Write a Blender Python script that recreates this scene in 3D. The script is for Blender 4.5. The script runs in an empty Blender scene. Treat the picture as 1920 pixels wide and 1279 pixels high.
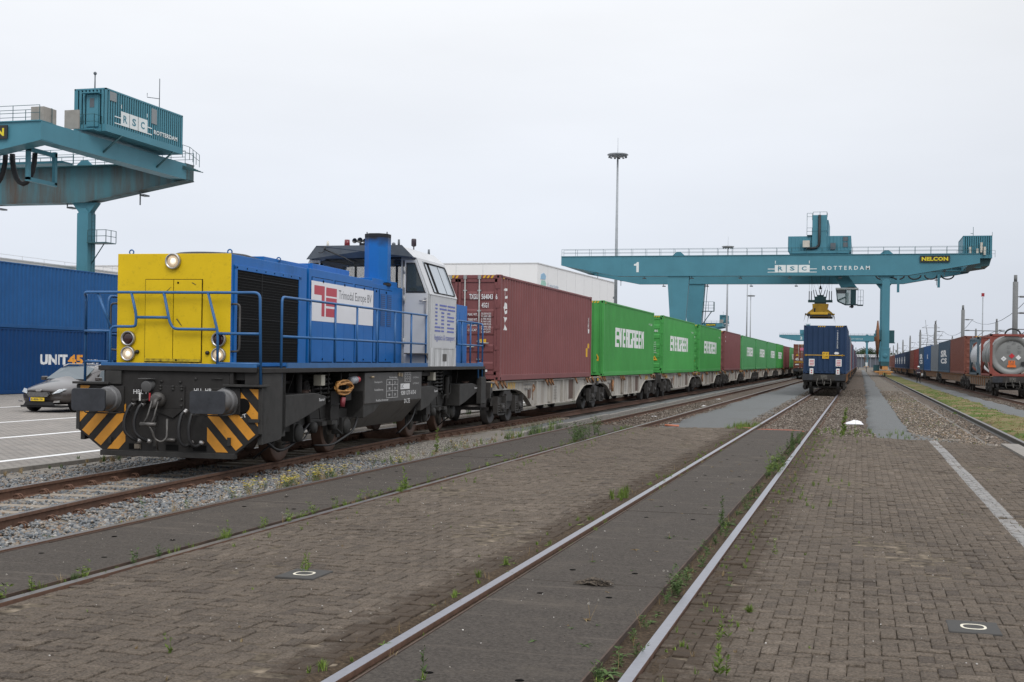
import bpy, bmesh, math, random
import numpy as np
from mathutils import Vector, Matrix
random.seed(7); RNG = np.random.default_rng(7)
scene = bpy.context.scene
R = math.radians
# ------------------------------------------------------------------ camera
CAMH = 1.73
cam_d = bpy.data.cameras.new('camera'); cam = bpy.data.objects.new('camera', cam_d)
scene.collection.objects.link(cam); scene.camera = cam
cam_d.sensor_width = 36.0; cam_d.lens = 36.0 * 2350 / 1920
cam_d.shift_y = 34.0 / 1920; cam_d.clip_start = 0.1; cam_d.clip_end = 6000
YAW = math.atan(653 / 2350)
cam.matrix_world = Matrix.Translation((0, 0, CAMH)) @ Matrix.Rotation(YAW, 4, 'Z') @ Matrix.Rotation(R(90), 4, 'X') @ Matrix.Rotation(0.0152, 4, 'Z')
scene.view_settings.view_transform = 'Standard'; scene.view_settings.look = 'None'
scene.view_settings.exposure = 0.0; scene.view_settings.gamma = 1.0
# ------------------------------------------------------------------ sky (overcast) + soft sun
SUN_EL, SUN_AZ = R(48), R(148)
world = bpy.data.worlds.new('World'); scene.world = world; world.use_nodes = True
nt = world.node_tree; nt.nodes.clear()
def wn(t, **k):
    n = nt.nodes.new(t)
    for a, b in k.items(): setattr(n, a, b)
    return n
out = wn('ShaderNodeOutputWorld'); add = wn('ShaderNodeAddShader')
sky = wn('ShaderNodeTexSky', sky_type='NISHITA', sun_disc=False, sun_elevation=SUN_EL, sun_rotation=SUN_AZ)
b1 = wn('ShaderNodeBackground'); b1.inputs[1].default_value = 0.006
nt.links.new(sky.outputs[0], b1.inputs[0])
b2 = wn('ShaderNodeBackground'); b2.inputs[1].default_value = 1.0
tc = wn('ShaderNodeTexCoord'); sep = wn('ShaderNodeSeparateXYZ')
nt.links.new(tc.outputs['Generated'], sep.inputs[0])
ramp = wn('ShaderNodeValToRGB'); cr = ramp.color_ramp
cr.elements[0].position = 0.0; cr.elements[0].color = (0.66, 0.71, 0.81, 1)
e = cr.elements.new(0.115); e.color = (0.775, 0.812, 0.885, 1)
e = cr.elements.new(0.26); e.color = (0.90, 0.918, 0.95, 1)
cr.elements[-1].position = 0.85; cr.elements[-1].color = (1.75, 1.78, 1.85, 1)
noi = wn('ShaderNodeTexNoise'); noi.inputs['Scale'].default_value = 2.2; noi.inputs['Detail'].default_value = 5
mapn = wn('ShaderNodeMapping'); mapn.inputs['Scale'].default_value = (1, 1, 4)
nt.links.new(tc.outputs['Generated'], mapn.inputs[0]); nt.links.new(mapn.outputs[0], noi.inputs['Vector'])
mr = wn('ShaderNodeMapRange'); mr.inputs[1].default_value = 0.3; mr.inputs[2].default_value = 0.7
mr.inputs[3].default_value = 0.945; mr.inputs[4].default_value = 1.04
nt.links.new(noi.outputs['Fac'], mr.inputs[0]); nt.links.new(sep.outputs['Z'], ramp.inputs[0])
mul = wn('ShaderNodeVectorMath', operation='SCALE')
nt.links.new(ramp.outputs[0], mul.inputs[0]); nt.links.new(mr.outputs[0], mul.inputs['Scale'])
dt = wn('ShaderNodeVectorMath', operation='DOT_PRODUCT'); dt.inputs[1].default_value = (-0.42, 0.90, 0.1); nt.links.new(tc.outputs['Generated'], dt.inputs[0])
mr2 = wn('ShaderNodeMapRange'); mr2.inputs[1].default_value = 0.82; mr2.inputs[2].default_value = 0.98; mr2.inputs[3].default_value = 0.90; mr2.inputs[4].default_value = 1.02; nt.links.new(dt.outputs['Value'], mr2.inputs[0])   # the cloud is a little brighter to the north-west
mul2 = wn('ShaderNodeVectorMath', operation='SCALE'); nt.links.new(mul.outputs[0], mul2.inputs[0]); nt.links.new(mr2.outputs[0], mul2.inputs['Scale']); nt.links.new(mul2.outputs[0], b2.inputs[0])
nt.links.new(b1.outputs[0], add.inputs[0]); nt.links.new(b2.outputs[0], add.inputs[1]); nt.links.new(add.outputs[0], out.inputs[0])
sun_d = bpy.data.lights.new('sun', 'SUN'); sun_d.energy = 1.3; sun_d.angle = R(28); sun_d.color = (1, 0.965, 0.92)
sun = bpy.data.objects.new('sun', sun_d); scene.collection.objects.link(sun)
sun.rotation_euler = (R(90) - SUN_EL, 0, R(180) - SUN_AZ)   # sun stands behind the viewer's right shoulder
# ------------------------------------------------------------------ materials
MATS = {}
def mat(name, col, rough=0.6, metal=0.0, var=0.12, vs=3.0, dirt=None, da=0.0, ds=2.0, streak=False, bump=0.0, bs=40.0, spec=0.5, stops=None, coat=0.0, emit=None, attr=False, fade=0.0):
    """Procedural surface: base colour, tonal noise, optional dirt with a shape of its own, fine bump."""
    if name in MATS: return MATS[name]
    m = bpy.data.materials.new(name); m.use_nodes = True; MATS[name] = m
    t = m.node_tree; L = t.links; N = t.nodes; bs_ = N['Principled BSDF']
    co = N.new('ShaderNodeTexCoord')
    def noise(scale, detail=4, vec=None, rough_=0.6):
        n = N.new('ShaderNodeTexNoise'); n.inputs['Scale'].default_value = scale; n.inputs['Detail'].default_value = detail
        n.inputs['Roughness'].default_value = rough_; L.new(vec or co.outputs['Object'], n.inputs['Vector']); return n
    n1 = noise(vs, 5)
    if attr:
        at = N.new('ShaderNodeAttribute'); at.attribute_name = 'tone'; src = at.outputs['Fac']
        rp = N.new('ShaderNodeValToRGB'); el = rp.color_ramp.elements
        st = stops or [(0, tuple(c * (1 - var) for c in col)), (1, tuple(c * (1 + var) for c in col))]
        el[0].position = st[0][0]; el[0].color = (*st[0][1], 1); el[1].position = st[-1][0]; el[1].color = (*st[-1][1], 1)
        for p, c in st[1:-1]:
            e = el.new(p); e.color = (*c, 1)
        L.new(src, rp.inputs[0])
        mm = N.new('ShaderNodeMapRange'); mm.inputs[1].default_value = 0.25; mm.inputs[2].default_value = 0.75
        mm.inputs[3].default_value = 1 - 1.0 * var; mm.inputs[4].default_value = 1 + 1.0 * var
        L.new(n1.outputs['Fac'], mm.inputs[0])
        sc = N.new('ShaderNodeVectorMath'); sc.operation = 'SCALE'; L.new(rp.outputs[0], sc.inputs[0]); L.new(mm.outputs[0], sc.inputs['Scale'])
        cur = sc.outputs[0]
    else:
        rp = N.new('ShaderNodeValToRGB'); el = rp.color_ramp.elements
        st = stops or [(0.3, tuple(c * (1 - var) for c in col)), (0.7, tuple(min(1, c * (1 + var)) for c in col))]
        el[0].position = st[0][0]; el[0].color = (*st[0][1], 1); el[1].position = st[-1][0]; el[1].color = (*st[-1][1], 1)
        for p, c in st[1:-1]:
            e = el.new(p); e.color = (*c, 1)
        L.new(n1.outputs['Fac'], rp.inputs[0]); cur = rp.outputs[0]
    if dirt is not None and da > 0:
        vec = None
        if streak:
            mp = N.new('ShaderNodeMapping'); mp.inputs['Scale'].default_value = (1, 1, 0.09); L.new(co.outputs['Object'], mp.inputs[0]); vec = mp.outputs[0]
        n2 = noise(ds, 6, vec, 0.72)
        mr = N.new('ShaderNodeMapRange'); mr.inputs[1].default_value = 0.66 - 0.28 * da; mr.inputs[2].default_value = 0.80 - 0.1 * da; mr.inputs[4].default_value = min(1, 0.35 + da)
        L.new(n2.outputs['Fac'], mr.inputs[0])
        mx = N.new('ShaderNodeMix'); mx.data_type = 'RGBA'; L.new(mr.outputs[0], mx.inputs[0]); L.new(cur, mx.inputs[6]); mx.inputs[7].default_value = (*dirt, 1); cur = mx.outputs[2]
        mq = N.new('ShaderNodeMapRange'); mq.inputs[3].default_value = rough; mq.inputs[4].default_value = min(1, rough + 0.3); L.new(mr.outputs[0], mq.inputs[0]); L.new(mq.outputs[0], bs_.inputs['Roughness'])
    else:
        mq = N.new('ShaderNodeMapRange'); mq.inputs[3].default_value = max(0, rough - 0.08); mq.inputs[4].default_value = min(1, rough + 0.08); L.new(n1.outputs['Fac'], mq.inputs[0]); L.new(mq.outputs[0], bs_.inputs['Roughness'])
    if fade:
        oi = N.new('ShaderNodeObjectInfo'); fr = N.new('ShaderNodeMapRange'); fr.inputs[3].default_value = 1 - fade; fr.inputs[4].default_value = 1 + fade; L.new(oi.outputs['Random'], fr.inputs[0])
        sc = N.new('ShaderNodeVectorMath'); sc.operation = 'SCALE'; L.new(cur, sc.inputs[0]); L.new(fr.outputs[0], sc.inputs['Scale']); cur = sc.outputs[0]
    L.new(cur, bs_.inputs['Base Color'])
    bs_.inputs['Metallic'].default_value = metal; bs_.inputs['Specular IOR Level'].default_value = spec
    if coat: bs_.inputs['Coat Weight'].default_value = coat
    if bump:
        n3 = noise(bs, 4); b = N.new('ShaderNodeBump'); b.inputs['Strength'].default_value = bump; b.inputs['Distance'].default_value = 0.02
        L.new(n3.outputs['Fac'], b.inputs['Height']); L.new(b.outputs[0], bs_.inputs['Normal'])
    if emit:
        bs_.inputs['Emission Color'].default_value = (*emit[0], 1); bs_.inputs['Emission Strength'].default_value = emit[1]
    return m
def glassmat(name, col=(0.02, 0.025, 0.03), alpha=0.55, rough=0.05):
    if name in MATS: return MATS[name]
    m = bpy.data.materials.new(name); m.use_nodes = True; MATS[name] = m
    b = m.node_tree.nodes['Principled BSDF']; b.inputs['Base Color'].default_value = (*col, 1); b.inputs['Roughness'].default_value = rough
    b.inputs['Alpha'].default_value = alpha; b.inputs['Specular IOR Level'].default_value = 0.6
    return m
# ------------------------------------------------------------------ mesh helpers
COL = scene.collection
TXT = {}
def text2d(s, bold=0.0, shear=0.0):
    k = (s, bold, shear)
    if k in TXT: return TXT[k]
    if s[0] == '#':     # heavy block capitals with small windows
        B = dict(E=[(0, 0, .42, 1), (.42, 0, 1, .2), (.42, .4, 1, .6), (.42, .8, 1, 1)], R=[(0, 0, .38, 1), (.38, .84, 1, 1), (.38, .42, 1, .58), (.68, .58, 1, .84), (.62, 0, 1, .42)], G=[(0, 0, .38, 1), (.38, .82, 1, 1), (.38, 0, 1, .18), (.66, .18, 1, .5)], N=[(0, 0, .36, 1), (.64, 0, 1, 1)], V=[])
        vs = []; fs = []; W = len(s) - 1
        for i, c in enumerate(s[1:]):
            g = 1.0 / W; P = [[(a, b), (c2, b), (c2, d), (a, d)] for a, b, c2, d in B[c]]
            if c == 'V': P = [[(0, 1), (.32, 0), (.5, 0), (.5, .3), (.40, 1)][::-1], [(.5, 0), (.68, 0), (1, 1), (.60, 1), (.5, .3)]]
            if c == 'N': P.append([(.36, 1), (.36, .62), (.64, 0), (.64, .38)])
            for p in P: n = len(vs); vs += [((i + .02 + q[0] * .93) * g, q[1]) for q in p]; fs.append(tuple(range(n, n + len(p))))
        TXT[k] = (vs, fs); return TXT[k]
    c = bpy.data.curves.new('t', 'FONT'); c.body = s; c.size = 1.0; c.offset = bold; c.shear = shear; c.resolution_u = 2; c.space_character = 1.0 + bold * 1.2
    o = bpy.data.objects.new('t', c); COL.objects.link(o)
    dg = bpy.context.evaluated_depsgraph_get(); me = bpy.data.meshes.new_from_object(o.evaluated_get(dg))
    vs = [(v.co.x, v.co.y) for v in me.vertices]; fs = [tuple(p.vertices) for p in me.polygons]
    bpy.data.objects.remove(o); bpy.data.curves.remove(c); bpy.data.meshes.remove(me)
    if vs:
        x0 = min(v[0] for v in vs); x1 = max(v[0] for v in vs); y0 = min(v[1] for v in vs); y1 = max(v[1] for v in vs)
    else: x0 = y0 = 0; x1 = y1 = 1
    vs = [((x - x0) / max(1e-6, x1 - x0), (y - y0) / max(1e-6, y1 - y0)) for x, y in vs]
    TXT[k] = (vs, fs); return TXT[k]
def split_x(mb):
    """two builders: the faces left and right of the centre line"""
    out_ = []
    for sg in (-1, 1):
        q = MB(); ix = {}
        for f, mi, sm in zip(mb.f, mb.m, mb.sm):
            if (sum(mb.v[i][0] for i in f) >= 0) == (sg > 0):
                for i in f:
                    if i not in ix: ix[i] = len(q.v); q.v.append(mb.v[i])
                q.f.append(tuple(ix[i] for i in f)); q.m.append(mi); q.sm.append(sm)
        out_.append(q)
    return out_
SPLIT = {'underfloor_equipment', 'electric_cabinet', 'black_knob', 'floodlight', 'lug', 'roof_antenna', 'lifting_hole', 'side_window', 'vent_grille', 'cut_out', 'white_placard', 'black_triangle', 'drive_cabinet', 'headstock_fittings', 'hinge', 'latch', 'hose_fitting', 'lug', 'tank_fitting', 'door_sill', 'rib'}
class MB:
    def __init__(s): s.v = []; s.f = []; s.m = []; s.mi = 0; s.sm = []; s.T = None; s.tone = None
    def _add(s, vs, fs, smooth=False):
        n = len(s.v)
        if s.T is not None: vs = [tuple(s.T @ Vector(v)) for v in vs]
        s.v += [tuple(v) for v in vs]; s.f += [tuple(i + n for i in f) for f in fs]
        s.m += [s.mi] * len(fs); s.sm += [smooth] * len(fs); return s
    def box(s, x0, x1, y0, y1, z0, z1):
        if x0 > x1: x0, x1 = x1, x0
        if y0 > y1: y0, y1 = y1, y0
        if z0 > z1: z0, z1 = z1, z0
        return s._add([(x0, y0, z0), (x1, y0, z0), (x1, y1, z0), (x0, y1, z0), (x0, y0, z1), (x1, y0, z1), (x1, y1, z1), (x0, y1, z1)],
                      [(3, 2, 1, 0), (4, 5, 6, 7), (0, 1, 5, 4), (1, 2, 6, 5), (2, 3, 7, 6), (3, 0, 4, 7)])
    def prism(s, poly, a, b, axis='y'):
        """poly: 2D points (counter-clockwise seen against the axis); extruded from a to b along axis"""
        n = len(poly)
        def P(p, t):
            return {'y': (p[0], t, p[1]), 'x': (t, p[0], p[1]), 'z': (p[0], p[1], t)}[axis]
        vs = [P(p, a) for p in poly] + [P(p, b) for p in poly]
        area = sum(poly[i][0] * poly[(i + 1) % n][1] - poly[(i + 1) % n][0] * poly[i][1] for i in range(n))
        flip = (area > 0) ^ (b > a) ^ (axis == 'y')
        fs = [tuple(range(n)), tuple(range(2 * n - 1, n - 1, -1))] + [(i, i + n, (i + 1) % n + n, (i + 1) % n) for i in range(n)]
        if not flip: pass
        else: fs = [tuple(reversed(f)) for f in fs]
        return s._add(vs, fs)
    def tube(s, pts, r, n=8, cap=True, smooth=True):
        pts = [Vector(p) for p in pts]; vs = []; fs = []
        rs = r if isinstance(r, (list, tuple)) else [r] * len(pts)
        up = None
        for i, p in enumerate(pts):
            d = (pts[min(i + 1, len(pts) - 1)] - pts[max(i - 1, 0)]).normalized()
            if up is None:
                up = d.orthogonal().normalized()
            up = (up - d * up.dot(d))
            up = up.normalized() if up.length > 1e-6 else d.orthogonal().normalized()
            sd = d.cross(up)
            for k in range(n):
                a = 2 * math.pi * k / n; vs.append(p + (up * math.cos(a) + sd * math.sin(a)) * rs[i])
        for i in range(len(pts) - 1):
            for k in range(n):
                a = i * n + k; b = i * n + (k + 1) % n; fs.append((a, b, b + n, a + n))
        if cap: fs += [tuple(reversed(range(n))), tuple(range(len(pts) * n - n, len(pts) * n))]
        return s._add(vs, fs, smooth)
    def cyl(s, p0, p1, r0, r1=None, n=16, smooth=True): return s.tube([p0, p1], [r0, r0 if r1 is None else r1], n, True, smooth)
    def lathe(s, prof, o, d, n=24, smooth=True):
        """prof: (radius, distance) along direction d from o"""
        o = Vector(o); d = Vector(d).normalized(); u = d.orthogonal().normalized(); w = d.cross(u); vs = []; fs = []
        for r, t in prof:
            for k in range(n):
                a = 2 * math.pi * k / n; vs.append(o + d * t + (u * math.cos(a) + w * math.sin(a)) * r)
        for i in range(len(prof) - 1):
            for k in range(n):
                a = i * n + k; b = i * n + (k + 1) % n; fs.append((a, b, b + n, a + n))
        fs += [tuple(reversed(range(n))), tuple(range((len(prof) - 1) * n, len(prof) * n))]
        return s._add(vs, fs, smooth)
    def sphere(s, c, r, n=12, sq=(1, 1, 1)):
        vs = []; fs = []; m = n // 2
        for i in range(m + 1):
            t = math.pi * i / m
            for k in range(n):
                a = 2 * math.pi * k / n; vs.append((c[0] + r * sq[0] * math.sin(t) * math.cos(a), c[1] + r * sq[1] * math.sin(t) * math.sin(a), c[2] + r * sq[2] * math.cos(t)))
        for i in range(m):
            for k in range(n):
                a = i * n + k; b = i * n + (k + 1) % n; fs.append((a, a + n, b + n, b))
        return s._add(vs, fs, True)
    def quad(s, *p): return s._add(p, [tuple(range(len(p)))])
    def plate(s, poly3, nrm, th):
        """thin slab: 3D polygon pushed along nrm by th"""
        n = len(poly3); nv = Vector(nrm) * th; vs = [Vector(p) for p in poly3] + [Vector(p) + nv for p in poly3]
        return s._add(vs, [tuple(reversed(range(n))), tuple(range(n, 2 * n))] + [(i, (i + 1) % n, (i + 1) % n + n, i + n) for i in range(n)])
    def text(s, txt, o, u, v, w, h, bold=0.0, shear=0.0, prof=None, cuts=None):
        """painted lettering: o corner, u and v unit directions, w x h metres, prof(u distance)->depth along normal"""
        vs, fs = text2d(txt, bold, shear); o = Vector(o); u = Vector(u); v = Vector(v); nn = u.cross(v)
        if prof is None:
            return s._add([o + u * (a * w) + v * (b * h) for a, b in vs], fs)
        bm = bmesh.new(); bv = [bm.verts.new((a * w, b * h, 0)) for a, b in vs]
        for f in fs:
            try: bm.faces.new([bv[i] for i in f])
            except ValueError: pass
        for c in cuts:
            if 0 < c < w: bmesh.ops.bisect_plane(bm, geom=bm.verts[:] + bm.edges[:] + bm.faces[:], plane_co=(c, 0, 0), plane_no=(1, 0, 0), dist=1e-5)
        bm.verts.index_update()
        vv = [o + u * q.co.x + v * q.co.y + nn * prof(q.co.x) for q in bm.verts]; ff = [tuple(q.index for q in f.verts) for f in bm.faces]
        bm.free(); return s._add(vv, ff)
    def islands(s):
        par = list(range(len(s.v)))
        def fd(a):
            while par[a] != a: par[a] = par[par[a]]; a = par[a]
            return a
        for f in s.f:
            for i in f[1:]: par[fd(i)] = fd(f[0])
        G = {}
        for f, mi, sm in zip(s.f, s.m, s.sm): G.setdefault(fd(f[0]), []).append((f, mi, sm))
        o = []
        for g in G.values():
            q = MB(); ix = {}
            for f, mi, sm in g:
                for i in f:
                    if i not in ix: ix[i] = len(q.v); q.v.append(s.v[i])
                q.f.append(tuple(ix[i] for i in f)); q.m.append(mi); q.sm.append(sm)
            o.append(q)
        return o
    def build(s, name, mats, parent=None, bevel=0.0, smooth=None):
        if name in SPLIT:
            q = s.islands()
            if 1 < len(q) <= 24: return [p._build(name, mats, parent, bevel, smooth) for p in q][0]
        return s._build(name, mats, parent, bevel, smooth)
    def _build(s, name, mats, parent=None, bevel=0.0, smooth=None):
        me = bpy.data.meshes.new(name); me.from_pydata(s.v, [], s.f)
        if not isinstance(mats, (list, tuple)): mats = [mats]
        for m in mats: me.materials.append(m)
        me.polygons.foreach_set('material_index', s.m)
        me.polygons.foreach_set('use_smooth', s.sm if smooth is None else [smooth] * len(s.f))
        me.update(); o = bpy.data.objects.new(name, me); COL.objects.link(o)
        if parent: o.parent = parent
        if bevel:
            b = o.modifiers.new('bevel', 'BEVEL'); b.width = bevel; b.segments = 2; b.limit_method = 'ANGLE'; b.angle_limit = R(40); b.harden_normals = False
        return o
def npmesh(name, V, F, mats, parent=None, mi=None, tone=None, smooth=False):
    """fast mesh from numpy: V (n,3), F (m,k)"""
    me = bpy.data.meshes.new(name); k = F.shape[1]
    me.vertices.add(len(V)); me.vertices.foreach_set('co', V.astype(np.float32).ravel())
    me.loops.add(F.size); me.loops.foreach_set('vertex_index', F.astype(np.int32).ravel())
    me.polygons.add(len(F)); me.polygons.foreach_set('loop_start', np.arange(0, F.size, k, dtype=np.int32)); me.polygons.foreach_set('loop_total', np.full(len(F), k, np.int32))
    for m in (mats if isinstance(mats, (list, tuple)) else [mats]): me.materials.append(m)
    if mi is not None: me.polygons.foreach_set('material_index', mi.astype(np.int32))
    if smooth: me.polygons.foreach_set('use_smooth', np.ones(len(F), bool))
    me.update(); me.validate()
    if tone is not None:
        a = me.attributes.new('tone', 'FLOAT', 'POINT'); a.data.foreach_set('value', tone.astype(np.float32))
    o = bpy.data.objects.new(name, me); COL.objects.link(o)
    if parent: o.parent = parent
    return o
def tag(o, label=None, cat=None, group=None, kind=None):
    if label: o['label'] = label
    if cat: o['category'] = cat
    if group: o['group'] = group
    if kind: o['kind'] = kind
    return o
def thing(name, label, cat, loc=(0, 0, 0), rz=0.0, group=None):
    o = bpy.data.objects.new(name, None); COL.objects.link(o); o.location = loc; o.rotation_euler = (0, 0, rz); o.empty_display_size = 0.3
    return tag(o, label, cat, group)
KIDS = {}
def copy_tree(o, loc=None, label=None, rz=None, parent=None, group=None):
    c = o.copy(); COL.objects.link(c)
    if parent: c.parent = parent
    if loc is not None: c.location = loc
    if rz is not None: c.rotation_euler = (0, 0, rz)
    if label: c['label'] = label
    if group: c['group'] = group
    for ch in list(o.children): copy_tree(ch, parent=c)
    return c
def bend(pts, r=0.06, k=4):
    """round the corners of a polyline"""
    P = [Vector(p) for p in pts]; o = [P[0]]
    for i in range(1, len(P) - 1):
        a = (P[i - 1] - P[i]); b = (P[i + 1] - P[i]); q = min(r, a.length / 2.1, b.length / 2.1); a = P[i] + a.normalized() * q; b = P[i] + b.normalized() * q
        for j in range(k + 1):
            t = j / k; o.append(a * (1 - t) ** 2 + P[i] * 2 * t * (1 - t) + b * t * t)
    return o + [P[-1]]
# ================================================================== SETTING: ground, paving, ballast, paths
def zmat(name, col, col2, scale, bump, bs, rough=0.95, extra=None):
    return mat(name, col, rough=rough, stops=[(0.32, col), (0.5, tuple((a + b) / 2 for a, b in zip(col, col2))), (0.68, col2)], vs=scale, bump=bump, bs=bs, spec=0.25, dirt=extra, da=0.25 if extra else 0, ds=0.7)
M_base = zmat('soil', (0.10, 0.085, 0.066), (0.16, 0.14, 0.115), 6, 0.5, 30)
M_brownballast = mat('brown ballast', (0.07, 0.055, 0.043), rough=0.95, vs=16, stops=[(0.3, (0.035, 0.028, 0.023)), (0.5, (0.085, 0.066, 0.052)), (0.62, (0.125, 0.10, 0.08)), (0.72, (0.19, 0.165, 0.14))], bump=1.0, bs=18, spec=0.2, dirt=(0.06, 0.05, 0.042), da=0.3, ds=0.8)
M_darkballast = mat('oily ballast', (0.04, 0.035, 0.03), rough=0.95, vs=16, stops=[(0.3, (0.02, 0.018, 0.016)), (0.6, (0.06, 0.052, 0.045)), (0.75, (0.11, 0.10, 0.09))], bump=1.0, bs=20, spec=0.2)
M_path = mat('grey split path', (0.135, 0.14, 0.14), rough=0.95, vs=45, stops=[(0.3, (0.09, 0.095, 0.095)), (0.7, (0.155, 0.16, 0.16))], bump=0.6, bs=60, spec=0.2, dirt=(0.10, 0.092, 0.08), da=0.35, ds=0.6)
M_beige = mat('fine beige gravel', (0.2, 0.18, 0.155), rough=0.95, vs=45, stops=[(0.3, (0.12, 0.108, 0.094)), (0.6, (0.235, 0.215, 0.19)), (0.75, (0.30, 0.28, 0.25))], bump=0.8, bs=60, spec=0.2, dirt=(0.15, 0.115, 0.07), da=0.3, ds=0.9)
M_sand = zmat('sandy edge', (0.15, 0.135, 0.115), (0.21, 0.19, 0.165), 8, 0.5, 50)
M_conc = mat('weathered concrete', (0.22, 0.205, 0.185), rough=0.9, vs=8, var=0.18, bump=0.3, bs=60, dirt=(0.11, 0.095, 0.08), da=0.4, ds=2.5, spec=0.25)
M_slab = mat('track panel concrete', (0.066, 0.057, 0.049), rough=0.9, vs=48, var=0.42, bump=0.6, bs=110, dirt=(0.115, 0.098, 0.08), da=0.42, ds=1.3, spec=0.15)
def cross_streaks(m):
    t = m.node_tree; L = t.links; N = t.nodes; b = N['Principled BSDF']; src = b.inputs['Base Color'].links[0].from_socket
    co = N.new('ShaderNodeTexCoord'); mp = N.new('ShaderNodeMapping'); mp.inputs['Scale'].default_value = (.5, 5.5, 1); L.new(co.outputs['Object'], mp.inputs[0])
    nz = N.new('ShaderNodeTexNoise'); nz.inputs['Scale'].default_value = 1.1; nz.inputs['Detail'].default_value = 7; nz.inputs['Roughness'].default_value = .65; L.new(mp.outputs[0], nz.inputs['Vector'])
    r = N.new('ShaderNodeMapRange'); r.inputs[1].default_value = .56; r.inputs[2].default_value = .74; r.inputs[4].default_value = .8; L.new(nz.outputs['Fac'], r.inputs[0])
    mx = N.new('ShaderNodeMix'); mx.data_type = 'RGBA'; L.new(r.outputs[0], mx.inputs[0]); L.new(src, mx.inputs[6]); mx.inputs[7].default_value = (.125, .105, .088, 1); L.new(mx.outputs[2], b.inputs['Base Color'])
cross_streaks(M_slab)
M_dirt = mat('groove dirt', (0.06, 0.045, 0.032), rough=1, vs=40, stops=[(0.3, (0.03, 0.022, 0.016)), (0.6, (0.085, 0.062, 0.042)), (0.75, (0.17, 0.13, 0.085))], bump=1.0, bs=60, spec=0.1)
M_railtop = mat('polished rail head', (0.27, 0.27, 0.30), rough=0.36, metal=0.8, vs=20, var=0.1, dirt=(0.12, 0.09, 0.07), da=0.08, ds=5)
M_raildull = mat('dull rail head', (0.11, 0.10, 0.095), rough=0.42, metal=0.5, vs=15, var=0.25, spec=0.5)
M_rust = mat('rail rust', (0.115, 0.06, 0.038), rough=0.85, vs=12, var=0.3, dirt=(0.045, 0.03, 0.024), da=0.4, ds=3, bump=0.15, bs=80)
M_steelgrey = mat('dirty steel', (0.09, 0.085, 0.08), rough=0.55, metal=0.4, var=0.25, vs=8)

def strip(name, x0, x1, y0, y1, z, m, rag=0.08, step=0.5, kind='structure', bumpz=0.0, nx=6, seed=0):
    """ground sheet with ragged long edges and (optionally) an uneven top"""
    r = np.random.default_rng(seed + 11); ys = np.concatenate([np.arange(y0, min(y1, 120), step), np.arange(min(y1, 120), y1 + .1, 8)]) if y1 > 120 else np.arange(y0, y1 + step * .5, step)
    n = len(ys); 
    def wob():
        a = r.normal(0, 1, n); a = np.convolve(a, [0.25, .5, .25], 'same') + 0.8 * np.convolve(r.normal(0, 1, n), np.ones(9) / 4, 'same'); return a * rag
    fx0 = (x0 if callable(x0) else (lambda y: x0)); fx1 = (x1 if callable(x1) else (lambda y: x1))
    L = np.array([fx0(y) for y in ys]) + wob(); Rr = np.array([fx1(y) for y in ys]) + wob()
    t = np.linspace(0, 1, nx + 1); V = []
    for i in range(n):
        for k in t:
            zz = z + (r.normal(0, 1) * bumpz if 0 < k < 1 else (-0.02 if bumpz else 0)); V.append((L[i] * (1 - k) + Rr[i] * k, ys[i], zz))
    F = [(i * (nx + 1) + k, i * (nx + 1) + k + 1, (i + 1) * (nx + 1) + k + 1, (i + 1) * (nx + 1) + k) for i in range(n - 1) for k in range(nx)]
    q = len(V)                                     # the edges run down into the bed below
    for i in range(n): V += [(L[i] - .10, ys[i], z - .13), (Rr[i] + .10, ys[i], z - .13)]
    for i in range(n - 1): F += [(q + 2 * i, i * (nx + 1), (i + 1) * (nx + 1), q + 2 * i + 2), (i * (nx + 1) + nx, q + 2 * i + 1, q + 2 * i + 3, (i + 1) * (nx + 1) + nx)]
    q2 = len(V); V += [(L[0] * (1 - k) + Rr[0] * k, ys[0] - .08, z - .13) for k in t]
    for k in range(nx): F.append((q2 + k, q2 + k + 1, k + 1, k))
    o = npmesh(name, np.array(V), np.array(F), m, smooth=True); return tag(o, kind=kind)

g = MB(); g.quad((-900, -60, -0.30), (900, -60, -0.30), (900, 2500, -0.30), (-900, 2500, -0.30)); tag(g.build('ground', M_base), kind='structure')
# centre line of the loco's curved track
A_PTS = [(-8.05, 2), (-8.62, 6), (-9.08, 9), (-9.42, 11.6), (-9.74, 15), (-9.97, 18.7), (-10.2, 23.3), (-10.36, 28), (-10.27, 34), (-10.25, 40), (-10.25, 60), (-10.25, 420)]
def a_cx(y):
    for (xa, ya), (xb, yb) in zip(A_PTS, A_PTS[1:]):
        if y <= yb:
            t = max(0, (y - ya) / (yb - ya)); return xa + (xb - xa) * t
    return A_PTS[-1][0]
# beds
strip('ballast_bed', lambda y: a_cx(y) - 2.1, lambda y: a_cx(y) + 2.2, 2, 420, -0.185, M_darkballast, 0.08, bumpz=0.012, nx=10, seed=1)
strip('ballast_bed', -8.05, -5.2, 33.4, 420, -0.13, M_brownballast, 0.05, bumpz=0.012, nx=8, seed=2)
strip('ballast_bed', -3.45, 0.15, 33.2, 420, -0.12, M_brownballast, 0.14, bumpz=0.014, nx=10, seed=3)
strip('ballast_bed', 6.35, 10.8, 20, 420, -0.14, M_brownballast, 0.12, bumpz=0.012, nx=10, seed=4)
strip('gravel_path', lambda y: min(-8.75, a_cx(y) + 1.45), -7.62, 26.5, 420, -0.10, M_path, 0.07, bumpz=0.006, nx=6, seed=5)
strip('gravel_strip', lambda y: a_cx(y) + 1.3 - max(0, (22 - y)) * 0.0, -7.38, 21.0, 30.5, -0.085, M_beige, 0.12, bumpz=0.006, nx=8, seed=6)
strip('gravel_path', -5.45, -3.1, 33.6, 420, -0.085, M_path, 0.10, bumpz=0.005, nx=6, seed=7)
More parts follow.
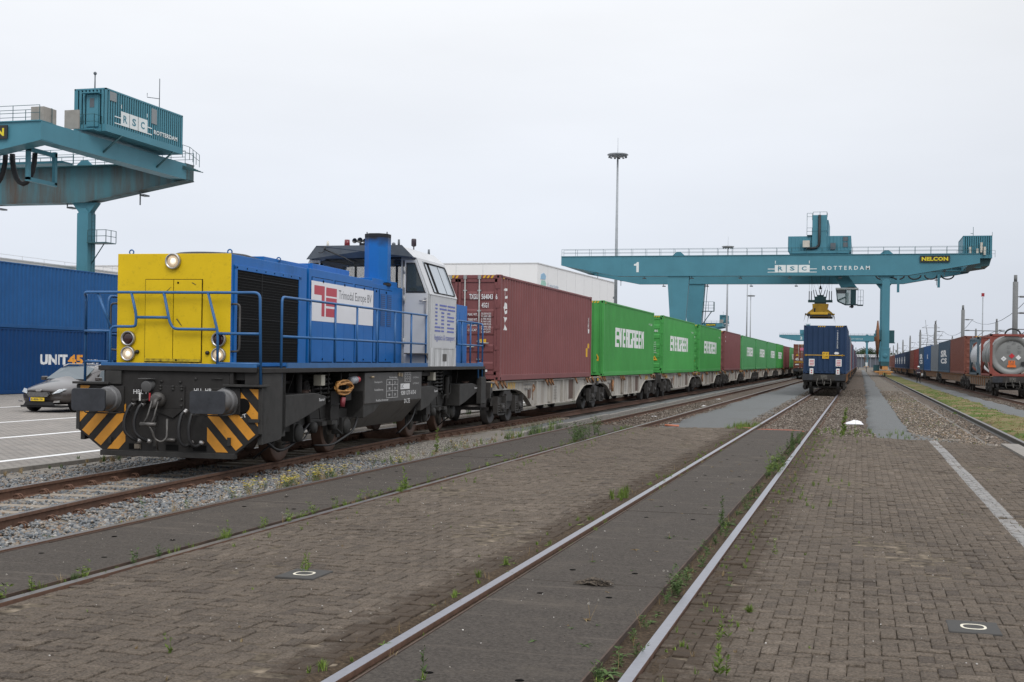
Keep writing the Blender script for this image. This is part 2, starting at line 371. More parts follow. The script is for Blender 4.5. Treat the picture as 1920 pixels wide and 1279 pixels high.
strip('gravel_path', lambda y: 0.35 if y < 60 else 0.45, lambda y: 1.35 + max(0, 35.5 - y) * 0.25, 30.6, 420, -0.06, M_path, 0.07, bumpz=0.005, nx=6, seed=8)
strip('gravel_path', 5.45, 6.6, 20, 420, -0.075, M_path, 0.09, bumpz=0.004, nx=5, seed=9)
strip('rubble_verge', lambda y: 1.25, 2.85, 29.2, 420, -0.085, mat('rubble', (0.14, 0.12, 0.1), rough=0.95, vs=14, stops=[(0.3, (0.06, 0.05, 0.042)), (0.5, (0.13, 0.112, 0.092)), (0.7, (0.24, 0.215, 0.185))], bump=1.0, bs=22, spec=0.2, dirt=(0.085, 0.085, 0.035), da=0.35, ds=0.45), 0.15, bumpz=0.015, nx=8, seed=10)
M_grass = mat('dry grass sward', (0.14, 0.12, 0.06), rough=1, vs=0.55, stops=[(0.36, (0.20, 0.155, 0.09)), (0.47, (0.15, 0.125, 0.06)), (0.53, (0.085, 0.11, 0.03)), (0.7, (0.06, 0.10, 0.022))], bump=0.9, bs=25, spec=0.1, dirt=(0.11, 0.085, 0.06), da=0.3, ds=3)
strip('grass_verge', 3.95, 5.6, 20, 420, -0.07, M_grass, 0.16, bumpz=0.02, nx=8, seed=11, kind='stuff')
# yard on the left: pale clinker paving, white bay lines, sandy rim
M_yard = mat('pale clinker', (0.27, 0.25, 0.228), rough=0.9, vs=1.4, var=0.14, spec=0.25, dirt=(0.16, 0.14, 0.12), da=0.3, ds=0.5, bump=0.2, bs=90)
def add_brick_joints(m, sx, dark):
    t = m.node_tree; L = t.links; b = t.nodes['Principled BSDF']; src = b.inputs['Base Color'].links[0].from_socket
    co = t.nodes.new('ShaderNodeTexCoord'); br = t.nodes.new('ShaderNodeTexBrick'); br.inputs['Scale'].default_value = sx
    br.inputs['Color1'].default_value = (1.08, 1.06, 1.04, 1); br.inputs['Color2'].default_value = (0.86, 0.87, 0.88, 1); br.inputs['Mortar'].default_value = (dark, dark, dark, 1)
    br.inputs['Mortar Size'].default_value = 0.03; br.inputs['Brick Width'].default_value = 0.5; br.inputs['Row Height'].default_value = 0.25
    L.new(co.outputs['Object'], br.inputs['Vector']); mx = t.nodes.new('ShaderNodeMix'); mx.data_type = 'RGBA'; mx.blend_type = 'MULTIPLY'; mx.inputs[0].default_value = 1
    L.new(src, mx.inputs[6]); L.new(br.outputs['Color'], mx.inputs[7]); L.new(mx.outputs[2], b.inputs['Base Color'])
add_brick_joints(M_yard, 2.4, 0.45)
g = MB(); g.quad((-8.9, 28.5, -0.165), (60, 28.5, -0.165), (60, 430, -0.165), (-8.9, 430, -0.165)); tag(g.build('yard_soil', M_brownballast), kind='structure')
g = MB(); g.quad((-260, -30, -0.07), (-12.62, -30, -0.07), (-12.62, 400, -0.07), (-260, 400, -0.07)); tag(g.build('yard_paving', M_yard), kind='structure')
strip('sandy_rim', -12.5, lambda y: a_cx(y) - 1.95, 0, 400, -0.10, M_sand, 0.05, seed=13, nx=6, bumpz=0.006)
g = MB(); g.box(-12.64, -12.44, 0, 400, -0.2, -0.05); tag(g.build('kerb', M_conc), kind='structure')
M_wline = mat('white road paint', (0.72, 0.72, 0.71), rough=0.7, vs=5, var=0.05, dirt=(0.30, 0.28, 0.25), da=0.3, ds=2.5)
for X, w in ((-13.5, .09), (-17.15, .09), (-20.9, .08), (-26.5, .08)):
    g = MB(); g.quad((X - w, -5, -0.066), (X + w, -5, -0.066), (X + w, 90, -0.066), (X - w, 90, -0.066)); tag(g.build('painted_line', M_wline), kind='structure')
# ---- herringbone block paving, every block real
M_brick = mat('concrete block', (0.16, 0.135, 0.118), rough=0.92, vs=62, var=0.66, attr=True, spec=0.15, bump=1.0, bs=95,
              stops=[(0, (0.096, 0.079, 0.065)), (0.35, (0.122, 0.100, 0.080)), (0.75, (0.140, 0.114, 0.090)), (1, (0.168, 0.138, 0.110))])
def paint_line(m):
    """a worn white stripe that follows its own curve over the blocks"""
    t = m.node_tree; L = t.links; N = t.nodes; b = N['Principled BSDF']; src = b.inputs['Base Color'].links[0].from_socket
    co = N.new('ShaderNodeTexCoord'); se = N.new('ShaderNodeSeparateXYZ'); L.new(co.outputs['Object'], se.inputs[0])
    def mth(op, a, c=None, d=None):
        n = N.new('ShaderNodeMath'); n.operation = op
        for i, q in enumerate((a, c, d)):
            if q is None: continue
            if isinstance(q, (int, float)): n.inputs[i].default_value = q
            else: L.new(q, n.inputs[i])
        return n.outputs[0]
    fc = N.new('ShaderNodeFloatCurve'); cv = fc.mapping.curves[0]
    pts = LINE_C
    y0, y1, xa, xb = 6.0, 32.0, 0.5, 2.5
    while len(cv.points) < len(pts): cv.points.new(0.5, 0.5)
    for i, (x, y) in enumerate(sorted(pts, key=lambda p: p[1])): cv.points[i].location = ((y - y0) / (y1 - y0), (x - xa) / (xb - xa)); cv.points[i].handle_type = 'VECTOR'
    fc.mapping.update(); L.new(mth('DIVIDE', mth('SUBTRACT', se.outputs[1], y0), y1 - y0), fc.inputs['Value'])
    cx = mth('ADD', mth('MULTIPLY', fc.outputs[0], xb - xa), xa); d = mth('ABSOLUTE', mth('SUBTRACT', se.outputs[0], cx))
    nz = N.new('ShaderNodeTexNoise'); nz.inputs['Scale'].default_value = 14; nz.inputs['Detail'].default_value = 6; L.new(co.outputs['Object'], nz.inputs['Vector'])
    wear = mth('GREATER_THAN', mth('ADD', nz.outputs['Fac'], 0.0), 0.42)
    inside = mth('MULTIPLY', mth('LESS_THAN', d, 0.095), mth('LESS_THAN', se.outputs[1], 31.2))
    f = mth('MULTIPLY', inside, mth('ADD', mth('MULTIPLY', wear, 0.40), 0.32))
    mx = N.new('ShaderNodeMix'); mx.data_type = 'RGBA'; L.new(f, mx.inputs[0]); L.new(src, mx.inputs[6]); mx.inputs[7].default_value = (0.37, 0.37, 0.365, 1)
    # trodden-in soil along the two rails of the middle track, ragged and patchy
    dd = mth('MINIMUM', mth('ABSOLUTE', mth('SUBTRACT', se.outputs[0], -1.06)), mth('ABSOLUTE', mth('SUBTRACT', se.outputs[0], -2.87)))
    nz2 = N.new('ShaderNodeTexNoise'); nz2.inputs['Scale'].default_value = 5; nz2.inputs['Detail'].default_value = 8; nz2.inputs['Roughness'].default_value = .7; L.new(co.outputs['Object'], nz2.inputs['Vector'])
    fall = N.new('ShaderNodeMapRange'); fall.inputs[1].default_value = 0.0; fall.inputs[2].default_value = 0.5; fall.inputs[3].default_value = 0.30; fall.inputs[4].default_value = -0.10; L.new(dd, fall.inputs[0])
    sf = N.new('ShaderNodeMapRange'); sf.inputs[1].default_value = 0.52; sf.inputs[2].default_value = 0.68; L.new(mth('ADD', nz2.outputs['Fac'], fall.outputs[0]), sf.inputs[0])
    mx2 = N.new('ShaderNodeMix'); mx2.data_type = 'RGBA'; L.new(mth('MULTIPLY', sf.outputs[0], 0.75), mx2.inputs[0]); L.new(mx.outputs[2], mx2.inputs[6]); mx2.inputs[7].default_value = (0.062, 0.045, 0.032, 1)
    # broad pale and dark patches of wear
    nz3 = N.new('ShaderNodeTexNoise'); nz3.inputs['Scale'].default_value = .8; nz3.inputs['Detail'].default_value = 5; L.new(co.outputs['Object'], nz3.inputs['Vector'])
    m3 = N.new('ShaderNodeMapRange'); m3.inputs[1].default_value = .3; m3.inputs[2].default_value = .7; m3.inputs[3].default_value = .93; m3.inputs[4].default_value = 1.09; L.new(nz3.outputs['Fac'], m3.inputs[0])
    s3 = N.new('ShaderNodeVectorMath'); s3.operation = 'SCALE'; L.new(mx2.outputs[2], s3.inputs[0]); L.new(m3.outputs[0], s3.inputs['Scale']); L.new(s3.outputs[0], b.inputs['Base Color'])
LINE_C = [(1.645, 31.5), (1.645, 25), (1.635, 20), (1.635, 16), (1.64, 12.5), (1.65, 6.2)]
paint_line(M_brick)
def paving(x0, x1, y0, yend, ztop=-0.012):
    w = 0.1005; r = RNG; B = []
    ni = int((x1 - x0) / w) + 1; nj = int((40 - y0) / w)
    for i in range(-1, ni):
        for j in range(nj):
            d = (i - j) % 4
            if d == 0: a, b, c, e = i, i + 2, j, j + 1
            elif d == 3: a, b, c, e = i, i + 1, j, j + 2
            else: continue
            X0 = max(x0, x0 + a * w); X1 = min(x1, x0 + b * w); Y0 = y0 + c * w; Y1 = y0 + e * w
            if X1 - X0 < 0.03 or (Y0 + Y1) / 2 > yend((X0 + X1) / 2): continue
            B.append((X0, X1, Y0, Y1))
    B = np.array(B); n = len(B); gp = 0.0026; ch = 0.0045
    # slow undulation of the whole surface plus a little per-block tilt
    cx = (B[:, 0] + B[:, 1]) / 2; cy = (B[:, 2] + B[:, 3]) / 2
    und = 0.008 * np.sin(cx * 1.7 + 1.3) * np.sin(cy * 0.9) + 0.006 * np.sin(cx * 3.1 + cy * 1.3)
    h = ztop + np.minimum(0.004, und) + r.normal(0, 0.0030, n) * (1 + .6 * (r.random(n) < .12)); tx = r.normal(0, 0.018, n); ty = r.normal(0, 0.020, n)
    jx = r.normal(0, 0.0014, n); jy = r.normal(0, 0.0014, n)
    V = np.zeros((n, 12, 3))
    def ring(k, ins, dz):
        xs = [B[:, 0] + ins, B[:, 1] - ins, B[:, 1] - ins, B[:, 0] + ins]; ys = [B[:, 2] + ins, B[:, 2] + ins, B[:, 3] - ins, B[:, 3] - ins]
        for q in range(4):
            V[:, k + q, 0] = xs[q] + jx; V[:, k + q, 1] = ys[q] + jy; V[:, k + q, 2] = h + dz + tx * (xs[q] - cx) + ty * (ys[q] - cy)
    ring(0, gp, -0.045); ring(4, gp, -ch); ring(8, gp + ch, 0.0)
    f = np.array([(0, 1, 5, 4), (1, 2, 6, 5), (2, 3, 7, 6), (3, 0, 4, 7), (4, 5, 9, 8), (5, 6, 10, 9), (6, 7, 11, 10), (7, 4, 8, 11), (8, 9, 10, 11)])
    F = (f[None] + (np.arange(n) * 12)[:, None, None]).reshape(-1, 4)
    tone = np.clip(0.5 + r.normal(0, 0.2, n) + 0.12 * np.sin(cx * 0.9 + cy * 0.35), 0, 1)
    o = npmesh('block_paving', V.reshape(-1, 3), F, M_brick, tone=np.repeat(tone, 12)); return tag(o, kind='structure')
paving(-5.665, -2.87, 2.5, lambda x: 33.9 - (-3.4 - x) * 0.55)
paving(-1.155, 5.0, 2.5, lambda x: 31.5 - max(0, x + .6) * 0.35 - max(0, x - 1.5) * 0.7)
g = MB(); g.quad((-5.62, 2, -0.024), (-2.84, 2, -0.024), (-2.84, 33.9, -0.024), (-5.62, 33.2, -0.024)); g.quad((-1.08, 2, -0.024), (5.05, 2, -0.024), (5.05, 28.4, -0.024), (-1.08, 31.6, -0.024)); tag(g.build('joint_sand', mat('joint sand', (.09, .075, .055), rough=1, vs=9, stops=[(.35, (.035, .028, .021)), (.55, (.12, .098, .073)), (.7, (.22, .18, .135))], spec=.1)), kind='structure')
# ---- tracks
def rail_mesh(path, off, z=0.0, H=0.16, head=0.036, web=0.0085, foot=0.07):
    prof = [(-head, 0.0), (head, 0.0), (head + .001, -0.006), (head, -0.036), (web, -0.05), (web, -H + 0.03), (foot, -H + 0.012), (foot, -H), (-foot, -H), (-foot, -H + 0.012), (-web, -H + 0.03), (-web, -0.05), (-head, -0.036), (-head - .001, -0.006)]
    n = len(prof); m = MB(); P = [Vector((x, y, 0)) for x, y in path]; vs = []; fs = []; mi = []
    for i, p in enumerate(P):
        d = (P[min(i + 1, len(P) - 1)] - P[max(i - 1, 0)]).normalized(); s = Vector((d.y, -d.x, 0))
        for a, b in prof: q = p + s * (off + a); vs.append((q.x, q.y, z + b))
    for i in range(len(P) - 1):
        for k in range(n): a = i * n + k; b = i * n + (k + 1) % n; fs.append((a, a + n, b + n, b)); mi.append(0 if k == 0 else 1)
    m.v = vs; m.f = fs; m.m = mi; m.sm = [False] * len(fs); return m
def smooth_path(pts, step=0.6):
    if max(p[0] for p in pts) == min(p[0] for p in pts): return [(pts[0][0], y) for y in (list(np.arange(pts[0][1], 120, 4.0)) + list(np.arange(120, pts[-1][1] + 1, 30)))]
    o = []
    for i in range(len(pts) - 1):
        p0 = pts[max(i - 1, 0)]; p1 = pts[i]; p2 = pts[i + 1]; p3 = pts[min(i + 2, len(pts) - 1)]; L = abs(p2[1] - p1[1]); k = max(2, int(L / step)) if L < 30 else 4
        for j in range(k):
            t = j / k; o.append(tuple(0.5 * ((2 * p1[c]) + (-p0[c] + p2[c]) * t + (2 * p0[c] - 5 * p1[c] + 4 * p2[c] - p3[c]) * t * t + (-p0[c] + 3 * p1[c] - 3 * p2[c] + p3[c]) * t ** 3) for c in (0, 1)))
    return o + [pts[-1]]
M_sleeper = mat('concrete sleeper', (0.23, 0.195, 0.155), rough=0.9, vs=6, var=0.2, bump=0.3, bs=50, dirt=(0.09, 0.07, 0.055), da=0.4, ds=3)
M_sleeperd = mat('old timber sleeper', (0.05, 0.04, 0.033), rough=0.95, vs=6, var=0.3, bump=0.4, bs=50)
def sleeper_mb():
    m = MB(); m.prism([(-1.2, -.13), (1.2, -.13), (1.2, 0), (1.17, .0), (-1.17, 0), (-1.2, -.02)], -0.11, 0.11, 'y'); return m
def clips_mb(m, off=0.7525):
    m.mi = 1
    for s in (-1, 1):
        for q in (-1, 1):
            x = s * off + q * 0.115
            for dy in (-0.03, 0.03): m.tube(bend([(x - q * .05, dy, .03), (x - q * .02, dy, .065), (x + q * .04, dy, .055), (x + q * .06, dy, .0)], .02, 2), 0.009, 5)
            m.box(x - .035, x + .035, -.05, .05, .001, .022)
    return m
def track(label, path, s0, s1, top, wood=False, nsl=80, z=0.0, sub=-0.165, pitch=0.6):
    t = thing('railway_track', label, 'railway track', (0, 0, 0)); sp = smooth_path(path)
    for off in (-0.7525, 0.7525): rail_mesh(sp, off, z).build('rail', [top, M_rust], t)
    ms = clips_mb(sleeper_mb()).build('sleeper', [M_sleeperd if wood else M_sleeper, M_rust], t)
    i = 0; y = s0; first = True
    def cx(y):
        for (xa, ya), (xb, yb) in zip(sp, sp[1:]):
            if y <= yb: return xa + (xb - xa) * (y - ya) / (yb - ya), math.atan2(-(xb - xa), (yb - ya))
        return sp[-1][0], 0
    while y < s1 and i < nsl:
        x, a = cx(y)
        if first: ms.location = (x, y, z + sub); ms.rotation_euler = (0, 0, a); first = False
        else: copy_tree(ms, (x, y, z + sub), rz=a, parent=t)
        i += 1; y += pitch
    return t
track('track under the blue locomotive, rusty webs and concrete sleepers in pale ballast', A_PTS, 8.3, 40, M_raildull, nsl=54, sub=-0.138)
track('track beside the loco, sunk between concrete panels, empty in front of the brown container', [(-6.46, 3), (-6.46, 20), (-6.46, 60), (-6.46, 420)], 34.0, 80, M_raildull, wood=True, nsl=60, sub=-0.15)
track('bright worn track in the middle of the paving leading to the blue container wagon', [(-1.95, 3), (-1.95, 20), (-1.95, 60), (-1.95, 420)], 34.0, 80, M_railtop, wood=True, nsl=60, sub=-0.15)
track('track on the right under the tank container train', [(8.45, 20), (8.45, 60), (8.45, 420)], 40.0, 80, M_raildull, wood=True, nsl=50, sub=-0.15)
# dull railheads of the sunk track are brighter where slabs end: crane rail in its concrete trough
t = thing('crane_rail', 'single tall crane rail in a concrete trough running towards the right crane leg', 'crane rail')
rail_mesh([(3.65, 4), (3.65, 60), (3.65, 420)], 0, 0.0, H=0.15, head=0.045).build('rail', [M_raildull, M_steelgrey], t)
m = MB(); m.box(2.88, 3.52, 29.3, 400, -0.25, -0.135); m.box(3.78, 4.0, 29.3, 400, -0.25, -0.13); m.box(3.52, 3.78, 29.3, 400, -0.25, -0.14); m.build('trough_fill', M_brownballast, t); m = MB(); m.box(2.80, 2.88, 29.3, 400, -0.25, -0.07); m.build('trough_edge', mat('dark trough concrete', (.12, .108, .095), rough=.9, vs=3, var=.25, dirt=(.05, .045, .035), da=.5, ds=2), t)
m = MB(); m.box(3.02, 3.38, 24, 29.6, -0.2, 0.03); m.build('kerb_block', M_conc, t)
t2 = thing('crane_rail', 'far left crane rail beyond the container train, mostly hidden', 'crane rail')
rail_mesh([(-28.4, 60), (-28.4, 200), (-28.4, 420)], 0, 0.08, H=0.15, head=0.045).build('rail', [M_raildull, M_steelgrey], t2)
# concrete kerb wall between the path and the empty track
t = thing('kerb_wall', 'low grey concrete kerb wall along the path beside the empty track', 'kerb wall')
m = MB()
for i in range(60):
    m.box(-7.72, -7.60, 29.0 + i * 2.0, 30.985 + i * 2.0, -0.3, 0.03 - 0.0 + 0.012 * math.sin(i * 2.1))
m.build('kerb_stones', M_conc, t); m = MB(); m.prism([(27.6, -0.3), (28.98, -0.3), (28.98, 0.03), (27.6, -0.05)], -7.72, -7.60, 'x'); m.build('end_stone', M_conc, t)
# track panels
def panels(x0, x1, y0, y1, label, joints, steel=((1, 1))):
    t = thing('track_panels', label, 'track panels'); ys = [y0] + joints + [y1]
    for a, b in zip(ys, ys[1:]):
        m = MB(); m.box(x0 + .012, x1 - .012, a + .012, b - .012, -0.2, -0.008 - 0.004 * (hash((a)) % 3) / 2)
        s = m.build('concrete_slab', M_slab, t, bevel=0.004)
        fr = MB(); 
        for X in (x0, x1 - .012): fr.box(X, X + .012, a + .01, b - .01, -0.15, -0.003)
        fr.build('steel_edge', mat('dark steel edge', (.060, .038, .027), rough=.9, vs=4, var=.4), s)
        hl = MB()
        for yy in (a + .55, b - .55):
            for xx in (x0 + .33, x1 - .33): hl.lathe([(0.026, 0), (0.026, 0.0012)], (xx, yy, -0.0075), (0, 0, 1), 14, False)
        hl.build('lifting_hole', mat('black hole', (0.008, 0.008, 0.008), rough=1, spec=0), s)
    return t
panels(-7.12, -5.84, 3, 33.3, 'dark concrete panels between the rails of the sunk track next to the loco', [7.2, 9.9, 13.6, 17.4, 21.2, 25.0, 28.8])
panels(-2.60, -1.42, 3, 33.3, 'dark concrete panels in the bright middle track with a weedy groove', [6.0, 9.6, 14.4, 18.8, 23.2, 27.6])
# groove fillers
g = MB()
for X0, X1, z in ((-5.84, -5.77, -.055), (-7.18, -7.12, -.05), (-2.66, -2.60, -.035), (-1.42, -1.23, -.045)): g.box(X0, X1, 3, 33.4, -.3, z)
tag(g.build('groove_dirt', M_dirt), kind='stuff')
strip('dirt_band', -2.93, -2.74, 3, 33.5, -0.016, M_dirt, 0.018, step=0.15, nx=3, bumpz=0.006, seed=20, kind='stuff')
strip('dirt_band', -1.165, -1.05, 3, 31.5, -0.016, M_dirt, 0.012, step=0.15, nx=3, bumpz=0.004, seed=21, kind='stuff')
# number plates let into the paving
def zero_plate(x, y, label):
    t = thing('ground_marker', label, 'ground marker', (x, y, 0)); m = MB(); m.box(-.165, .165, -.20, .20, -.05, -0.001); m.build('plate', mat('black rubber plate', (0.042, 0.040, 0.037), rough=0.9, var=0.2, vs=30), t, bevel=.01)
    m = MB(); k = 28; vs = []; 
    for i in range(k):
        a = 2 * math.pi * i / k; c = math.copysign(abs(math.cos(a)) ** .75, math.cos(a)); s = math.copysign(abs(math.sin(a)) ** .75, math.sin(a))
        for q in (1.0, .72): vs.append((c * (.083 if q == 1 else .066), s * (.090 if q == 1 else .066), 0.0005))
    m._add(vs, [(2 * i, (2 * i + 2) % (2 * k), (2 * i + 3) % (2 * k), 2 * i + 1) for i in range(k)]); m.build('painted_zero', mat('cream paint', (0.62, 0.58, 0.47), rough=0.7), t)
zero_plate(-4.24, 9.18, 'black ground plate with a cream 0 and a weed growing from it')
zero_plate(0.75, 8.85, 'black ground plate with a cream 0 in the paving at bottom right')
# ---- loose stones
def stones(name, regions, smin, smax, stops, seed, zf=None, matname='stone'):
    r = np.random.default_rng(seed); t = (1 + 5 ** .5) / 2
    iv = np.array([(-1, t, 0), (1, t, 0), (-1, -t, 0), (1, -t, 0), (0, -1, t), (0, 1, t), (0, -1, -t), (0, 1, -t), (t, 0, -1), (t, 0, 1), (-t, 0, -1), (-t, 0, 1)]) / 1.9
    fc = np.array([(0, 11, 5), (0, 5, 1), (0, 1, 7), (0, 7, 10), (0, 10, 11), (1, 5, 9), (5, 11, 4), (11, 10, 2), (10, 7, 6), (7, 1, 8), (3, 9, 4), (3, 4, 2), (3, 2, 6), (3, 6, 8), (3, 8, 9), (4, 9, 5), (2, 4, 11), (6, 2, 10), (8, 6, 7), (9, 8, 1)])
    C = []
    for (fx0, fx1, y0, y1, dens, zb) in regions:
        n = int(dens * (y1 - y0) * 1.0 * abs((fx1((y0 + y1) / 2) if callable(fx1) else fx1) - (fx0((y0 + y1) / 2) if callable(fx0) else fx0)))
        ys = r.uniform(y0, y1, n); a = np.array([fx0(y) if callable(fx0) else fx0 for y in ys]); b = np.array([fx1(y) if callable(fx1) else fx1 for y in ys])
        xs = a + (b - a) * r.uniform(0, 1, n); z = np.full(n, zb) + r.uniform(-.012, .012, n); C.append(np.stack([xs, ys, z], 1))
    C = np.concatenate(C)
    if name == 'ballast_stones' and matname.startswith('pale'):
        inner = np.abs(C[:, 0] - np.array([a_cx(y) for y in C[:, 1]])) < 1.22; ph = (C[:, 1] - 8.3 + .3) % .6 - .3; C = C[~(inner & (np.abs(ph) < .115) & (r.random(len(C)) < .93))]
    n = len(C); s = smin + (smax - smin) * r.random(n) ** 1.7
    sc = s[:, None] * np.stack([r.uniform(.8, 1.35, n), r.uniform(.7, 1.1, n), r.uniform(.5, .85, n)], 1)
    V = iv[None] * (1 + r.normal(0, .14, (n, 12, 1))) * sc[:, None, :] * .5
    a = r.uniform(0, 6.28, n); b = r.normal(0, .5, n); ca, sa, cb, sb = np.cos(a), np.sin(a), np.cos(b), np.sin(b)
    x, y, z = V[..., 0], V[..., 1] * cb[:, None] - V[..., 2] * sb[:, None], V[..., 1] * sb[:, None] + V[..., 2] * cb[:, None]
    V = np.stack([x * ca[:, None] - y * sa[:, None], x * sa[:, None] + y * ca[:, None], z], 2) + C[:, None, :]
    F = (fc[None] + (np.arange(n) * 12)[:, None, None]).reshape(-1, 3)
    m = mat(matname, (0.2, 0.2, 0.2), rough=0.9, vs=60, var=0.18, attr=True, stops=stops, spec=0.3)
    return tag(npmesh(name, V.reshape(-1, 3), F, m, tone=np.repeat(r.random(n), 12)), kind='stuff')
GREY = [(0, (0.09, 0.10, 0.11)), (0.3, (0.145, 0.155, 0.165)), (0.58, (0.20, 0.20, 0.195)), (0.72, (0.215, 0.18, 0.14)), (0.82, (0.18, 0.12, 0.08)), (0.9, (0.25, 0.24, 0.22)), (1, (0.34, 0.33, 0.31))]
BROWN = [(0, (0.045, 0.036, 0.03)), (0.4, (0.11, 0.088, 0.07)), (0.75, (0.16, 0.13, 0.105)), (1, (0.27, 0.245, 0.21))]
cxr = lambda o: (lambda y: a_cx(y) + o)
stones('ballast_stones', [(cxr(.82), -7.27, 8.5, 15, 900, -.115), (cxr(.82), -7.27, 15, 21, 760, -.12), (cxr(.82), cxr(1.9), 21, 26, 260, -.13), (cxr(-.66), cxr(.66), 8.5, 15, 850, -.15), (cxr(-.66), cxr(.66), 15, 19, 700, -.15), (cxr(-2.0), cxr(-.84), 10, 22, 560, -.11), (-12.2, cxr(-2.0), 9, 20, 60, -.09),
                          (cxr(1.5), -7.35, 21, 24, 60, -.09)], .025, .062, GREY, 31, matname='pale ballast stone')
stones('ballast_stones', [(-3.4, .1, 33.5, 44, 330, -.11), (-3.4, .2, 44, 60, 170, -.105), (-3.4, .2, 60, 95, 60, -.10), (-8.0, -5.3, 33.8, 60, 150, -.115), (6.5, 7.5, 45, 80, 60, -.12), (-1.0, .4, 31.6, 33.6, 420, -.06), (-3.3, -2.9, 33.2, 34, 300, -.06)], .028, .07, BROWN, 32, matname='brown ballast stone')
stones('rubble_stones', [(1.3, 2.8, 29.9, 38, 300, -.075), (1.3, 2.8, 38, 60, 190, -.075), (1.3, 2.8, 60, 90, 60, -.075), (2.9, 3.5, 36, 60, 50, -.125), (2.9, 3.5, 29.5, 36, 120, -.14)], .025, .08, [(0, (0.06, 0.052, 0.044)), (0.5, (0.14, 0.118, 0.095)), (0.8, (0.21, 0.155, 0.11)), (1, (0.36, 0.33, 0.29))], 33, matname='rubble stone')
stones('gravel_grains', [(cxr(1.35), -7.4, 20.5, 27, 700, -.08)], .012, .03, [(0, (0.12, 0.11, 0.1)), (0.5, (0.24, 0.22, 0.19)), (1, (0.42, 0.4, 0.36))], 34, matname='gravel grain')
stones('grit', [(-5.5, -2.95, 6, 16, 14, -.006), (-.8, 3.5, 6, 18, 12, -.006), (-2.5, -1.5, 6, 20, 14, -.004), (-7, -6, 8, 24, 12, -.004)], .006, .016, [(0, (0.1, 0.09, 0.08)), (0.6, (0.25, 0.22, 0.18)), (1, (0.55, 0.53, 0.5))], 35, matname='grit')
# ================================================================== LOCOMOTIVE
M_blue = mat('loco blue paint', (0.006, 0.122, 0.40), rough=0.42, vs=1.6, var=0.10, dirt=(0.035, 0.088, 0.19), da=0.36, ds=1.3, streak=True, spec=0.28)
M_bluerail = mat('blue handrail paint', (0.020, 0.105, 0.27), rough=0.45, vs=6, var=0.15, dirt=(0.05, 0.085, 0.12), da=0.15, ds=6)
M_yel = mat('yellow front paint', (0.66, 0.455, 0.004), rough=0.55, vs=2.2, var=0.06, dirt=(0.36, 0.25, 0.01), da=0.34, ds=13, spec=0.3)
M_white = mat('white cab paint', (0.50, 0.51, 0.525), rough=0.5, vs=2.5, var=0.05, dirt=(0.26, 0.25, 0.23), da=0.22, ds=5, streak=True)
M_whited = mat('sooty white paint', (0.55, 0.56, 0.57), rough=0.6, vs=3, var=0.06, dirt=(0.10, 0.098, 0.095), da=0.75, ds=9, streak=True)
M_cabgrey = mat('grey cab front', (0.36, 0.375, 0.385), rough=0.5, vs=3, var=0.06, dirt=(0.18, 0.17, 0.16), da=0.25, ds=4, streak=True)
M_visor = mat('dark grey visor', (0.09, 0.105, 0.12), rough=0.5, vs=4, var=0.15)
M_frame = mat('grey underframe', (0.026, 0.0245, 0.0235), spec=0.25, rough=0.65, vs=5, var=0.2, dirt=(0.020, 0.017, 0.015), da=0.35, ds=3, bump=0.05, bs=60)
M_framel = mat('lighter underframe', (0.036, 0.035, 0.0335), spec=0.25, rough=0.65, vs=5, var=0.2, dirt=(0.025, 0.021, 0.018), da=0.35, ds=3)
M_black = mat('black rubber', (0.013, 0.013, 0.014), rough=0.55, vs=10, var=0.2)
M_dark = mat('dark interior', (0.008, 0.008, 0.008), rough=0.9, spec=0.1)
M_orange = mat('warning orange', (0.60, 0.26, 0.025), rough=0.55, vs=6, var=0.1, dirt=(0.14, 0.08, 0.03), da=0.25, ds=9)
M_buff = mat('greased buffer steel', (0.040, 0.043, 0.050), rough=0.42, metal=0.4, vs=6, var=0.3)
M_wheel = mat('rusty wheel tyre', (0.095, 0.052, 0.035), rough=0.6, metal=0.3, vs=10, var=0.2)
M_wheeld = mat('wheel disc', (0.15, 0.145, 0.14), rough=0.5, metal=0.35, vs=8, var=0.2, dirt=(0.05, 0.045, 0.04), da=0.4, ds=4)
M_chrome = mat('lamp ring', (0.42, 0.41, 0.40), rough=0.35, metal=0.7, vs=20, var=0.15)
M_lit = mat('lit lamp glass', (0.52, 0.42, 0.30), rough=0.25, vs=22, var=0.25, emit=((1.0, 0.72, 0.42), 0.22))
M_lithot = mat('lamp filament glow', (.8, 0.72, 0.6), rough=0.3, emit=((1.0, 0.86, 0.66), 0.75))
M_red = mat('dark red lens', (0.028, 0.004, 0.006), rough=0.12, spec=0.7, vs=10)
M_signw = mat('white sign', (0.74, 0.74, 0.76), rough=0.4, vs=2, var=0.03, dirt=(0.45, 0.46, 0.5), da=0.12, ds=2, streak=True)
M_signr = mat('sign red', (0.46, 0.045, 0.07), rough=0.45, vs=5, var=0.06)
M_signk = mat('sign lettering dark', (0.05, 0.055, 0.065), rough=0.5)
M_wtext = mat('white stencil', (0.62, 0.62, 0.62), rough=0.6, vs=20, var=0.1)
M_lteb = mat('logo violet blue', (0.10, 0.13, 0.42), rough=0.5, vs=10, var=0.1)
M_glass = glassmat('cab glass', (0.02, 0.026, 0.028), 0.22, 0.04)
M_glassd = glassmat('dark cab glass', (0.02, 0.028, 0.03), 0.72, 0.05)
M_glass_skysheen = glassmat('side glass with painted sky sheen', (0.40, 0.45, 0.50), 0.93, 0.10)  # pale base colour paints in the reflection of bright sky and warehouse
M_mesh = mat('grille mesh', (0.011, 0.012, 0.013), rough=0.6, metal=0.3)
M_gold = mat('orange cable', (0.42, 0.20, 0.05), rough=0.5, vs=20, var=0.2)
M_soot = mat('soot black', (0.018, 0.019, 0.022), rough=0.9)

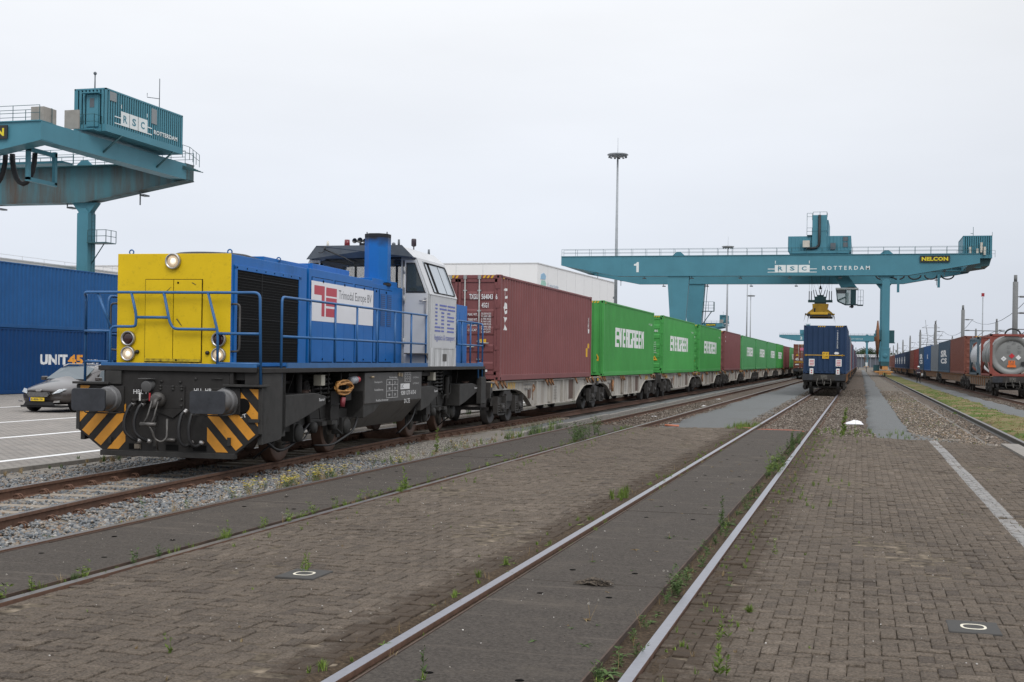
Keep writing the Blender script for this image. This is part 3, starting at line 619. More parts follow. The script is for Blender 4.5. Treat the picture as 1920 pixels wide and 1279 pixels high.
def soot_top(base, z0, z1):
    m = base.copy(); m.name = 'sooted ' + base.name; t = m.node_tree; L = t.links; N = t.nodes; b = N['Principled BSDF']; src = b.inputs['Base Color'].links[0].from_socket
    co = N.new('ShaderNodeTexCoord'); se = N.new('ShaderNodeSeparateXYZ'); L.new(co.outputs['Object'], se.inputs[0]); nz = N.new('ShaderNodeTexNoise'); nz.inputs['Scale'].default_value = 5; nz.inputs['Detail'].default_value = 6; L.new(co.outputs['Object'], nz.inputs['Vector'])
    ad = N.new('ShaderNodeMath'); ad.operation = 'MULTIPLY_ADD'; ad.inputs[1].default_value = .28; L.new(nz.outputs['Fac'], ad.inputs[0]); L.new(se.outputs[2], ad.inputs[2])
    mr = N.new('ShaderNodeMapRange'); mr.inputs[1].default_value = z0 + .14; mr.inputs[2].default_value = z1 + .14; L.new(ad.outputs[0], mr.inputs[0])
    mx = N.new('ShaderNodeMix'); mx.data_type = 'RGBA'; L.new(mr.outputs[0], mx.inputs[0]); L.new(src, mx.inputs[6]); mx.inputs[7].default_value = (.02, .022, .028, 1); L.new(mx.outputs[2], b.inputs['Base Color']); return m
M_chim = soot_top(M_blue, 3.98, 4.17)
LOCO = thing('locomotive', 'blue and white shunting locomotive with a yellow nose and orange-black warning stripes, headlights on', 'locomotive', (-9.8635, 16.51, 0), R(2.8))
def LP(name, mb, m, parent=None, bevel=0.006, smooth=None): return mb.build(name, m, parent or LOCO, bevel, smooth)
def rrect(cx, cz, hw, hh, r, k=4):
    o = []
    for (x, z, a0) in ((cx + hw - r, cz + hh - r, 0), (cx - hw + r, cz + hh - r, 90), (cx - hw + r, cz - hh + r, 180), (cx + hw - r, cz - hh + r, 270)):
        for i in range(k + 1): a = R(a0 + 90 * i / k); o.append((x + r * math.cos(a), z + r * math.sin(a)))
    return o
# --- underframe and headstock
m = MB(); m.box(-1.12, 1.5, 0.02, .95, 1.47, 1.54); m.box(-1.5, 1.5, .95, 13.42, 1.47, 1.54); m.box(-1.12, 1.42, -0.05, 0.1, 1.475, 1.545); m.box(-0.55, 0.55, .1, 13.3, 1.15, 1.47)
m.box(-1.04, 1.44, 0.05, 0.12, 1.36, 1.47); m.box(1.36, 1.44, .1, .95, 1.30, 1.47)
frame = LP('underframe', m, M_frame)
m = MB()
m.prism([(-1.03, .26), (1.07, .26), (1.5, .60), (1.5, 1.24), (.98, 1.26), (.98, 1.47), (-1.05, 1.47), (-1.05, 1.26), (-1.5, 1.26), (-1.5, .60)], 0, 0.07, 'y')
hs = LP('headstock', m, M_frame)
m = MB(); m.box(-1.07, 1.09, -.05, .07, .205, .285); LP('guard_beam', m, M_framel, hs)
# rectangular holes along the bottom (dark recess plates)
for x0, x1 in ((-.62, -.42), (-.02, .18), (.42, .63)): LP('cut_out', MB().box(x0, x1, -.006, .0, .305, .39), M_dark, hs, 0)
m = MB(); m.box(-.53, -.46, -.01, -.004, .315, .385); m.box(-.43, -.425, -.01, -.004, .31, .39); m.box(-.50, -.44, -.011, -.005, .32, .38); LP('painted_hole_light', m, M_sleeper, hs, 0)  # pale slips painted as light showing through the dark hole
# side cheeks (grey boxes behind the stripes)
m = MB()
for s in (-1, 1):
    zt_ = 1.47 if s > 0 else 1.26; m.prism([(0.07, .42), (.75, .46), (.93, .60), (.93, zt_), (.07, zt_)], s * 1.40, s * 1.47, 'x'); m.box(s * 1.44, s * 1.50, -.012, .05, .58, 1.25)
    m.box(s * 1.0, s * 1.47, .80, .93, .50, 1.47)
[LP('side_cheek', q, M_framel, hs) for q in split_x(m)]
# warning stripes, clipped to the painted fields
def clip(poly, conv):
    out_ = poly
    for i in range(len(conv)):
        a, b = conv[i], conv[(i + 1) % len(conv)]; inp = out_; out_ = []
        def side(p): return (b[0] - a[0]) * (p[1] - a[1]) - (b[1] - a[1]) * (p[0] - a[0])
        for j in range(len(inp)):
            p, q = inp[j], inp[(j + 1) % len(inp)]; sp, sq = side(p), side(q)
            if sp >= 0: out_.append(p)
            if (sp >= 0) != (sq >= 0):
                t = sp / (sp - sq); out_.append((p[0] + (q[0] - p[0]) * t, p[1] + (q[1] - p[1]) * t))
        if not out_: return []
    return out_
m = MB()
for sgn, field, offs in ((1, [(.64, .30), (1.06, .30), (1.46, .62), (1.46, 1.235), (1.28, 1.235), (.64, 1.05)], [.10, .38, .66, .94, 1.24]), (-1, [(-1.47, .62), (-1.02, .30), (-.68, .30), (-.68, 1.0), (-1.30, 1.24), (-1.47, 1.24)], [.10, .38, .66, .94, 1.22])):
    sl = 1.08
    for o in offs:
        wv = .15
        # band: z = z0 - sgn*sl*(x - sgn*0.64) 
        x0, x1 = -2, 2
        z = lambda x, k: (0.44 + (o - .10) * 1.30 + k) - sgn * sl * (x - sgn * .66)
        if sgn > 0: band = [(x0, z(x0, 0)), (x1, z(x1, 0)), (x1, z(x1, wv * 1.35)), (x0, z(x0, wv * 1.35))]
        else: band = [(x0, z(x0, 0)), (x1, z(x1, 0)), (x1, z(x1, wv * 1.35)), (x0, z(x0, wv * 1.35))]
        c = clip(band, field)
        if len(c) > 2: m.plate([(p[0], -.0035, p[1]) for p in c], (0, -1, 0), 0.001)
[LP('warning_stripes', q, M_orange, hs, 0) for q in split_x(m)]
m = MB(); m.lathe([(.11, 0), (.11, .012), (.095, .012)], (1.20, -.002, .99), (0, -1, 0), 20); LP('round_hole', m, M_dark, hs, 0)
# buffers
for s in (-1, 1):
    b = MB(); b.prism(rrect(s * .935, 1.05, .27, .165, .05), -.62, -.585, 'y')
    hd = LP('buffer', b, M_buff)
    b = MB(); b.lathe([(.085, -.585), (.085, -.40), (.15, -.38), (.155, -.12), (.18, -.11), (.19, -.03), (.2, -.03), (.2, 0)], (s*.935, 0, 1.05), (0, 1, 0), 28); LP('buffer_sleeve', b, mat('grey buffer sleeve', (0.13, 0.13, 0.132), rough=0.5, vs=8, var=0.25, dirt=(0.04, 0.035, 0.03), da=0.5, ds=4), hd)
    b = MB(); b.box(s*.935 - .23, s*.935 + .23, -.03, 0.001, .86, 1.24); LP('buffer_plate', b, M_frame, hd)
    b = MB(); b.tube(bend([(s*.935 - s*.32, -.02, .86), (s*.935 - s*.32, -.42, .855), (s*.935 + s*.16, -.42, .855), (s*.935 + s*.26, -.30, .88), (s*.935 + s*.2, -.02, 1.0)], .05, 3), .011, 6); LP('shunter_grip', b, M_frame, hd, 0)
# steps above the buffers, with a small locker opening
for s in (-1, 1):
    b = MB(); b.box(s * .92, s * 1.52, -.10, .22, 1.265, 1.30); st = LP('corner_step', b, M_framel)
    b = MB(); b.box(-1.06, -1.0, .06, .9, 1.26, 1.47) if s < 0 else b.box(.99, 1.05, -.02, .24, 1.30, 1.475).box(1.22, 1.44, .0, .24, 1.30, 1.475).box(.99, 1.44, .22, .26, 1.30, 1.475); LP('step_riser', b, M_frame, st)
# coupling
m = MB(); m.box(-.30, .28, -.03, 0.0, .92, 1.26); m.prism([(-.30, .92), (.10, .78), (.28, .92)], -.03, 0, 'y')
cp = LP('coupler_plate', m, M_frame)
m = MB()
for x in (-.26, -.1, .1, .24):
    for z in (.97, 1.06, 1.21, 1.25): 
        if abs(x) > .2 or z > 1.2: m.lathe([(.02, 0), (.02, .018), (.012, .024)], (x, -.03, z), (0, -1, 0), 8)
LP('bolts', m, M_framel, cp, 0)
m = MB(); m.lathe([(.085, 0), (.085, .03), (.11, .05), (.115, .11), (.08, .16)], (-.10, -.03, 1.05), (0, -1, 0), 20)
m.tube(bend([(-.04, -.05, 1.06), (-.03, -.2, 1.08), (-.02, -.33, 1.05), (-.03, -.34, .97), (-.07, -.30, .95)], .05, 3), .03, 8); hk = LP('drawhook', m, M_steelgrey, cp)
m = MB(); m.tube(bend([(-.09, -.30, 1.04), (-.15, -.33, .80), (-.20, -.34, .71)], .03), .014, 6); m.tube(bend([(-.0, -.30, 1.04), (-.04, -.33, .80), (-.08, -.34, .71)], .03), .016, 6)
m.cyl((-.25, -.34, .70), (.0, -.34, .70), .032); m.tube(bend([(-.12, -.34, .70), (-.06, -.33, .60), (-.04, -.30, .48), (.06, -.28, .44), (.12, -.24, .50), (.10, -.2, .78)], .05), .018, 6); m.cyl((-.02, -.05, .46), (.16, -.05, .46), .03); m.cyl((-.07, -.26, .52), (-.06, -.16, .32), .012)
LP('screw_coupling', m, mat('coupling steel', (0.10, 0.095, 0.09), rough=0.45, metal=0.5, vs=12, var=0.3), hk, 0)
# brake hoses and cocks
for x, zz in ((-.50, 1), (-.34, 1), (.34, 0), (.50, 0)):
    z0 = 1.0 if zz else .90
    b = MB(); b.tube(bend([(x - .01, -.06, z0), (x - .04, -.14, z0 - .04), (x - (.10 if zz else .06), -.20, z0 - .24), (x - (.08 if zz else .04), -.2, z0 - .44), (x + .02, -.15, z0 - .53), (x + .09, -.07, .43)], .12, 4), .026, 8); h = LP('brake_hose', b, M_black, None, 0)
    b = MB(); b.lathe([(.034, 0), (.034, .03), (.028, .03), (.034, .05), (.03, .07)], (x - .01, -.05, z0 + .005), (-.15, -.75, -.5), 10); b.lathe([(.03, 0), (.036, .04), (.02, .07)], (x + .06, -.09, .445), (.9, .3, -.25), 8); LP('hose_fitting', b, M_chrome, h, 0)
    if zz:
        b = MB(); b.cyl((x + .02, -.03, 1.03), (x + .0, -.13, 1.03), .03, n=10); b.cyl((x - .03, -.08, 1.02), (x + .09, -.06, 1.06), .02, n=8); LP('brake_cock', b, M_frame, h, 0)
        b = MB(); b.box(x + .10, x + .125, -.13, -.11, 1.03, 1.15); LP('cock_handle', b, mat('handle white', (.6, .6, .58), rough=.5) if x < -.4 else mat('handle red', (.38, .02, .03), rough=.5), h)
m = MB(); m.text('HBL', (-.56, -.004, 1.13), (1, 0, 0), (0, 0, 1), .16, .065, .01); m.text('HLL', (-.36, -.004, 1.13), (1, 0, 0), (0, 0, 1), .16, .065, .01); m.text('HLL', (.42, -.004, 1.17), (1, 0, 0), (0, 0, 1), .14, .06, .01); m.text('HBL', (.60, -.004, 1.17), (1, 0, 0), (0, 0, 1), .14, .06, .01)
m.text('-T', (1.17, -.006, .80), (1, 0, .3), (-.3, 0, 1), .10, .05, .02)
LP('stencil', m, M_wtext, hs, 0)
# socket, junction box, chains
m = MB(); m.box(-1.0, -.74, -.05, .0, 1.27, 1.47); LP('junction_box', m, M_framel)
m = MB(); m.cyl((-.28, -.01, 1.27), (-.28, -.14, 1.24), .085, n=14); m.box(-.40, -.19, -.17, -.02, 1.355, 1.365); LP('jumper_socket', m, mat('socket grey', (0.1, .1, .1), rough=.5))
m = MB(); m.tube(bend([(-.17, -.02, .82), (-.19, -.05, .70), (-.185, -.05, .55), (-.18, -.03, .46)], .04), .010, 5); m.box(-.21, -.16, -.05, -.02, .36, .46); m.box(.33, .38, -.05, -.0, .36, .46); m.box(-.95, -.90, -.03, 0, .38, .48); m.box(.97, 1.02, -.03, 0, .40, .52); m.box(-1.47, -1.37, -.03, 0, .87, .92); m.box(1.30, 1.47, -.03, 0, .75, .80); m.cyl((.70, -.02, 1.38), (.88, -.02, 1.38), .008, n=6)
for x in (-.1, .2, .45, -.3): m.lathe([(.02, 0), (.02, .02)], (x, 0, 1.33 + .05 * math.sin(x * 30)), (0, -1, 0), 8)
LP('headstock_fittings', m, M_framel, hs, 0)
# --- hood (long nose)
HW = .92
m = MB(); m.box(-HW, HW, .14, 3.06, 1.545, 3.22); hood = LP('radiator_hood', m, M_blue)
m = MB(); m.box(-HW, HW, .12, .14, 1.56, 3.225); nose = LP('yellow_nose', m, M_yel)
# nose double door: proud panels with a dark gap
m = MB(); m.box(-.455, .475, .112, .12, 1.605, 2.845); LP('door_gap', m, M_dark, nose, 0)
m = MB(); m.box(-.445, .005, .10, .112, 1.615, 2.835); dl = LP('nose_door', m, M_yel, nose, .004)
m = MB(); m.box(.015, .465, .10, .112, 1.615, 2.835); dr = LP('nose_door', m, M_yel, nose, .004)
m = MB(); m.lathe([(.016, 0), (.016, .004)], (.085, .1, 2.79), (0, -1, 0), 10); m.lathe([(.016, 0), (.016, .004)], (.07, .1, 1.64), (0, -1, 0), 10); LP('lock', m, M_dark, dr, 0)
m = MB(); m.plate([(-.04, .0975, 2.72), (-.02, .0975, 2.73), (-.16, .0975, 2.60), (-.17, .0975, 2.61)], (0, -1, 0), .001); m.plate([(.06, .0975, 2.25), (.08, .0975, 2.26), (.16, .0975, 2.15), (.15, .0975, 2.145)], (0, -1, 0), .001); m.plate([(.30, .0975, 2.79), (.32, .0975, 2.795), (.38, .0975, 2.76), (.37, .0975, 2.755)], (0, -1, 0), .001); LP('scratches', m, mat('scratch grime', (.12, .09, .02), rough=.8), nose, 0)
m = MB(); m.box(-.47, .49, .098, .12, 1.56, 1.60); LP('door_sill', m, mat('scraped yellow', (0.45, 0.32, 0.02), rough=.6, vs=5, dirt=(0.03, 0.025, 0.02), da=.8, ds=14), nose)
m = MB(); m.box(-.445, .465, .0985, .0999, 1.617, 1.66); LP('dirty_door_edge', m, mat('oily door edge', (0.50, 0.37, 0.01), rough=.6, vs=5, dirt=(0.05, 0.035, 0.01), da=.9, ds=16), nose, 0)
def lamp(x, z, r, lit, tilt=0):
    b = MB(); b.lathe([(r * .86, .0), (r, .0), (r, .035), (r * .97, .055), (r * .84, .06), (r * .80, .03)], (x, .12, z), (0, -1, 0), 28); o = LP('headlight' if lit else 'tail_light', b, M_chrome, nose, 0)
    b = MB(); b.lathe([(r * .84, .028), (r * .6, .042), (r * .3, .048), (0.001, .05)], (x, .12, z), (0, -1, 0), 24); g_ = LP('lens', b, M_lit if lit else M_red, o, 0)
    if lit: b = MB(); b.lathe([(r * .42, .047), (r * .2, .053), (0.001, .054)], (x + r * .08, .12, z - r * .02), (0, -1, 0), 16); LP('bulb', b, M_lithot, o, 0)
for x in (-.715, .755): lamp(x, 1.955, .112, False); lamp(x, 1.725, .112, True)
lamp(.0, 3.11, .12, True)
m = MB()
for x in (-.57, .57): m.lathe([(.03, 0), (.03, .03), (.015, .045)], (x, .12, 1.755), (0, -1, 0), 10)
LP('black_knob', m, M_black, nose, 0)
# side grille with frame and wire mesh on both sides
for s in (-1, 1):
    X = s * HW
    m = MB(); 
    for y0, y1, z0, z1 in ((.22, .31, 1.60, 3.05), (2.68, 2.78, 1.60, 3.05), (.22, 2.78, 3.0, 3.07), (.22, 2.78, 1.56, 1.615)): m.box(X, X + s * .02, y0, y1, z0, z1)
    gr = LP('grille', m, M_blue, hood, .003)
    m = MB(); m.box(X, X + s * .004, .31, 2.68, 1.61, 3.0); LP('grille_void', m, M_dark, gr, 0)
    m = MB()
    y = .33
    while y < 2.67: m.box(X + s * .010, X + s * .013, y, y + .005, 1.61, 3.0); y += .035
    z = 1.63
    while z < 3.0: m.box(X + s * .013, X + s * .016, .31, 2.68, z, z + .004); z += .043
    for z in (1.94, 2.28, 2.62, 2.88): m.box(X + s * .013, X + s * .018, .31, 2.68, z, z + .009)
    m.box(X + s * .013, X + s * .020, 1.18, 1.20, 1.61, 3.0); LP('wire_mesh', m, M_mesh, gr, 0)
    m = MB()
    for i in range(8): m.lathe([(.012, 0), (.012, .006)], (X + s * .02, .30 + i * .34, 3.035), (s, 0, 0), 6)
    LP('screws', m, M_dark, gr, 0)
    m = MB(); m.tube(bend([(X, .165, 1.78), (X + s * .13, .165, 1.78), (X + s * .13, .165, 2.48), (X, .165, 2.48)], .06), .016, 8); LP('grab_bar', m, M_steelgrey, hood, 0)
m = MB(); m.box(-.80, .80, .5, 3.0, 3.22, 3.235); m.lathe([(.72, 0), (.72, .03), (.55, .085), (.3, .10), (.001, .105)], (.05, 1.3, 3.225), (0, 0, 1), 40)
LP('roof_fan', m, M_mesh, hood, 0)
def eye(x, y, z, p, r=.035): b = MB(); b.tube([(x + r * math.cos(a), y, z + r + r * math.sin(a)) for a in [i * math.pi / 6 for i in range(13)]], .011, 6); LP('lifting_eye', b, M_bluerail, p, 0)
eye(-.74, .2, 3.22, hood); eye(.86, .2, 3.22, hood); eye(.6, 2.6, 3.3, hood)
# engine hood
m = MB(); m.box(-HW, HW, 3.16, 6.48, 1.545, 3.235); eng = LP('engine_hood', m, M_blue)
m = MB(); m.box(-HW + .02, HW - .02, 6.48, 8.45, 1.545, 3.19); rear_h = LP('silencer_hood', m, M_blue)
m = MB(); m.box(-HW + .05, HW - .05, 3.04, 3.18, 1.545, 3.19); LP('hood_joint', m, M_dark, eng, 0)
LP('roof_box', MB().box(-.6, .6, 2.0, 3.9, 3.22, 3.34), M_blue, eng); LP('roof_box', MB().box(-.55, .6, 4.1, 6.0, 3.235, 3.39), M_blue, eng)
m = MB(); m.box(-.5, .86, 6.6, 8.2, 3.19, 3.30); LP('roof_box', m, M_blue, rear_h)
for s in (-1, 1):
    X = s * HW
    for (a, b_) in ((3.28, 4.30), (4.38, 5.34), (5.44, 6.42), (6.56, 6.86), (6.92, 7.74)):
        pr = eng if a < 6.5 else rear_h; XX = X if a < 6.5 else X - s * .02
        m = MB(); m.box(XX, XX + s * .004, a, b_, 1.62, 3.10); gpn = LP('door_seam', m, M_dark, pr, 0)
        m = MB(); mid = (a + b_) / 2
        if b_ - a > .5: m.box(XX, XX + s * .012, a + .012, mid - .004, 1.632, 3.088); m.box(XX, XX + s * .012, mid + .004, b_ - .012, 1.632, 3.088)
        else: m.box(XX, XX + s * .012, a + .012, b_ - .012, 1.632, 3.088)
        d = LP('hood_door', m, M_blue, pr, .003)
        m = MB(); m.lathe([(.022, 0), (.022, .01)], (XX + s * .012, mid, 3.04), (s, 0, 0), 8); m.lathe([(.016, 0), (.016, .01)], (XX + s * .012, mid, 1.68), (s, 0, 0), 8); LP('latch', m, M_dark, d, 0)
        if a > 6.8:
            m = MB()
            for q in (.06, .46):
                m.box(XX + s * .013, XX + s * .018, a + q, a + q + .28, 2.36, 3.0)
            LP('louvre', m, mat('louvre blue', (0.018, 0.06, 0.17), rough=.5), d, 0)
            m = MB()
            for q in (.06, .46):
                for j in range(16): m.box(XX + s * .014, XX + s * .022, a + q + .01, a + q + .27, 2.37 + j * .04, 2.385 + j * .04)
            LP('louvre_blades', m, M_blue, d, 0)
    # white operator board
    m = MB(); SX = X + s * .0145; m.box(X + s * .0125, SX, 3.24, 6.47, 2.34, 3.03); bd = LP('sign_board', m, M_signw, eng, 0)
    uy = (0, s, 0); n_ = .0012 * s
    def R_(y0, y1, z0, z1, mm): mm.box(SX, SX + s * .0012, y0, y1, z0, z1) if s > 0 else mm.box(SX, SX + s * .0012, 9.71 - y1, 9.71 - y0, z0, z1)
    m = MB(); R_(3.37, 3.86, 2.80, 2.96, m); R_(3.80, 3.92, 2.43, 2.96, m) if False else R_(3.72, 3.86, 2.43, 2.80, m)
    for z in (2.80, 2.62, 2.43): R_(3.93, 4.46, z, z + (.15 if z > 2.5 else .15), m)
    R_(3.93, 4.06, 2.43, 2.95, m) if False else None
    LP('red_logo', m, M_signr, bd, 0)
    m = MB(); o_ = (SX + s * .0012, 4.56, 2.73) if s > 0 else (SX + s * .0012, 5.15, 2.73); m.text('Trimodal Europe BV', o_, uy, (0, 0, 1), 1.80 if s > 0 else -1.8 * -1, .205, -.005); LP('lettering', m, M_signk, bd, 0)
# kick plate along the walkway, both sides
for s in (-1, 1):
    m = MB(); m.box(s * 1.46, s * 1.48, .95, 8.6, 1.541, 1.62); m.box(s * 1.46, s * 1.48, 10.7, 13.3, 1.541, 1.62); LP('toe_board', m, M_bluerail, None, 0)
m = MB(); m.box(-1.08, 1.42, -.045, -.02, 1.546, 1.592); LP('toe_board', m, M_bluerail, None, .004)
# chimney
m = MB(); o8 = [(.66 + .27 * math.cos(a), 7.5 + .27 * math.sin(a)) for a in [math.pi / 8 + i * math.pi / 4 for i in range(8)]]
m.prism(o8, 3.25, 4.18, 'z'); ch = LP('chimney', m, M_chim, rear_h, .01)
m = MB(); o9 = [(.66 + .272 * math.cos(a), 7.5 + .272 * math.sin(a)) for a in [math.pi / 8 + i * math.pi / 4 for i in range(8)]]; m.prism(o9, 4.17, 4.25, 'z'); LP('sooty_rim', m, M_soot, ch, .01)
m = MB(); m.cyl((.45, 7.42, 4.25), (.45, 7.42, 4.29), .012, n=6); m.cyl((.88, 7.42, 4.25), (.88, 7.42, 4.29), .012, n=6); m.lathe([(.3, 0), (.3, .05)], (.66, 7.5, 3.19), (0, 0, 1), 8, False); LP('rim_lugs', m, M_soot, ch, 0)
# --- cab
CF, CR = 8.45, 10.62
# side profile polygon of the cab cross-section (w,z): vertical to 3.08, then leaning in to 1.18 at 3.84
m = MB()
for s in (-1, 1):
    # side wall lower, with thickness
    m.box(s * 1.44, s * 1.5, CF + .1, CR, 1.95, 3.07)
m_lo = MB()
for s in (-1, 1): m_lo.box(s * 1.44, s * 1.503, CF + .1, CR, 1.545, 1.95)
SW = {}
for sg, q, ql in zip((-1, 1), split_x(m), split_x(m_lo)): SW[sg] = LP('cab_side', q, M_white); LP('sooty_lower_panel', ql, M_whited, SW[sg])
m = MB(); m.box(-1.5, -.92, CF, CF + .06, 1.545, 3.07); m.box(.92, 1.5, CF, CF + .06, 1.545, 3.07)
m.box(-1.5, 1.5, CR - .06, CR, 1.545, 3.07)
for s in (-1, 1):
    m.prism([(1.50 * s, 3.07), (1.44 * s, 3.07), (1.15 * s, 3.80), (1.20 * s, 3.84)], CF, CF + .10, 'y'); m.prism([(1.50 * s, 3.07), (1.44 * s, 3.07), (1.15 * s, 3.80), (1.20 * s, 3.84)], CR - .10, CR, 'y')
m.box(-1.2, 1.2, CR - .07, CR, 3.07, 3.12); m.box(-.92, .92, CF, CF + .05, 1.545, 3.2)
m.prism([(1.10, 3.82), (-1.10, 3.82), (-1.18, 3.84), (-.96, 4.06), (.92, 4.06), (1.18, 3.84)], CF, CF + .05, 'y'); m.prism([(1.10, 3.82), (-1.10, 3.82), (-1.18, 3.84), (-.96, 4.06), (.92, 4.06), (1.18, 3.84)], CR - .05, CR, 'y')
# curved upper-left corner frame of the front window
for s in (-1, 1):
    m.prism([(s * 1.10, 3.83), (s * .80, 3.83), (s * .95, 3.78), (s * 1.08, 3.62), (s * 1.14, 3.40), (s * 1.24, 3.40)], CF - .002, CF + .045, 'y')
m.box(.86, .90, CF - .003, CF + .05, 3.19, 3.83)
cabf = LP('cab_end_wall', m, M_cabgrey)
m = MB(); m.prism([(-.86, 3.2), (.86, 3.2), (.86, 3.84), (-.84, 3.84), (-.98, 3.78), (-1.10, 3.6), (-1.18, 3.35), (-1.2, 3.2)], CF + .02, CF + .03, 'y'); LP('front_window', m, M_glass, cabf, 0)
m = MB(); m.box(-1.2, 1.2, CR - .045, CR - .035, 3.12, 3.82); LP('rear_window', m, M_glass, cabf, 0)
m = MB()
for x in (-.95, -.42, .05, .5, 1.0): m.box(x, x + .05, CR - .06, CR - .03, 3.12, 3.82)
m.prism([(-.86, 3.82), (.86, 3.82), (.86, 3.86), (-.86, 3.86)], CF - .006, CF, 'y'); LP('window_rubber', m, M_black, cabf, 0)
# cab door in the front wall right of the hood (and mirrored left)
for s in (-1, 1):
    m = MB(); m.prism([(s * .95, 1.60), (s * 1.47, 1.60), (s * 1.47, 3.09), (s * 1.20, 3.80), (s * .95, 3.80)], CF - .035, CF - .001, 'y'); d = LP('cab_door', m, M_white, cabf, .008)
    m = MB(); m.prism([(s * .985, 3.10), (s * 1.43, 3.10), (s * 1.40, 3.16), (s * 1.18, 3.74), (s * .985, 3.74)], CF - .042, CF - .035, 'y'); w_ = LP('window_rubber', m, M_black, d, .004)
    m = MB(); m.prism([(s * 1.01, 3.13), (s * 1.39, 3.13), (s * 1.165, 3.715), (s * 1.01, 3.715)], CF - .047, CF - .042, 'y'); LP('door_window', m, glassmat('door glass', (0.05, 0.065, 0.07), 0.75, .04), d, 0)
    m = MB(); m.cyl((s * 1.30, CF - .08, 2.93), (s * 1.44, CF - .08, 2.93), .014, n=8); m.cyl((s * 1.43, CF - .03, 2.93), (s * 1.43, CF - .09, 2.93), .014, n=8); m.box(s * 1.40, s * 1.44, CF - .06, CF - .035, 2.68, 3.0); LP('handle', m, M_chrome, d, 0)
    m = MB()
    for z in (3.5, 2.9, 2.0): m.cyl((s * .955, CF - .06, z), (s * .955, CF - .06, z + .14), .02, n=8)
    LP('hinge', m, M_cabgrey, d, 0)
    m = MB(); m.box(s * 1.02, s * 1.5, CF - .22, CF - .03, 1.80, 1.825); m.prism([(CF - .22, 1.82), (CF - .04, 1.82), (CF - .04, 1.68)], s * 1.49, s * 1.5, 'x'); LP('door_step', m, M_steelgrey, d, 0)
# side: leaning window band
for s in (-1, 1):
    def SP(y, z, o=0.0):
        t = (z - 3.07) / .77; return (s * (1.50 - .31 * t) + s * o, y, z)
    m = MB(); nn = Vector((s * .925, 0, .37))
    for y0, y1, z0, z1 in ((CF, CF + .32, 3.07, 3.84), (CR - .1, CR, 3.07, 3.84), (CF + .32, CR - .1, 3.07, 3.12), (CF + .32, CR - .1, 3.79, 3.84)): m.plate([SP(y0, z0), SP(y1, z0), SP(y1, z1), SP(y0, z1)], nn, .012)
    sw = LP('cab_window_frame', m, M_white, SW[s], 0)
    m = MB(); m.tube(bend([SP(CF + .36, 3.13, .02), SP(CR - .12, 3.13, .02), SP(CR - .12, 3.78, .02), SP(CF + .40, 3.78, .02), SP(CF + .36, 3.14, .02)], .08), .013, 6); m.tube([SP(9.9, 3.13, .006), SP(9.9, 3.78, .006)], .007, 6); LP('window_rubber', m, M_black, sw, 0)
    m = MB(); m.plate([SP(CF + .36, 3.12), SP(9.06, 3.12), SP(9.06, 3.79), SP(CF + .36, 3.79)], nn, .004); m.plate([SP(9.26, 3.12), SP(CR - .1, 3.12), SP(CR - .1, 3.79), SP(9.26, 3.79)], nn, .004); LP('side_window', m, M_glass_skysheen, sw, 0)
    m = MB(); m.plate([SP(9.06, 3.12), SP(9.26, 3.12), SP(9.26, 3.79), SP(9.06, 3.79)], nn, .002); LP('open_gap', m, M_dark, sw, 0)
    # LTE stripes logo
    X = s * 1.5 + s * .0045; m = MB()
    def S(y0, y1, z0, z1): m.box(X, X + s * .001, *((y0, y1) if s > 0 else (19.35 - y1, 19.35 - y0)), z0, z1)
    zs = [2.86, 2.78, 2.70, 2.62, 2.54, 2.46]; h_ = .034
    for z in zs: S(8.89, 9.05, z, z + h_)
    for z in (2.38, 2.30): S(8.86, 9.30, z, z + h_)
    for z in (2.86, 2.78): S(9.22, 9.78, z, z + h_)
    for z in (2.70, 2.62, 2.54, 2.46, 2.38, 2.30): S(9.36, 9.58, z, z + h_)
    for z in (2.86, 2.78): S(9.86, 10.48, z, z + h_)
    for z in (2.70, 2.46): S(9.84, 10.08, z, z + h_)
    for z in (2.62, 2.54, 2.38, 2.30): S(9.84, 10.40, z, z + h_)
    LP('striped_logo', m, M_lteb, SW[s], 0)
    m = MB(); m.text('logistics & transport', (X + s * .001, 8.86 if s > 0 else 10.5, 2.08), (0, s, 0), (0, 0, 1), 1.62, .16, .0); LP('lettering', m, M_lteb, SW[s], 0)
    m = MB()
    for a in ((8.90, 10.40, 1.925, 1.932), (8.90, 8.905, 1.58, 1.93), (10.40, 10.405, 1.58, 1.93)): m.box(X, X + s * .001, *a)
    m.box(X, X + s * .002, 9.5, 9.82, 1.66, 1.82); LP('service_flap', m, M_steelgrey, SW[s], 0)
# roof with overhanging visor
m = MB(); prof = [(-1.20, 3.83), (-.97, 4.07), (.92, 4.08), (1.19, 3.85), (1.16, 3.83), (.90, 4.04), (-.94, 4.03), (-1.14, 3.81)]
m.prism(prof, CF - .18, CR + .10, 'y'); roof = LP('cab_roof', m, M_white, None, .01)
m = MB(); m.prism([(-1.2, 3.82), (1.19, 3.84), (.94, 4.09), (-.98, 4.085)], CF - .19, CF - .18, 'y') if False else None
m.plate([(-1.20, CF - .20, 3.80), (-.97, CF - .22, 4.085), (.94, CF - .22, 4.095), (1.20, CF - .20, 3.84), (1.05, CF - .02, 3.87), (-1.05, CF - .02, 3.87)], (0, -.35, .12), .03); LP('sun_visor', m, M_visor, roof, 0)
for x in (-.68, -.04, .42): m = MB(); m.prism([(CF - .21, 4.05), (CF - .01, 4.03), (CF - .04, 3.88)], x, x + .015, 'x'); LP('visor_rib', m, M_visor, roof, 0)
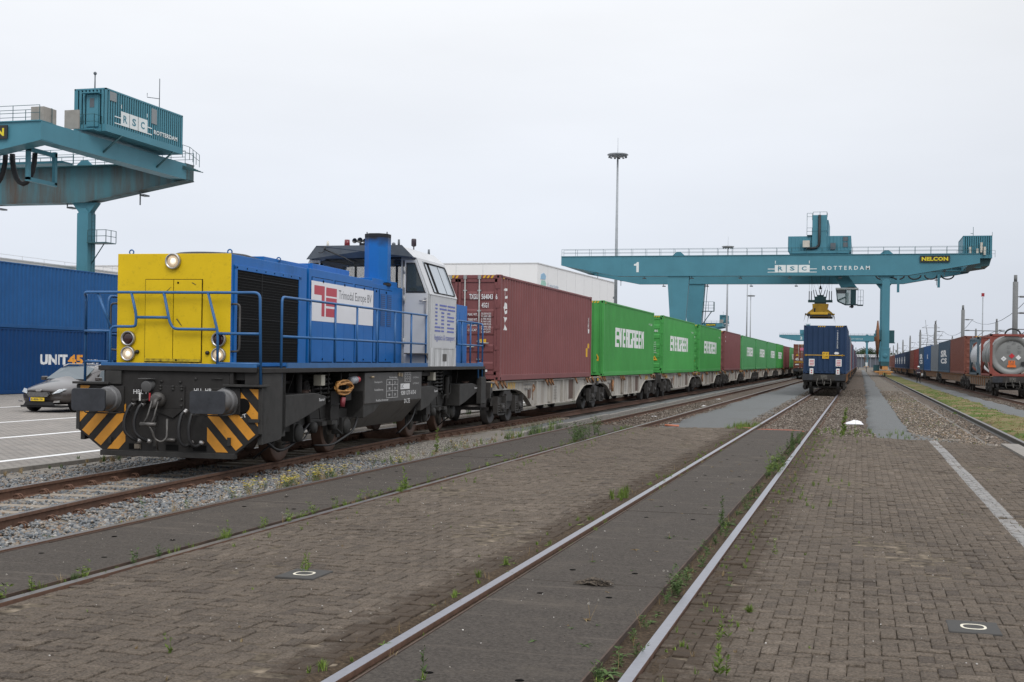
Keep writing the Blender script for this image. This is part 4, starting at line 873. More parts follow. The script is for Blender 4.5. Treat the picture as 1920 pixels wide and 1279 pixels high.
m = MB(); m.tube([(-.76, CF - .26, 4.0), (-.3, CF - .26, 3.82), (-.10, CF - .27, 3.70)], .014, 6); m.tube([(-.76, CF - .26, 4.06), (-.76, CF - .28, 3.99)], .02, 6); m.tube(bend([(-.78, CF - .26, 3.98), (-.82, CF - .27, 3.93), (-.9, CF - .27, 3.94)], .03), .008, 5); LP('wiper', m, M_black, cabf, 0)
# roof equipment
m = MB(); m.cyl((-.76, 8.35, 4.08), (-.76, 8.35, 4.20), .028, .02, 12); LP('marker_lamp', m, mat('milk plastic', (.6, .57, .5), rough=.4), roof, 0)
m = MB(); m.cyl((-.34, 8.4, 4.07), (-.34, 8.4, 4.23), .062, .055, 18); LP('red_beacon', m, mat('red beacon glass', (0.16, 0.012, 0.02), rough=.25), roof, 0)
m = MB()
for x, rr in ((-.1, .055), (.02, .062), (.13, .05)): m.lathe([(.02, .35), (.022, .12), (rr * .7, .03), (rr, 0), (rr * .85, 0), (rr * .5, .05)], (x, 8.2, 4.185 + (rr - .05)), (0, 1, 0), 20)
m.box(-.03, .16, 8.3, 8.5, 4.08, 4.15); LP('air_horns', m, mat('horn grey', (0.055, 0.055, 0.055), rough=.4, metal=.5), roof, 0)
m = MB(); m.cyl((.9, 9.2, 4.05), (.9, 9.2, 4.16), .014, n=8); m.lathe([(.03, 0), (.055, .02), (.055, .15), (.045, .17)], (.9, 9.2, 4.15), (0, 0, 1), 16); LP('radio_antenna', m, mat('plum plastic', (.035, .025, .035), rough=.4), roof, 0)
m = MB(); m.cyl((.9, 10.35, 4.05), (.9, 10.35, 4.19), .03, .022, 10); m.cyl((.85, 8.3, 4.05), (.85, 8.3, 4.22), .028, .022, 10); m.sphere((.72, 8.35, 4.12), .045, 10); LP('roof_antenna', m, M_visor, roof, 0)
# cab interior: desk, seat, ceiling
m = MB(); m.box(-.9, .9, 8.7, 9.0, 1.6, 2.95); m.box(.45, .75, 9.05, 9.25, 2.9, 3.25); m.box(-1.1, 1.1, CF + .1, CR - .1, 3.84, 3.86); m.box(-.5, -.1, 9.3, 9.7, 2.4, 3.3); m.box(-.28, .12, 9.9, 10.0, 3.1, 3.60); m.box(-1.35, 1.35, 9.0, 10.5, 1.55, 1.6); LP('cab_interior', m, mat('interior grey', (.07, .072, .075), rough=.7), None, .01)
# rear short hood
m = MB(); m.box(-.95, 1.12, 10.66, 13.0, 1.545, 3.02); m.box(-.8, .9, 10.7, 12.8, 3.02, 3.1); rh = LP('rear_hood', m, M_blue)
m = MB()
for a in (10.85, 11.6, 12.3): m.box(1.12, 1.126, a, a + .6, 1.65, 2.85)
LP('hood_door', m, M_blue, rh, 0)
m = MB(); m.box(-1.5, 1.5, 13.36, 13.43, .6, 1.5); hr = LP('rear_headstock', m, M_frame)
for s in (-1, 1):
    b = MB(); b.box(s * .935 - .28, s * .935 + .28, 14.02, 14.05, .88, 1.22); b.cyl((s * .935, 13.4, 1.05), (s * .935, 14.03, 1.05), .14, n=20); LP('buffer', b, M_buff)
# --- handrails
def rail_part(name, paths, r=.021, p=None):
    b = MB()
    for q in paths: b.tube(bend(q, .09, 4), r, 8)
    return LP(name, b, M_bluerail, p, 0)
rail_part('front_handrail', [
    [(-1.44, .12, 1.30), (-1.44, .12, 2.58), (-1.40, .0, 2.64), (1.44, 0, 2.64), (1.46, .03, 1.28)],
    [(-.97, .02, 1.27), (-.97, .02, 2.13), (-.62, .02, 2.13), (-.555, .02, 2.14), (-.545, .02, 2.30), (-.62, .0, 2.64)],
    [(-.545, .02, 2.27), (-.02, .02, 2.27)], [(-.09, 0, 2.64), (.0, .02, 2.2), (.06, .02, 2.11), (.14, .02, 2.10), (.76, .02, 2.10)],
    [(.62, 0, 2.64), (.775, .02, 2.06), (.775, .02, 1.56)], [(.775, .02, 2.04), (1.44, .02, 2.04)], [(.775, .02, 1.60), (1.45, .02, 1.60)],
    [(-1.44, .10, 2.06), (-.97, .02, 2.06)], [(-1.44, .12, 1.60), (-1.0, .02, 1.60)], [(-1.19, .02, 2.64), (-.97, .02, 2.13)],
    [(-1.44, .12, 2.0), (-1.44, .12, 2.64)]])
for s in (-1, 1):
    paths = [[(s * 1.45, .78, 1.25), (s * 1.45, .78, 2.62), (s * 1.45, 8.35, 2.62), (s * 1.45, 8.55, 2.62), (s * 1.45, 8.60, 2.05), (s * 1.45, 8.35, 2.02)], [(s * 1.45, .80, 2.02), (s * 1.45, 8.40, 2.02)]]
    for y in (1.93, 3.05, 4.13, 5.21, 6.29, 7.35, 8.40): paths.append([(s * 1.45, y, 1.56), (s * 1.45, y, 2.62)])
    rail_part('side_handrail', paths)
    paths = [[(s * 1.45, 10.85, 2.05), (s * 1.45, 10.85, 2.60), (s * 1.45, 12.85, 2.60), (s * 1.45, 12.9, 1.25)], [(s * 1.45, 10.85, 2.05), (s * 1.45, 12.85, 2.05)], [(s * 1.45, 13.3, 1.25), (s * 1.45, 13.3, 2.6), (s * 1.2, 13.35, 2.6), (s * .2, 13.35, 2.6)], [(s * 1.45, 12.85, 1.62), (s * 1.45, 13.3, 1.62)], [(s * 1.45, 12.85, 2.05), (s * 1.45, 13.3, 2.05)]]
    for y in (11.3, 12.1): paths.append([(s * 1.45, y, 1.56), (s * 1.45, y, 2.60)])
    paths += [[(s * .9, 13.35, 1.6), (s * .9, 13.35, 2.6)], [(s * .5, 13.35, 2.6), (s * .75, 13.35, 1.6)]]
    rail_part('rear_handrail', paths)
    m = MB(); m.box(s * 1.40, s * 1.52, 12.95, 13.42, .62, 1.28); LP('rear_step_box', m, M_framel)
# --- fuel tank with data panel
m = MB(); 
m.prism([(1.44, 1.44), (1.44, .88), (1.02, .40), (-1.02, .40), (-1.44, .88), (-1.44, 1.44)], 4.62, 8.15, 'y'); tank = LP('fuel_tank', m, mat('tank grey', (0.052, 0.050, 0.048), rough=.5, vs=5, var=.15, dirt=(0.03, 0.027, 0.024), da=.3, ds=2, streak=True))
m = MB(); X = 1.4415
def ln(y0, y1, z0, z1): m.box(X, X + .001, y0, y1, z0, z1)
for z in (.95, 1.08, 1.20, 1.30): ln(5.85, 6.55, z, z + .006)
for y in (5.85, 6.2, 6.54): ln(y, y + .012, .95, 1.306)
for z in (1.24, 1.31, 1.38, 1.44 - .012): ln(6.98, 7.38, z, z + .005)
for y in (6.98, 7.38): ln(y, y + .01, 1.24, 1.44)
def tx(t, y, z, w, h, b=.0): m.text(t, (X + .001, y, z), (0, 1, 0), (0, 0, 1), w, h, b)
for i, z in enumerate((.99, 1.11, 1.22)): tx('80', 5.98, z, .10, .045, .01); tx('21', 6.32, z, .10, .045, .01)
tx('Streckenlast', 6.0, 1.325, .5, .04); tx('Bremsgewicht', 5.15, 1.24, .45, .04); tx('Feststellbremse', 5.15, 1.10, .5, .04); tx('Raddurchmesser', 5.25, .90, .9 * .8, .04)
for z in (1.265, 1.33, 1.395): tx('R  P  G', 7.03, z, .3, .025)
tx('9280 1275 613-0', 6.75, .985, 1.0, .085, .015); tx('D-LTE', 6.98, .82, .36, .085, .015); tx('(-12,0m-)', 7.55, 1.30, .4, .045); tx('(-7,2m-)', 7.55, 1.18, .4, .045)
LP('data_lettering', m, M_wtext, tank, 0)
m = MB(); m.box(X, X + .0015, 6.72, 7.32, 1.10, 1.21); lb = LP('white_label', m, M_wtext, tank, 0)
m = MB(); m.text('UC', (X + .002, 6.76, 1.12), (0, 1, 0), (0, 0, 1), .16, .075, .02); LP('label_text', m, M_signk, lb, 0)
m = MB(); m.cyl((1.40, 4.95, 1.36), (1.50, 4.95, 1.36), .02, n=8); m.box(1.44, 1.46, 6.55, 6.64, 1.36, 1.43); m.box(1.44, 1.46, 6.72, 6.8, 1.35, 1.42); LP('tank_fitting', m, mat('brass', (.3, .24, .16), rough=.5, metal=.5), tank, 0)
# --- boxes hung between (sand boxes) and electrical lockers
def sandbox(y0, y1, s):
    m = MB(); m.prism([(y0, .72), (y1 - .42, .74), (y1, .98), (y1, 1.10), (y1 - .45, 1.20), (y0, 1.16)] , s * 1.02, s * 1.44, 'x') if False else None
    pl = [(y0, .62), (y0 + .55, .70), (y1, .93), (y1, 1.07), (y1 - .5, 1.13), (y0, 1.12)]
    m.prism(pl, s * 1.0, s * 1.42, 'x'); o = LP('sand_box', m, M_framel, None, .012)
    m = MB(); m.cyl((s * 1.2, y1 - .42, 1.10), (s * 1.2, y1 - .42, 1.16), .085, .07, 14); m.box(s * 1.12, s * 1.3, y1 - .44, y1 - .40, 1.15, 1.175); LP('lid', m, mat('rusty lid', (.075, .045, .035), rough=.7), o, 0)
    m = MB(); m.text('Sand', (s * 1.421, (y1 - .32) if s > 0 else y1 - .1, .99), (0, s, 0), (0, 0, 1), .24, .05, .01); LP('stencil', m, M_wtext, o, 0)
    m = MB(); m.tube(bend([(s * 1.2, y0 + .3, .66), (s * 1.15, y0 + .25, .4), (s * .85, y0 + .1, .12)], .1), .016, 6); LP('sand_pipe', m, M_black, o, 0)
for s in (-1, 1):
    for a, b_ in ((1.05, 2.75), (4.62, 5.75), (8.2, 9.5), (11.3, 13.0)): sandbox(a, b_, s)
# --- bogies
def bogie(yc, nm):
    m = MB()
    for s in (-1, 1):
        X0, X1 = s * .98, s * 1.10
        m.prism([(yc - 1.75, .62), (yc - 1.45, .50), (yc - .85, .50), (yc - .55, .66), (yc + .55, .66), (yc + .85, .50), (yc + 1.45, .50), (yc + 1.75, .62), (yc + 1.7, .78), (yc + .9, .80), (yc + .35, .95), (yc - .35, .95), (yc - .9, .80), (yc - 1.7, .78)], X0, X1, 'x')
        m.box(X0 - s * .05, X1 + s * .01, yc - .5, yc + .5, .60, .66)
    m.box(-.98, .98, yc - .2, yc + .2, .5, .9); bg = LP('bogie', m, M_framel, None, .012)
    for dy in (-1.12, 1.12):
        m = MB(); 
        for s in (-1, 1):
            m.lathe([(.30, 0), (.33, .03), (.36, .04), (.44, .04), (.475, .035), (.478, -.08), (.505, -.10), (.505, -.13), (.44, -.13), (.2, -.1)], (s * .82, yc + dy, .478), (s, 0, 0), 40)
        m.cyl((-.75, yc + dy, .478), (.75, yc + dy, .478), .085, n=14); wh = LP('wheelset', m, M_wheel, bg, 0)
        m = MB()
        for s in (-1, 1): m.lathe([(.33, .028), (.22, .01), (.16, .03), (.12, .05)], (s * .82, yc + dy, .478), (s, 0, 0), 32)
        LP('wheel_disc', m, M_wheeld, wh, 0)
        for s in (-1, 1):
            m = MB(); m.box(s * .95, s * 1.16, yc + dy - .16, yc + dy + .16, .34, .64); m.lathe([(.15, 0), (.15, .05), (.12, .08), (.06, .09)], (s * 1.14, yc + dy, .478), (s, 0, 0), 20); LP('axle_box', m, M_framel, bg, .01)
            m = MB(); q = dy / abs(dy)
            m.tube([(s * (1.02 + .085 * math.cos(t * .5)), yc + q * .55 + .085 * math.sin(t * .5), .72 + t * .0071) for t in range(0, 88)], .019, 6); LP('coil_spring', m, M_framel, bg, 0)
            m = MB(); m.tube([(s * (1.08 + .105 * math.cos(t * .5)), yc - q * .18 + .105 * math.sin(t * .5), .95 + t * .0062) for t in range(0, 80)], .024, 6); LP('coil_spring', m, mat('dark spring', (.035, .034, .033), rough=.4), bg, 0)
            m = MB(); m.cyl((s * 1.14, yc + dy * .55, .62), (s * 1.14, yc + dy * .72, 1.3), .045, n=12); m.cyl((s * 1.14, yc + dy * .63, .95), (s * 1.14, yc + dy * .72, 1.32), .065, n=12); LP('damper', m, M_frame, bg, 0)
            m = MB(); m.prism([(yc + dy * 1.32 - .05, .25), (yc + dy * 1.32 + .09, .25), (yc + dy * 1.34 + .12, .75), (yc + dy * 1.3 - .08, .8)], s * .78, s * .88, 'x'); m.tube(bend([(s * 1.15, yc + dy * .5, .5), (s * 1.18, yc + dy * .8, .35), (s * 1.0, yc + dy * 1.2, .3)], .1), .014, 5); LP('brake_gear', m, M_black, bg, 0)
            m = MB(); m.tube(bend([(s * 1.2, yc + dy * .2, .66), (s * 1.2, yc + dy * .25, .88), (s * 1.25, yc + dy * .6, .9), (s * 1.22, yc + dy * .75, 1.3)], .08), .011, 5); m.box(s * 1.12, s * 1.24, yc + dy * .2, yc + dy * .2 + .2, .55, .62); m.cyl((s * 1.1, yc + dy * .42, .53), (s * 1.22, yc + dy * .42, .53), .09, n=16); LP('pipework', m, M_framel, bg, 0)
    return bg
bogie(3.28, 1); bogie(10.4, 2)
# equipment hanging under the walkway (visible side and mirrored)
m = MB()
for s in (-1, 1):
    m.box(s * .6, s * 1.1, 1.0, 4.55, 1.15, 1.46) if False else None
    m.box(s * 1.0, s * 1.30, 4.02, 4.30, .95, 1.30); m.box(s * 1.05, s * 1.34, 5.0 - .95, 4.6, 1.36, 1.44); m.box(s * 1.25, s * 1.36, 8.25, 8.42, .9, 1.44); m.box(s * 1.1, s * 1.3, 8.6, 9.6, 1.34, 1.42); m.box(s * .9, s * 1.2, 3.55, 3.95, .62, 1.12); m.cyl((s * 1.1, 3.62, 1.12), (s * 1.1, 3.62, 1.46), .02, n=8); m.cyl((s * 1.28, 3.2, 1.1), (s * 1.28, 3.2, 1.46), .016, n=8); m.cyl((s * 1.3, 3.75, 1.1), (s * 1.3, 3.75, 1.46), .016, n=8)
    m.cyl((s * 1.05, 1.2, 1.3), (s * 1.05, 2.6, 1.3), .03, n=8); m.box(s * .95, s * 1.15, 2.1, 2.25, 1.0, 1.46); m.cyl((s * 1.18, 2.12, 1.12), (s * 1.18, 2.12, 1.45), .06, n=12); m.box(s * 1.1, s * 1.22, 9.3, 9.5, 1.05, 1.2); m.cyl((s * 1.2, 10.9, .8), (s * 1.2, 10.9, 1.3), .06, n=12); m.box(s * .8, s * 1.3, 9.0, 9.3, .5, .8)
    for y in (1.3, 1.9, 2.8, 3.0, 4.2, 4.45, 9.1, 9.9, 10.6, 11.9): m.cyl((s * (1.12 + .1 * math.sin(y * 9)), y, .95 + .1 * math.sin(y * 5)), (s * 1.2, y, 1.46), .012, n=6)
[LP('underfloor_equipment', q, M_frame, None, .006) for q in split_x(m)]
m = MB()
for s in (-1, 1):
    m.box(s * .35, s * .70, .9, 4.5, .9, 1.46); m.box(s * .35, s * .75, 8.3, 13.0, .9, 1.46)
LP('inner_frame', m, M_black, None, 0)
for y in (2.63, 9.25): m = MB(); m.box(1.24, 1.38, y, y + .17, 1.24, 1.42); LP('white_junction_box', m, mat('ivory plastic', (.42, .40, .33), rough=.5), None, .006)
m = MB(); rr_ = random.Random(4)
for i in range(9):
    a = [(1.40 + rr_.uniform(-.03, .04), 3.62 + .40 * math.cos(t) + rr_.uniform(-.02, .02), 1.20 + (.055 + .012 * i * .7) * math.sin(t) + .05 * math.cos(t * .5 + i) * .4) for t in [k * math.pi / 8 for k in range(17)]]; m.tube(a, .012, 6)
LP('cable_coil', m, M_gold, None, 0)
m = MB(); m.cyl((1.38, 4.0, 1.30), (1.40, 4.22, 1.32), .07, n=14); sck = LP('power_plug', m, mat('plug grey', (.28, .3, .33), rough=.4), None, 0)
m = MB(); m.cyl((1.40, 4.22, 1.32), (1.41, 4.34, 1.325), .055, n=14); LP('plug_cap', m, mat('signal red', (.42, .03, .04), rough=.4), sck, 0)
m = MB(); m.cyl((1.40, 3.60, 1.02), (1.40, 3.58, .86), .05, .04, 12); LP('hanging_plug', m, mat('dull red', (.2, .03, .04), rough=.5), None, 0)
# low cables between bogies
m = MB(); m.tube(bend([(1.1, .95, .45), (1.12, 1.5, .20), (1.1, 2.2, .30), (1.15, 2.7, .62)], .3, 5), .022, 6); m.tube(bend([(1.3, 4.7, .7), (1.32, 4.4, .4), (1.2, 3.6, .18), (1.0, 3.3, .2)], .3, 5), .02, 6); m.tube(bend([(1.3, 8.3, .8), (1.3, 8.0, .45), (1.2, 7.4, .2)], .3, 5), .018, 6); LP('loose_cable', m, M_black, None, 0)
# ================================================================== CONTAINERS
CW = 2.36
def cprof(depth=0.032, per=0.262):
    """corrugation depth (negative = inwards) at distance t along the panel, and its break points"""
    a, b = .27 * per, .23 * per
    def f(t):
        u = t % per
        if u < a: return 0.0
        if u < a + b: return -depth * (u - a) / b
        if u < 2 * a + b: return -depth
        return -depth * (1 - (u - 2 * a - b) / (per - 2 * a - b))
    def br(L):
        o = [0]; k = 0
        while k * per < L:
            for q in (a, a + b, 2 * a + b, per):
                if k * per + q < L: o.append(k * per + q)
            k += 1
        return o + [L]
    return f, br
def cmat(name, c, dirt=None, da=.25):
    return mat('container ' + name, c, rough=.55, vs=1.2, var=.09, dirt=dirt or tuple(x * .6 + .03 for x in c), da=da, ds=2.2, streak=True, spec=.22, fade=.07)
CM = dict(
    oxide=cmat('oxide red', (0.185, 0.070, 0.070), (0.13, 0.06, 0.055)), green=cmat('green', (0.062, 0.285, 0.070), (0.06, 0.22, 0.06), .18), green2=cmat('pale green', (0.085, 0.28, 0.11), (0.11, 0.23, 0.09), .25),
    navy=cmat('navy', (0.020, 0.044, 0.100), (.025, .038, .065)), blue=cmat('blue', (0.014, 0.078, 0.22), (.014, .065, .17)), deep=cmat('deep blue', (0.002, 0.038, 0.135), (.002, .033, .11)), grey=cmat('grey', (0.17, 0.19, 0.21)), slate=cmat('slate blue', (0.045, 0.08, 0.12)),
    brown=cmat('brown', (0.18, 0.066, 0.048), (0.10, 0.05, 0.04), .35), rust=cmat('brick red', (0.20, 0.04, 0.03)), white=cmat('dirty white', (0.5, .5, .5)), teal=cmat('teal', (0.05, 0.17, 0.21)))
M_gasket = mat('door gasket', (.012, .012, .012), rough=.8); M_zinc = mat('galvanised bar', (.33, .34, .33), rough=.45, metal=.35, vs=20, var=.15)
M_hz = mat('hazard yellow', (.62, .36, .02), rough=.6, vs=8); M_lett = mat('white lettering', (.68, .69, .69), rough=.6, vs=3, var=.06, dirt=(.42, .44, .42), da=.25, ds=3)
def container(kind, L, H, label, loc, group=None, end='door', side_text=None, doors=None, seed=0, hz=True, corr=.262, name='shipping_container', back=True):
    M = CM[kind]; t = thing(name, label, 'container', loc, 0, group); w = CW / 2; f, br = cprof(per=corr)
    m = MB(); ps = .12
    for sx in (-1, 1):
        for y0, y1 in ((0, ps), (L - ps, L)): m.box(sx * (w - .10), sx * w, y0, y1, .10, H - .10)
        m.box(sx * (w - .05), sx * (w - .004), ps, L - ps, .0, .15); m.box(sx * (w - .05), sx * (w - .004), ps, L - ps, H - .07, H - .012)
        for y in (.0, L - .17):
            for z in (0, H - .11): m.box(sx * (w - .15), sx * w, y, y + .17, z, z + .11)
    for y0, y1 in ((.02, .12), (L - .12, L - .02)): m.box(-w + .1, w - .1, y0, y1, 0.03, .14); m.box(-w + .1, w - .1, y0, y1, H - .11, H - .01)
    m.box(-w + .06, w - .06, .1, L - .1, .10, .13)
    fr = m.build('frame', M, t, .008)
    # corner casting holes
    m = MB()
    for z in (.055, H - .055):
        for sx in (-1, 1): m.box(sx * (w - .11), sx * (w - .05), -.001, .0, z - .03, z + .03); m.box(sx * w, sx * (w + .001), .05, .13, z - .03, z + .03)
    m.build('casting_holes', M_dark, fr)
    # corrugated sides
    Ls = L - 2 * ps; bk = br(Ls); z0, z1 = .15, H - .07
    for sx in (-1, 1):
        m = MB(); vs = []
        for q in bk: x = sx * (w - .012 + f(q)); vs += [(x, ps + q, z0), (x, ps + q, z1)]
        fs = [(2 * i, 2 * i + 1, 2 * i + 3, 2 * i + 2) if sx < 0 else (2 * i, 2 * i + 2, 2 * i + 3, 2 * i + 1) for i in range(len(bk) - 1)]
        m._add(vs, fs); sp = m.build('side_panel', M, t)
        if side_text and (sx > 0 or side_text.get('both') or loc[0] > 5):
            for (txt, ya, za, tw, th, bold, tm, vert) in side_text['items']:
                m = MB()
                if sx > 0: u = (0, 1, 0); yy = ya
                else: u = (0, -1, 0); yy = ya + tw
                if vert:
                    hh = th / len(txt)
                    for i, c in enumerate(txt):
                        y_off = ya - ps
                        m.text(c, (sx * (w - .0105), ya, za + (len(txt) - 1 - i) * hh), u, (0, 0, 1), tw, hh * .82, bold, prof=(lambda q: f(q + y_off)), cuts=[b - y_off for b in bk])
                else:
                    y_off = (yy - ps)
                    if sx > 0: pf = (lambda q, y_off=y_off: f(q + y_off)); ct = [b - y_off for b in bk]
                    else: pf = (lambda q, y_off=y_off: f(y_off - q)); ct = [y_off - b for b in bk]
                    m.text(txt, (sx * (w - .0105), yy, za), u, (0, 0, 1), tw, th, bold, prof=pf, cuts=ct)
                m.build('lettering', tm, sp)
            for (ya, za, tw, th, tm) in side_text.get('rects', []):
                if sx > 0:
                    m = MB(); cs = sorted(set([ya, ya + tw] + [ps + b for b in bk if ya < ps + b < ya + tw])); vs = []
                    for q in cs: x = w - .010 + f(q - ps); vs += [(x, q, za), (x, q, za + th)]
                    m._add(vs, [(2 * i, 2 * i + 2, 2 * i + 3, 2 * i + 1) for i in range(len(cs) - 1)]); m.build('marking', tm, sp)
    # roof
    rf, rb = cprof(.02, .42); bk2 = rb(L - .24); m = MB(); vs = []
    for q in bk2: z = H - .012 + rf(q); vs += [(-w + .04, .12 + q, z), (w - .04, .12 + q, z)]
    m._add(vs, [(2 * i, 2 * i + 1, 2 * i + 3, 2 * i + 2) for i in range(len(bk2) - 1)]); m.build('roof_panel', M, t)
    # rear end panel (always) and front end
    def endpanel(y, sgn, nm='end_panel'):
        m = MB(); fe, be = cprof(.045, .25 if kind != 'navy' else .295); Le = CW - .2; vs = []
        for q in be(Le): vs += [(-Le / 2 + q, y - sgn * fe(q), .13), (-Le / 2 + q, y - sgn * fe(q), H - .1)]
        n = len(vs) // 2; m._add(vs, [((2 * i, 2 * i + 2, 2 * i + 3, 2 * i + 1) if sgn < 0 else (2 * i, 2 * i + 1, 2 * i + 3, 2 * i + 2)) for i in range(n - 1)]); return m.build(nm, M, t), fe
    if back: endpanel(L - .03, 1)
    if end == 'panel':
        ep, fe = endpanel(.03, -1); t['_fe'] = 1
    elif end == 'door':
        m = MB(); m.box(-w + .1, w - .1, .05, .07, .13, H - .1); m.build('door_gasket', M_gasket, t)
        for sx in (-1, 1):
            x0, x1 = sorted((sx * .012, sx * (w - .105))); m = MB(); z0, z1 = .15, H - .12
            m.box(x0, x1, .035, .05, z0, z1)
            pr = .022; cx0, cx1 = x0 + .09, x1 - .09; hh = (z1 - z0)
            m.box(x0, x0 + .07, .012, .035, z0, z1); m.box(x1 - .07, x1, .012, .035, z0, z1); m.box(x0, x1, .012, .035, z0, z0 + .08); m.box(x0, x1, .012, .035, z1 - .08, z1)
            # five horizontal bulges
            for k in range(5):
                a = z0 + .10 + k * (hh - .2) / 5; b = a + (hh - .2) / 5 * .52
                m.prism([(.035, a), (.014, a + .05), (.014, b - .05), (.035, b)], cx0, cx1, 'x')
            d = m.build('door', M, t, .004)
            m = MB()
            for q in (.18, .55):
                X = x0 + (x1 - x0) * (q if sx > 0 else 1 - q); m.cyl((X, -.012, .06), (X, -.012, H - .05), .019, n=8)
                for z in (.07, H - .07): m.box(X - .04, X + .04, -.03, .03, z - .05, z + .05)
                for z in (.55, 1.02, H - .95, H - .42): m.box(X - .05, X + .05, -.022, .02, z - .018, z + .018)
                m.tube([(X, -.03, .88 if q < .5 else .98), (X + .28, -.035, .87 if q < .5 else .97)], .016, 6)
            m.build('locking_bar', M_zinc, d)
            m = MB()
            for z in (.3, .85, 1.4, 1.95, 2.45):
                if z < H - .1: m.box(sx * (w - .14), sx * (w - .02), -.008, .02, z - .05, z + .05)
            m.build('hinge', M, d)
    if hz:
        m = MB()
        for sx in (-1, 1):
            for i in range(4):
                x = sx * (w - .62) + i * .11 - (.0 if sx > 0 else -.15); m.quad((x, .0185, H - .095), (x + .055, .0185, H - .095), (x + .10, .0185, H - .02), (x + .045, .0185, H - .02))
            m.box(sx * w, sx * (w + .001), .22, .34, H - .10, H - .07)
        m.build('hazard_marks', M_hz, fr)
    if doors: doors(t, w, H)
    return t
def door_text(t, w, H):
    m = MB(); T = lambda s, x, z, ww, h, b=.01: m.text(s, (x, .0, z), (1, 0, 0), (0, 0, 1), ww, h, b)
    T('TXGU', .32, 2.12, .24, .14, .02); T('564043', .655, 2.12, .31, .14, .02); T('6', 1.04, 2.12, .05, .14, .02); T('45G1', .66, 1.90, .19, .13, .02)
    for i, (a, b) in enumerate((('MAX. WT.', '32.500 KGS'), ('', '71.650 LBS'), ('TARE WT.', '3.700 KGS'), ('', '8.160 LBS'), ('PAYLOAD', '28.800 KGS'), ('', '63.490 LBS'), ('CU.CAP.', '76.4 CU.M.'), ('', '2.700 CU.FT.'))):
        z = 1.72 - i * .068
        if a: T(a, .29, z - .03, .26, .065)
        T(b, .655, z, .27, .05)
    m.build('lettering', M_lett, t)
    m = MB(); m.box(.62, .80, .0, .004, .98, 1.08); m.build('orange_label', M_hz, t); m = MB(); m.prism([(.66, .93), (.72, .80), (.78, .93)], .0, .004, 'y'); m.build('black_triangle', M_gasket, t)
    m = MB(); m.box(.70, .84, .0, .004, .22, .28); m.build('white_label', M_lett, t)
def triangle_sign(t, x, z, s, y=.0):
    m = MB(); m.prism([(x, z + s), (x - s * .62, z), (x + s * .62, z)], y - .004, y, 'y'); g_ = m.build('warning_triangle', M_hz, t); m = MB(); m.prism([(x, z + s * .78), (x - s * .12, z + s * .28), (x + s * .12, z + s * .28)], y - .006, y - .004, 'y'); m.build('symbol', M_gasket, g_)
def door_text2(t, w, H, small=False):
    m = MB(); m.text('EMCU 3266480', (-.2, .0, H - .80), (1, 0, 0), (0, 0, 1), 1.1, .11, .01); m.text('45G1', (.45, .0, H - 1.0), (1, 0, 0), (0, 0, 1), .24, .11, .01)
    for i in range(5): m.text('32.500 KGS', (.52, .0, H - 1.32 - i * .10), (1, 0, 0), (0, 0, 1), .30, .05, .0)
    m.build('lettering', M_lett, t); triangle_sign(t, .76, .62, .22)
def end_tri(t, w, H): triangle_sign(t, -.05, .55, .26, -.005); triangle_sign(t, .92, .55, .26, .03)
Y_A = -10.235
EV = lambda **k: dict(both=True, items=[('#EVERGREEN', 2.35, 1.10, 6.6, .74, .0, M_lett, False), ('EMCU 326648 0', 10.2, 2.15, .9, .10, .0, M_lett, False)], **k)
gA = 'containers on the long train behind the locomotive'
container('oxide', 11.5, 2.77, 'oxide red container with white door codes, first behind the locomotive', (Y_A, 31.4, 1.165), gA, 'door',
          dict(both=True, items=[('tex', .36, 1.33, .32, 1.25, .02, M_lett, True), ('TXGU 564043', 11.0, 1.55, .12, .5, 0, M_lett, False)], rects=[(10.75, .68, .28, .30, M_hz), (11.05, .98, .14, .16, M_hz), (11.08, 1.5, .08, .14, M_lett)]), door_text)
container('green', 11.55, 2.77, 'bright green container with white block letters, first green one after the red', (Y_A, 45.1, 1.165), gA, 'panel', EV(), end_tri)
g2 = container('green', 11.55, 2.77, 'green lettered container whose ribbed doors show a warning triangle, second of the green ones', (Y_A, 59.55, 1.165), gA, 'door', EV(), door_text2)
copy_tree(g2, (Y_A, 73.55, 1.165), 'green lettered container, third green one, just in front of the plain brown-red container')
container('oxide', 11.5, 2.77, 'plain brown-red container between green ones in mid train', (Y_A, 87.85, 1.165), gA, 'door', dict(items=[], rects=[(.3, 2.3, .1, .08, M_lett), (.3, 2.0, .1, .08, M_lett)]), None)
g4 = container('green2', 12.2, 2.75, 'bluish green lettered container right behind the plain brown-red one', (Y_A, 101.5, 1.165), gA, 'door', dict(items=[('#EVERGREEN', 3.9, 1.12, 6.0, .74, .0, M_lett, False)]), None)
copy_tree(g4, (Y_A, 115.3, 1.165), 'green lettered container, second after the plain brown-red one')
g6 = copy_tree(g4, (Y_A, 130.3, 1.165), 'faded green container with lettering, third after the plain brown-red one')
copy_tree(g2, (Y_A, 144.5, 1.165), 'green container with greyish lettering just before the last brown-red one')
r3 = container('oxide', 11.3, 2.72, 'dark brown-red container near the far end of the train, next to the stacked brown one', (Y_A, 158.7, 1.165), gA, 'door', None, None)
copy_tree(g4, (Y_A, 172.6, 1.165), 'last visible green container, partly hidden behind the blue container wagon')
for i in range(5): copy_tree((g2, r3, g4, g2, r3)[i], (Y_A, 186.8 + i * 14.2, 1.165), 'container at the hidden far end of the train beyond the last green one')
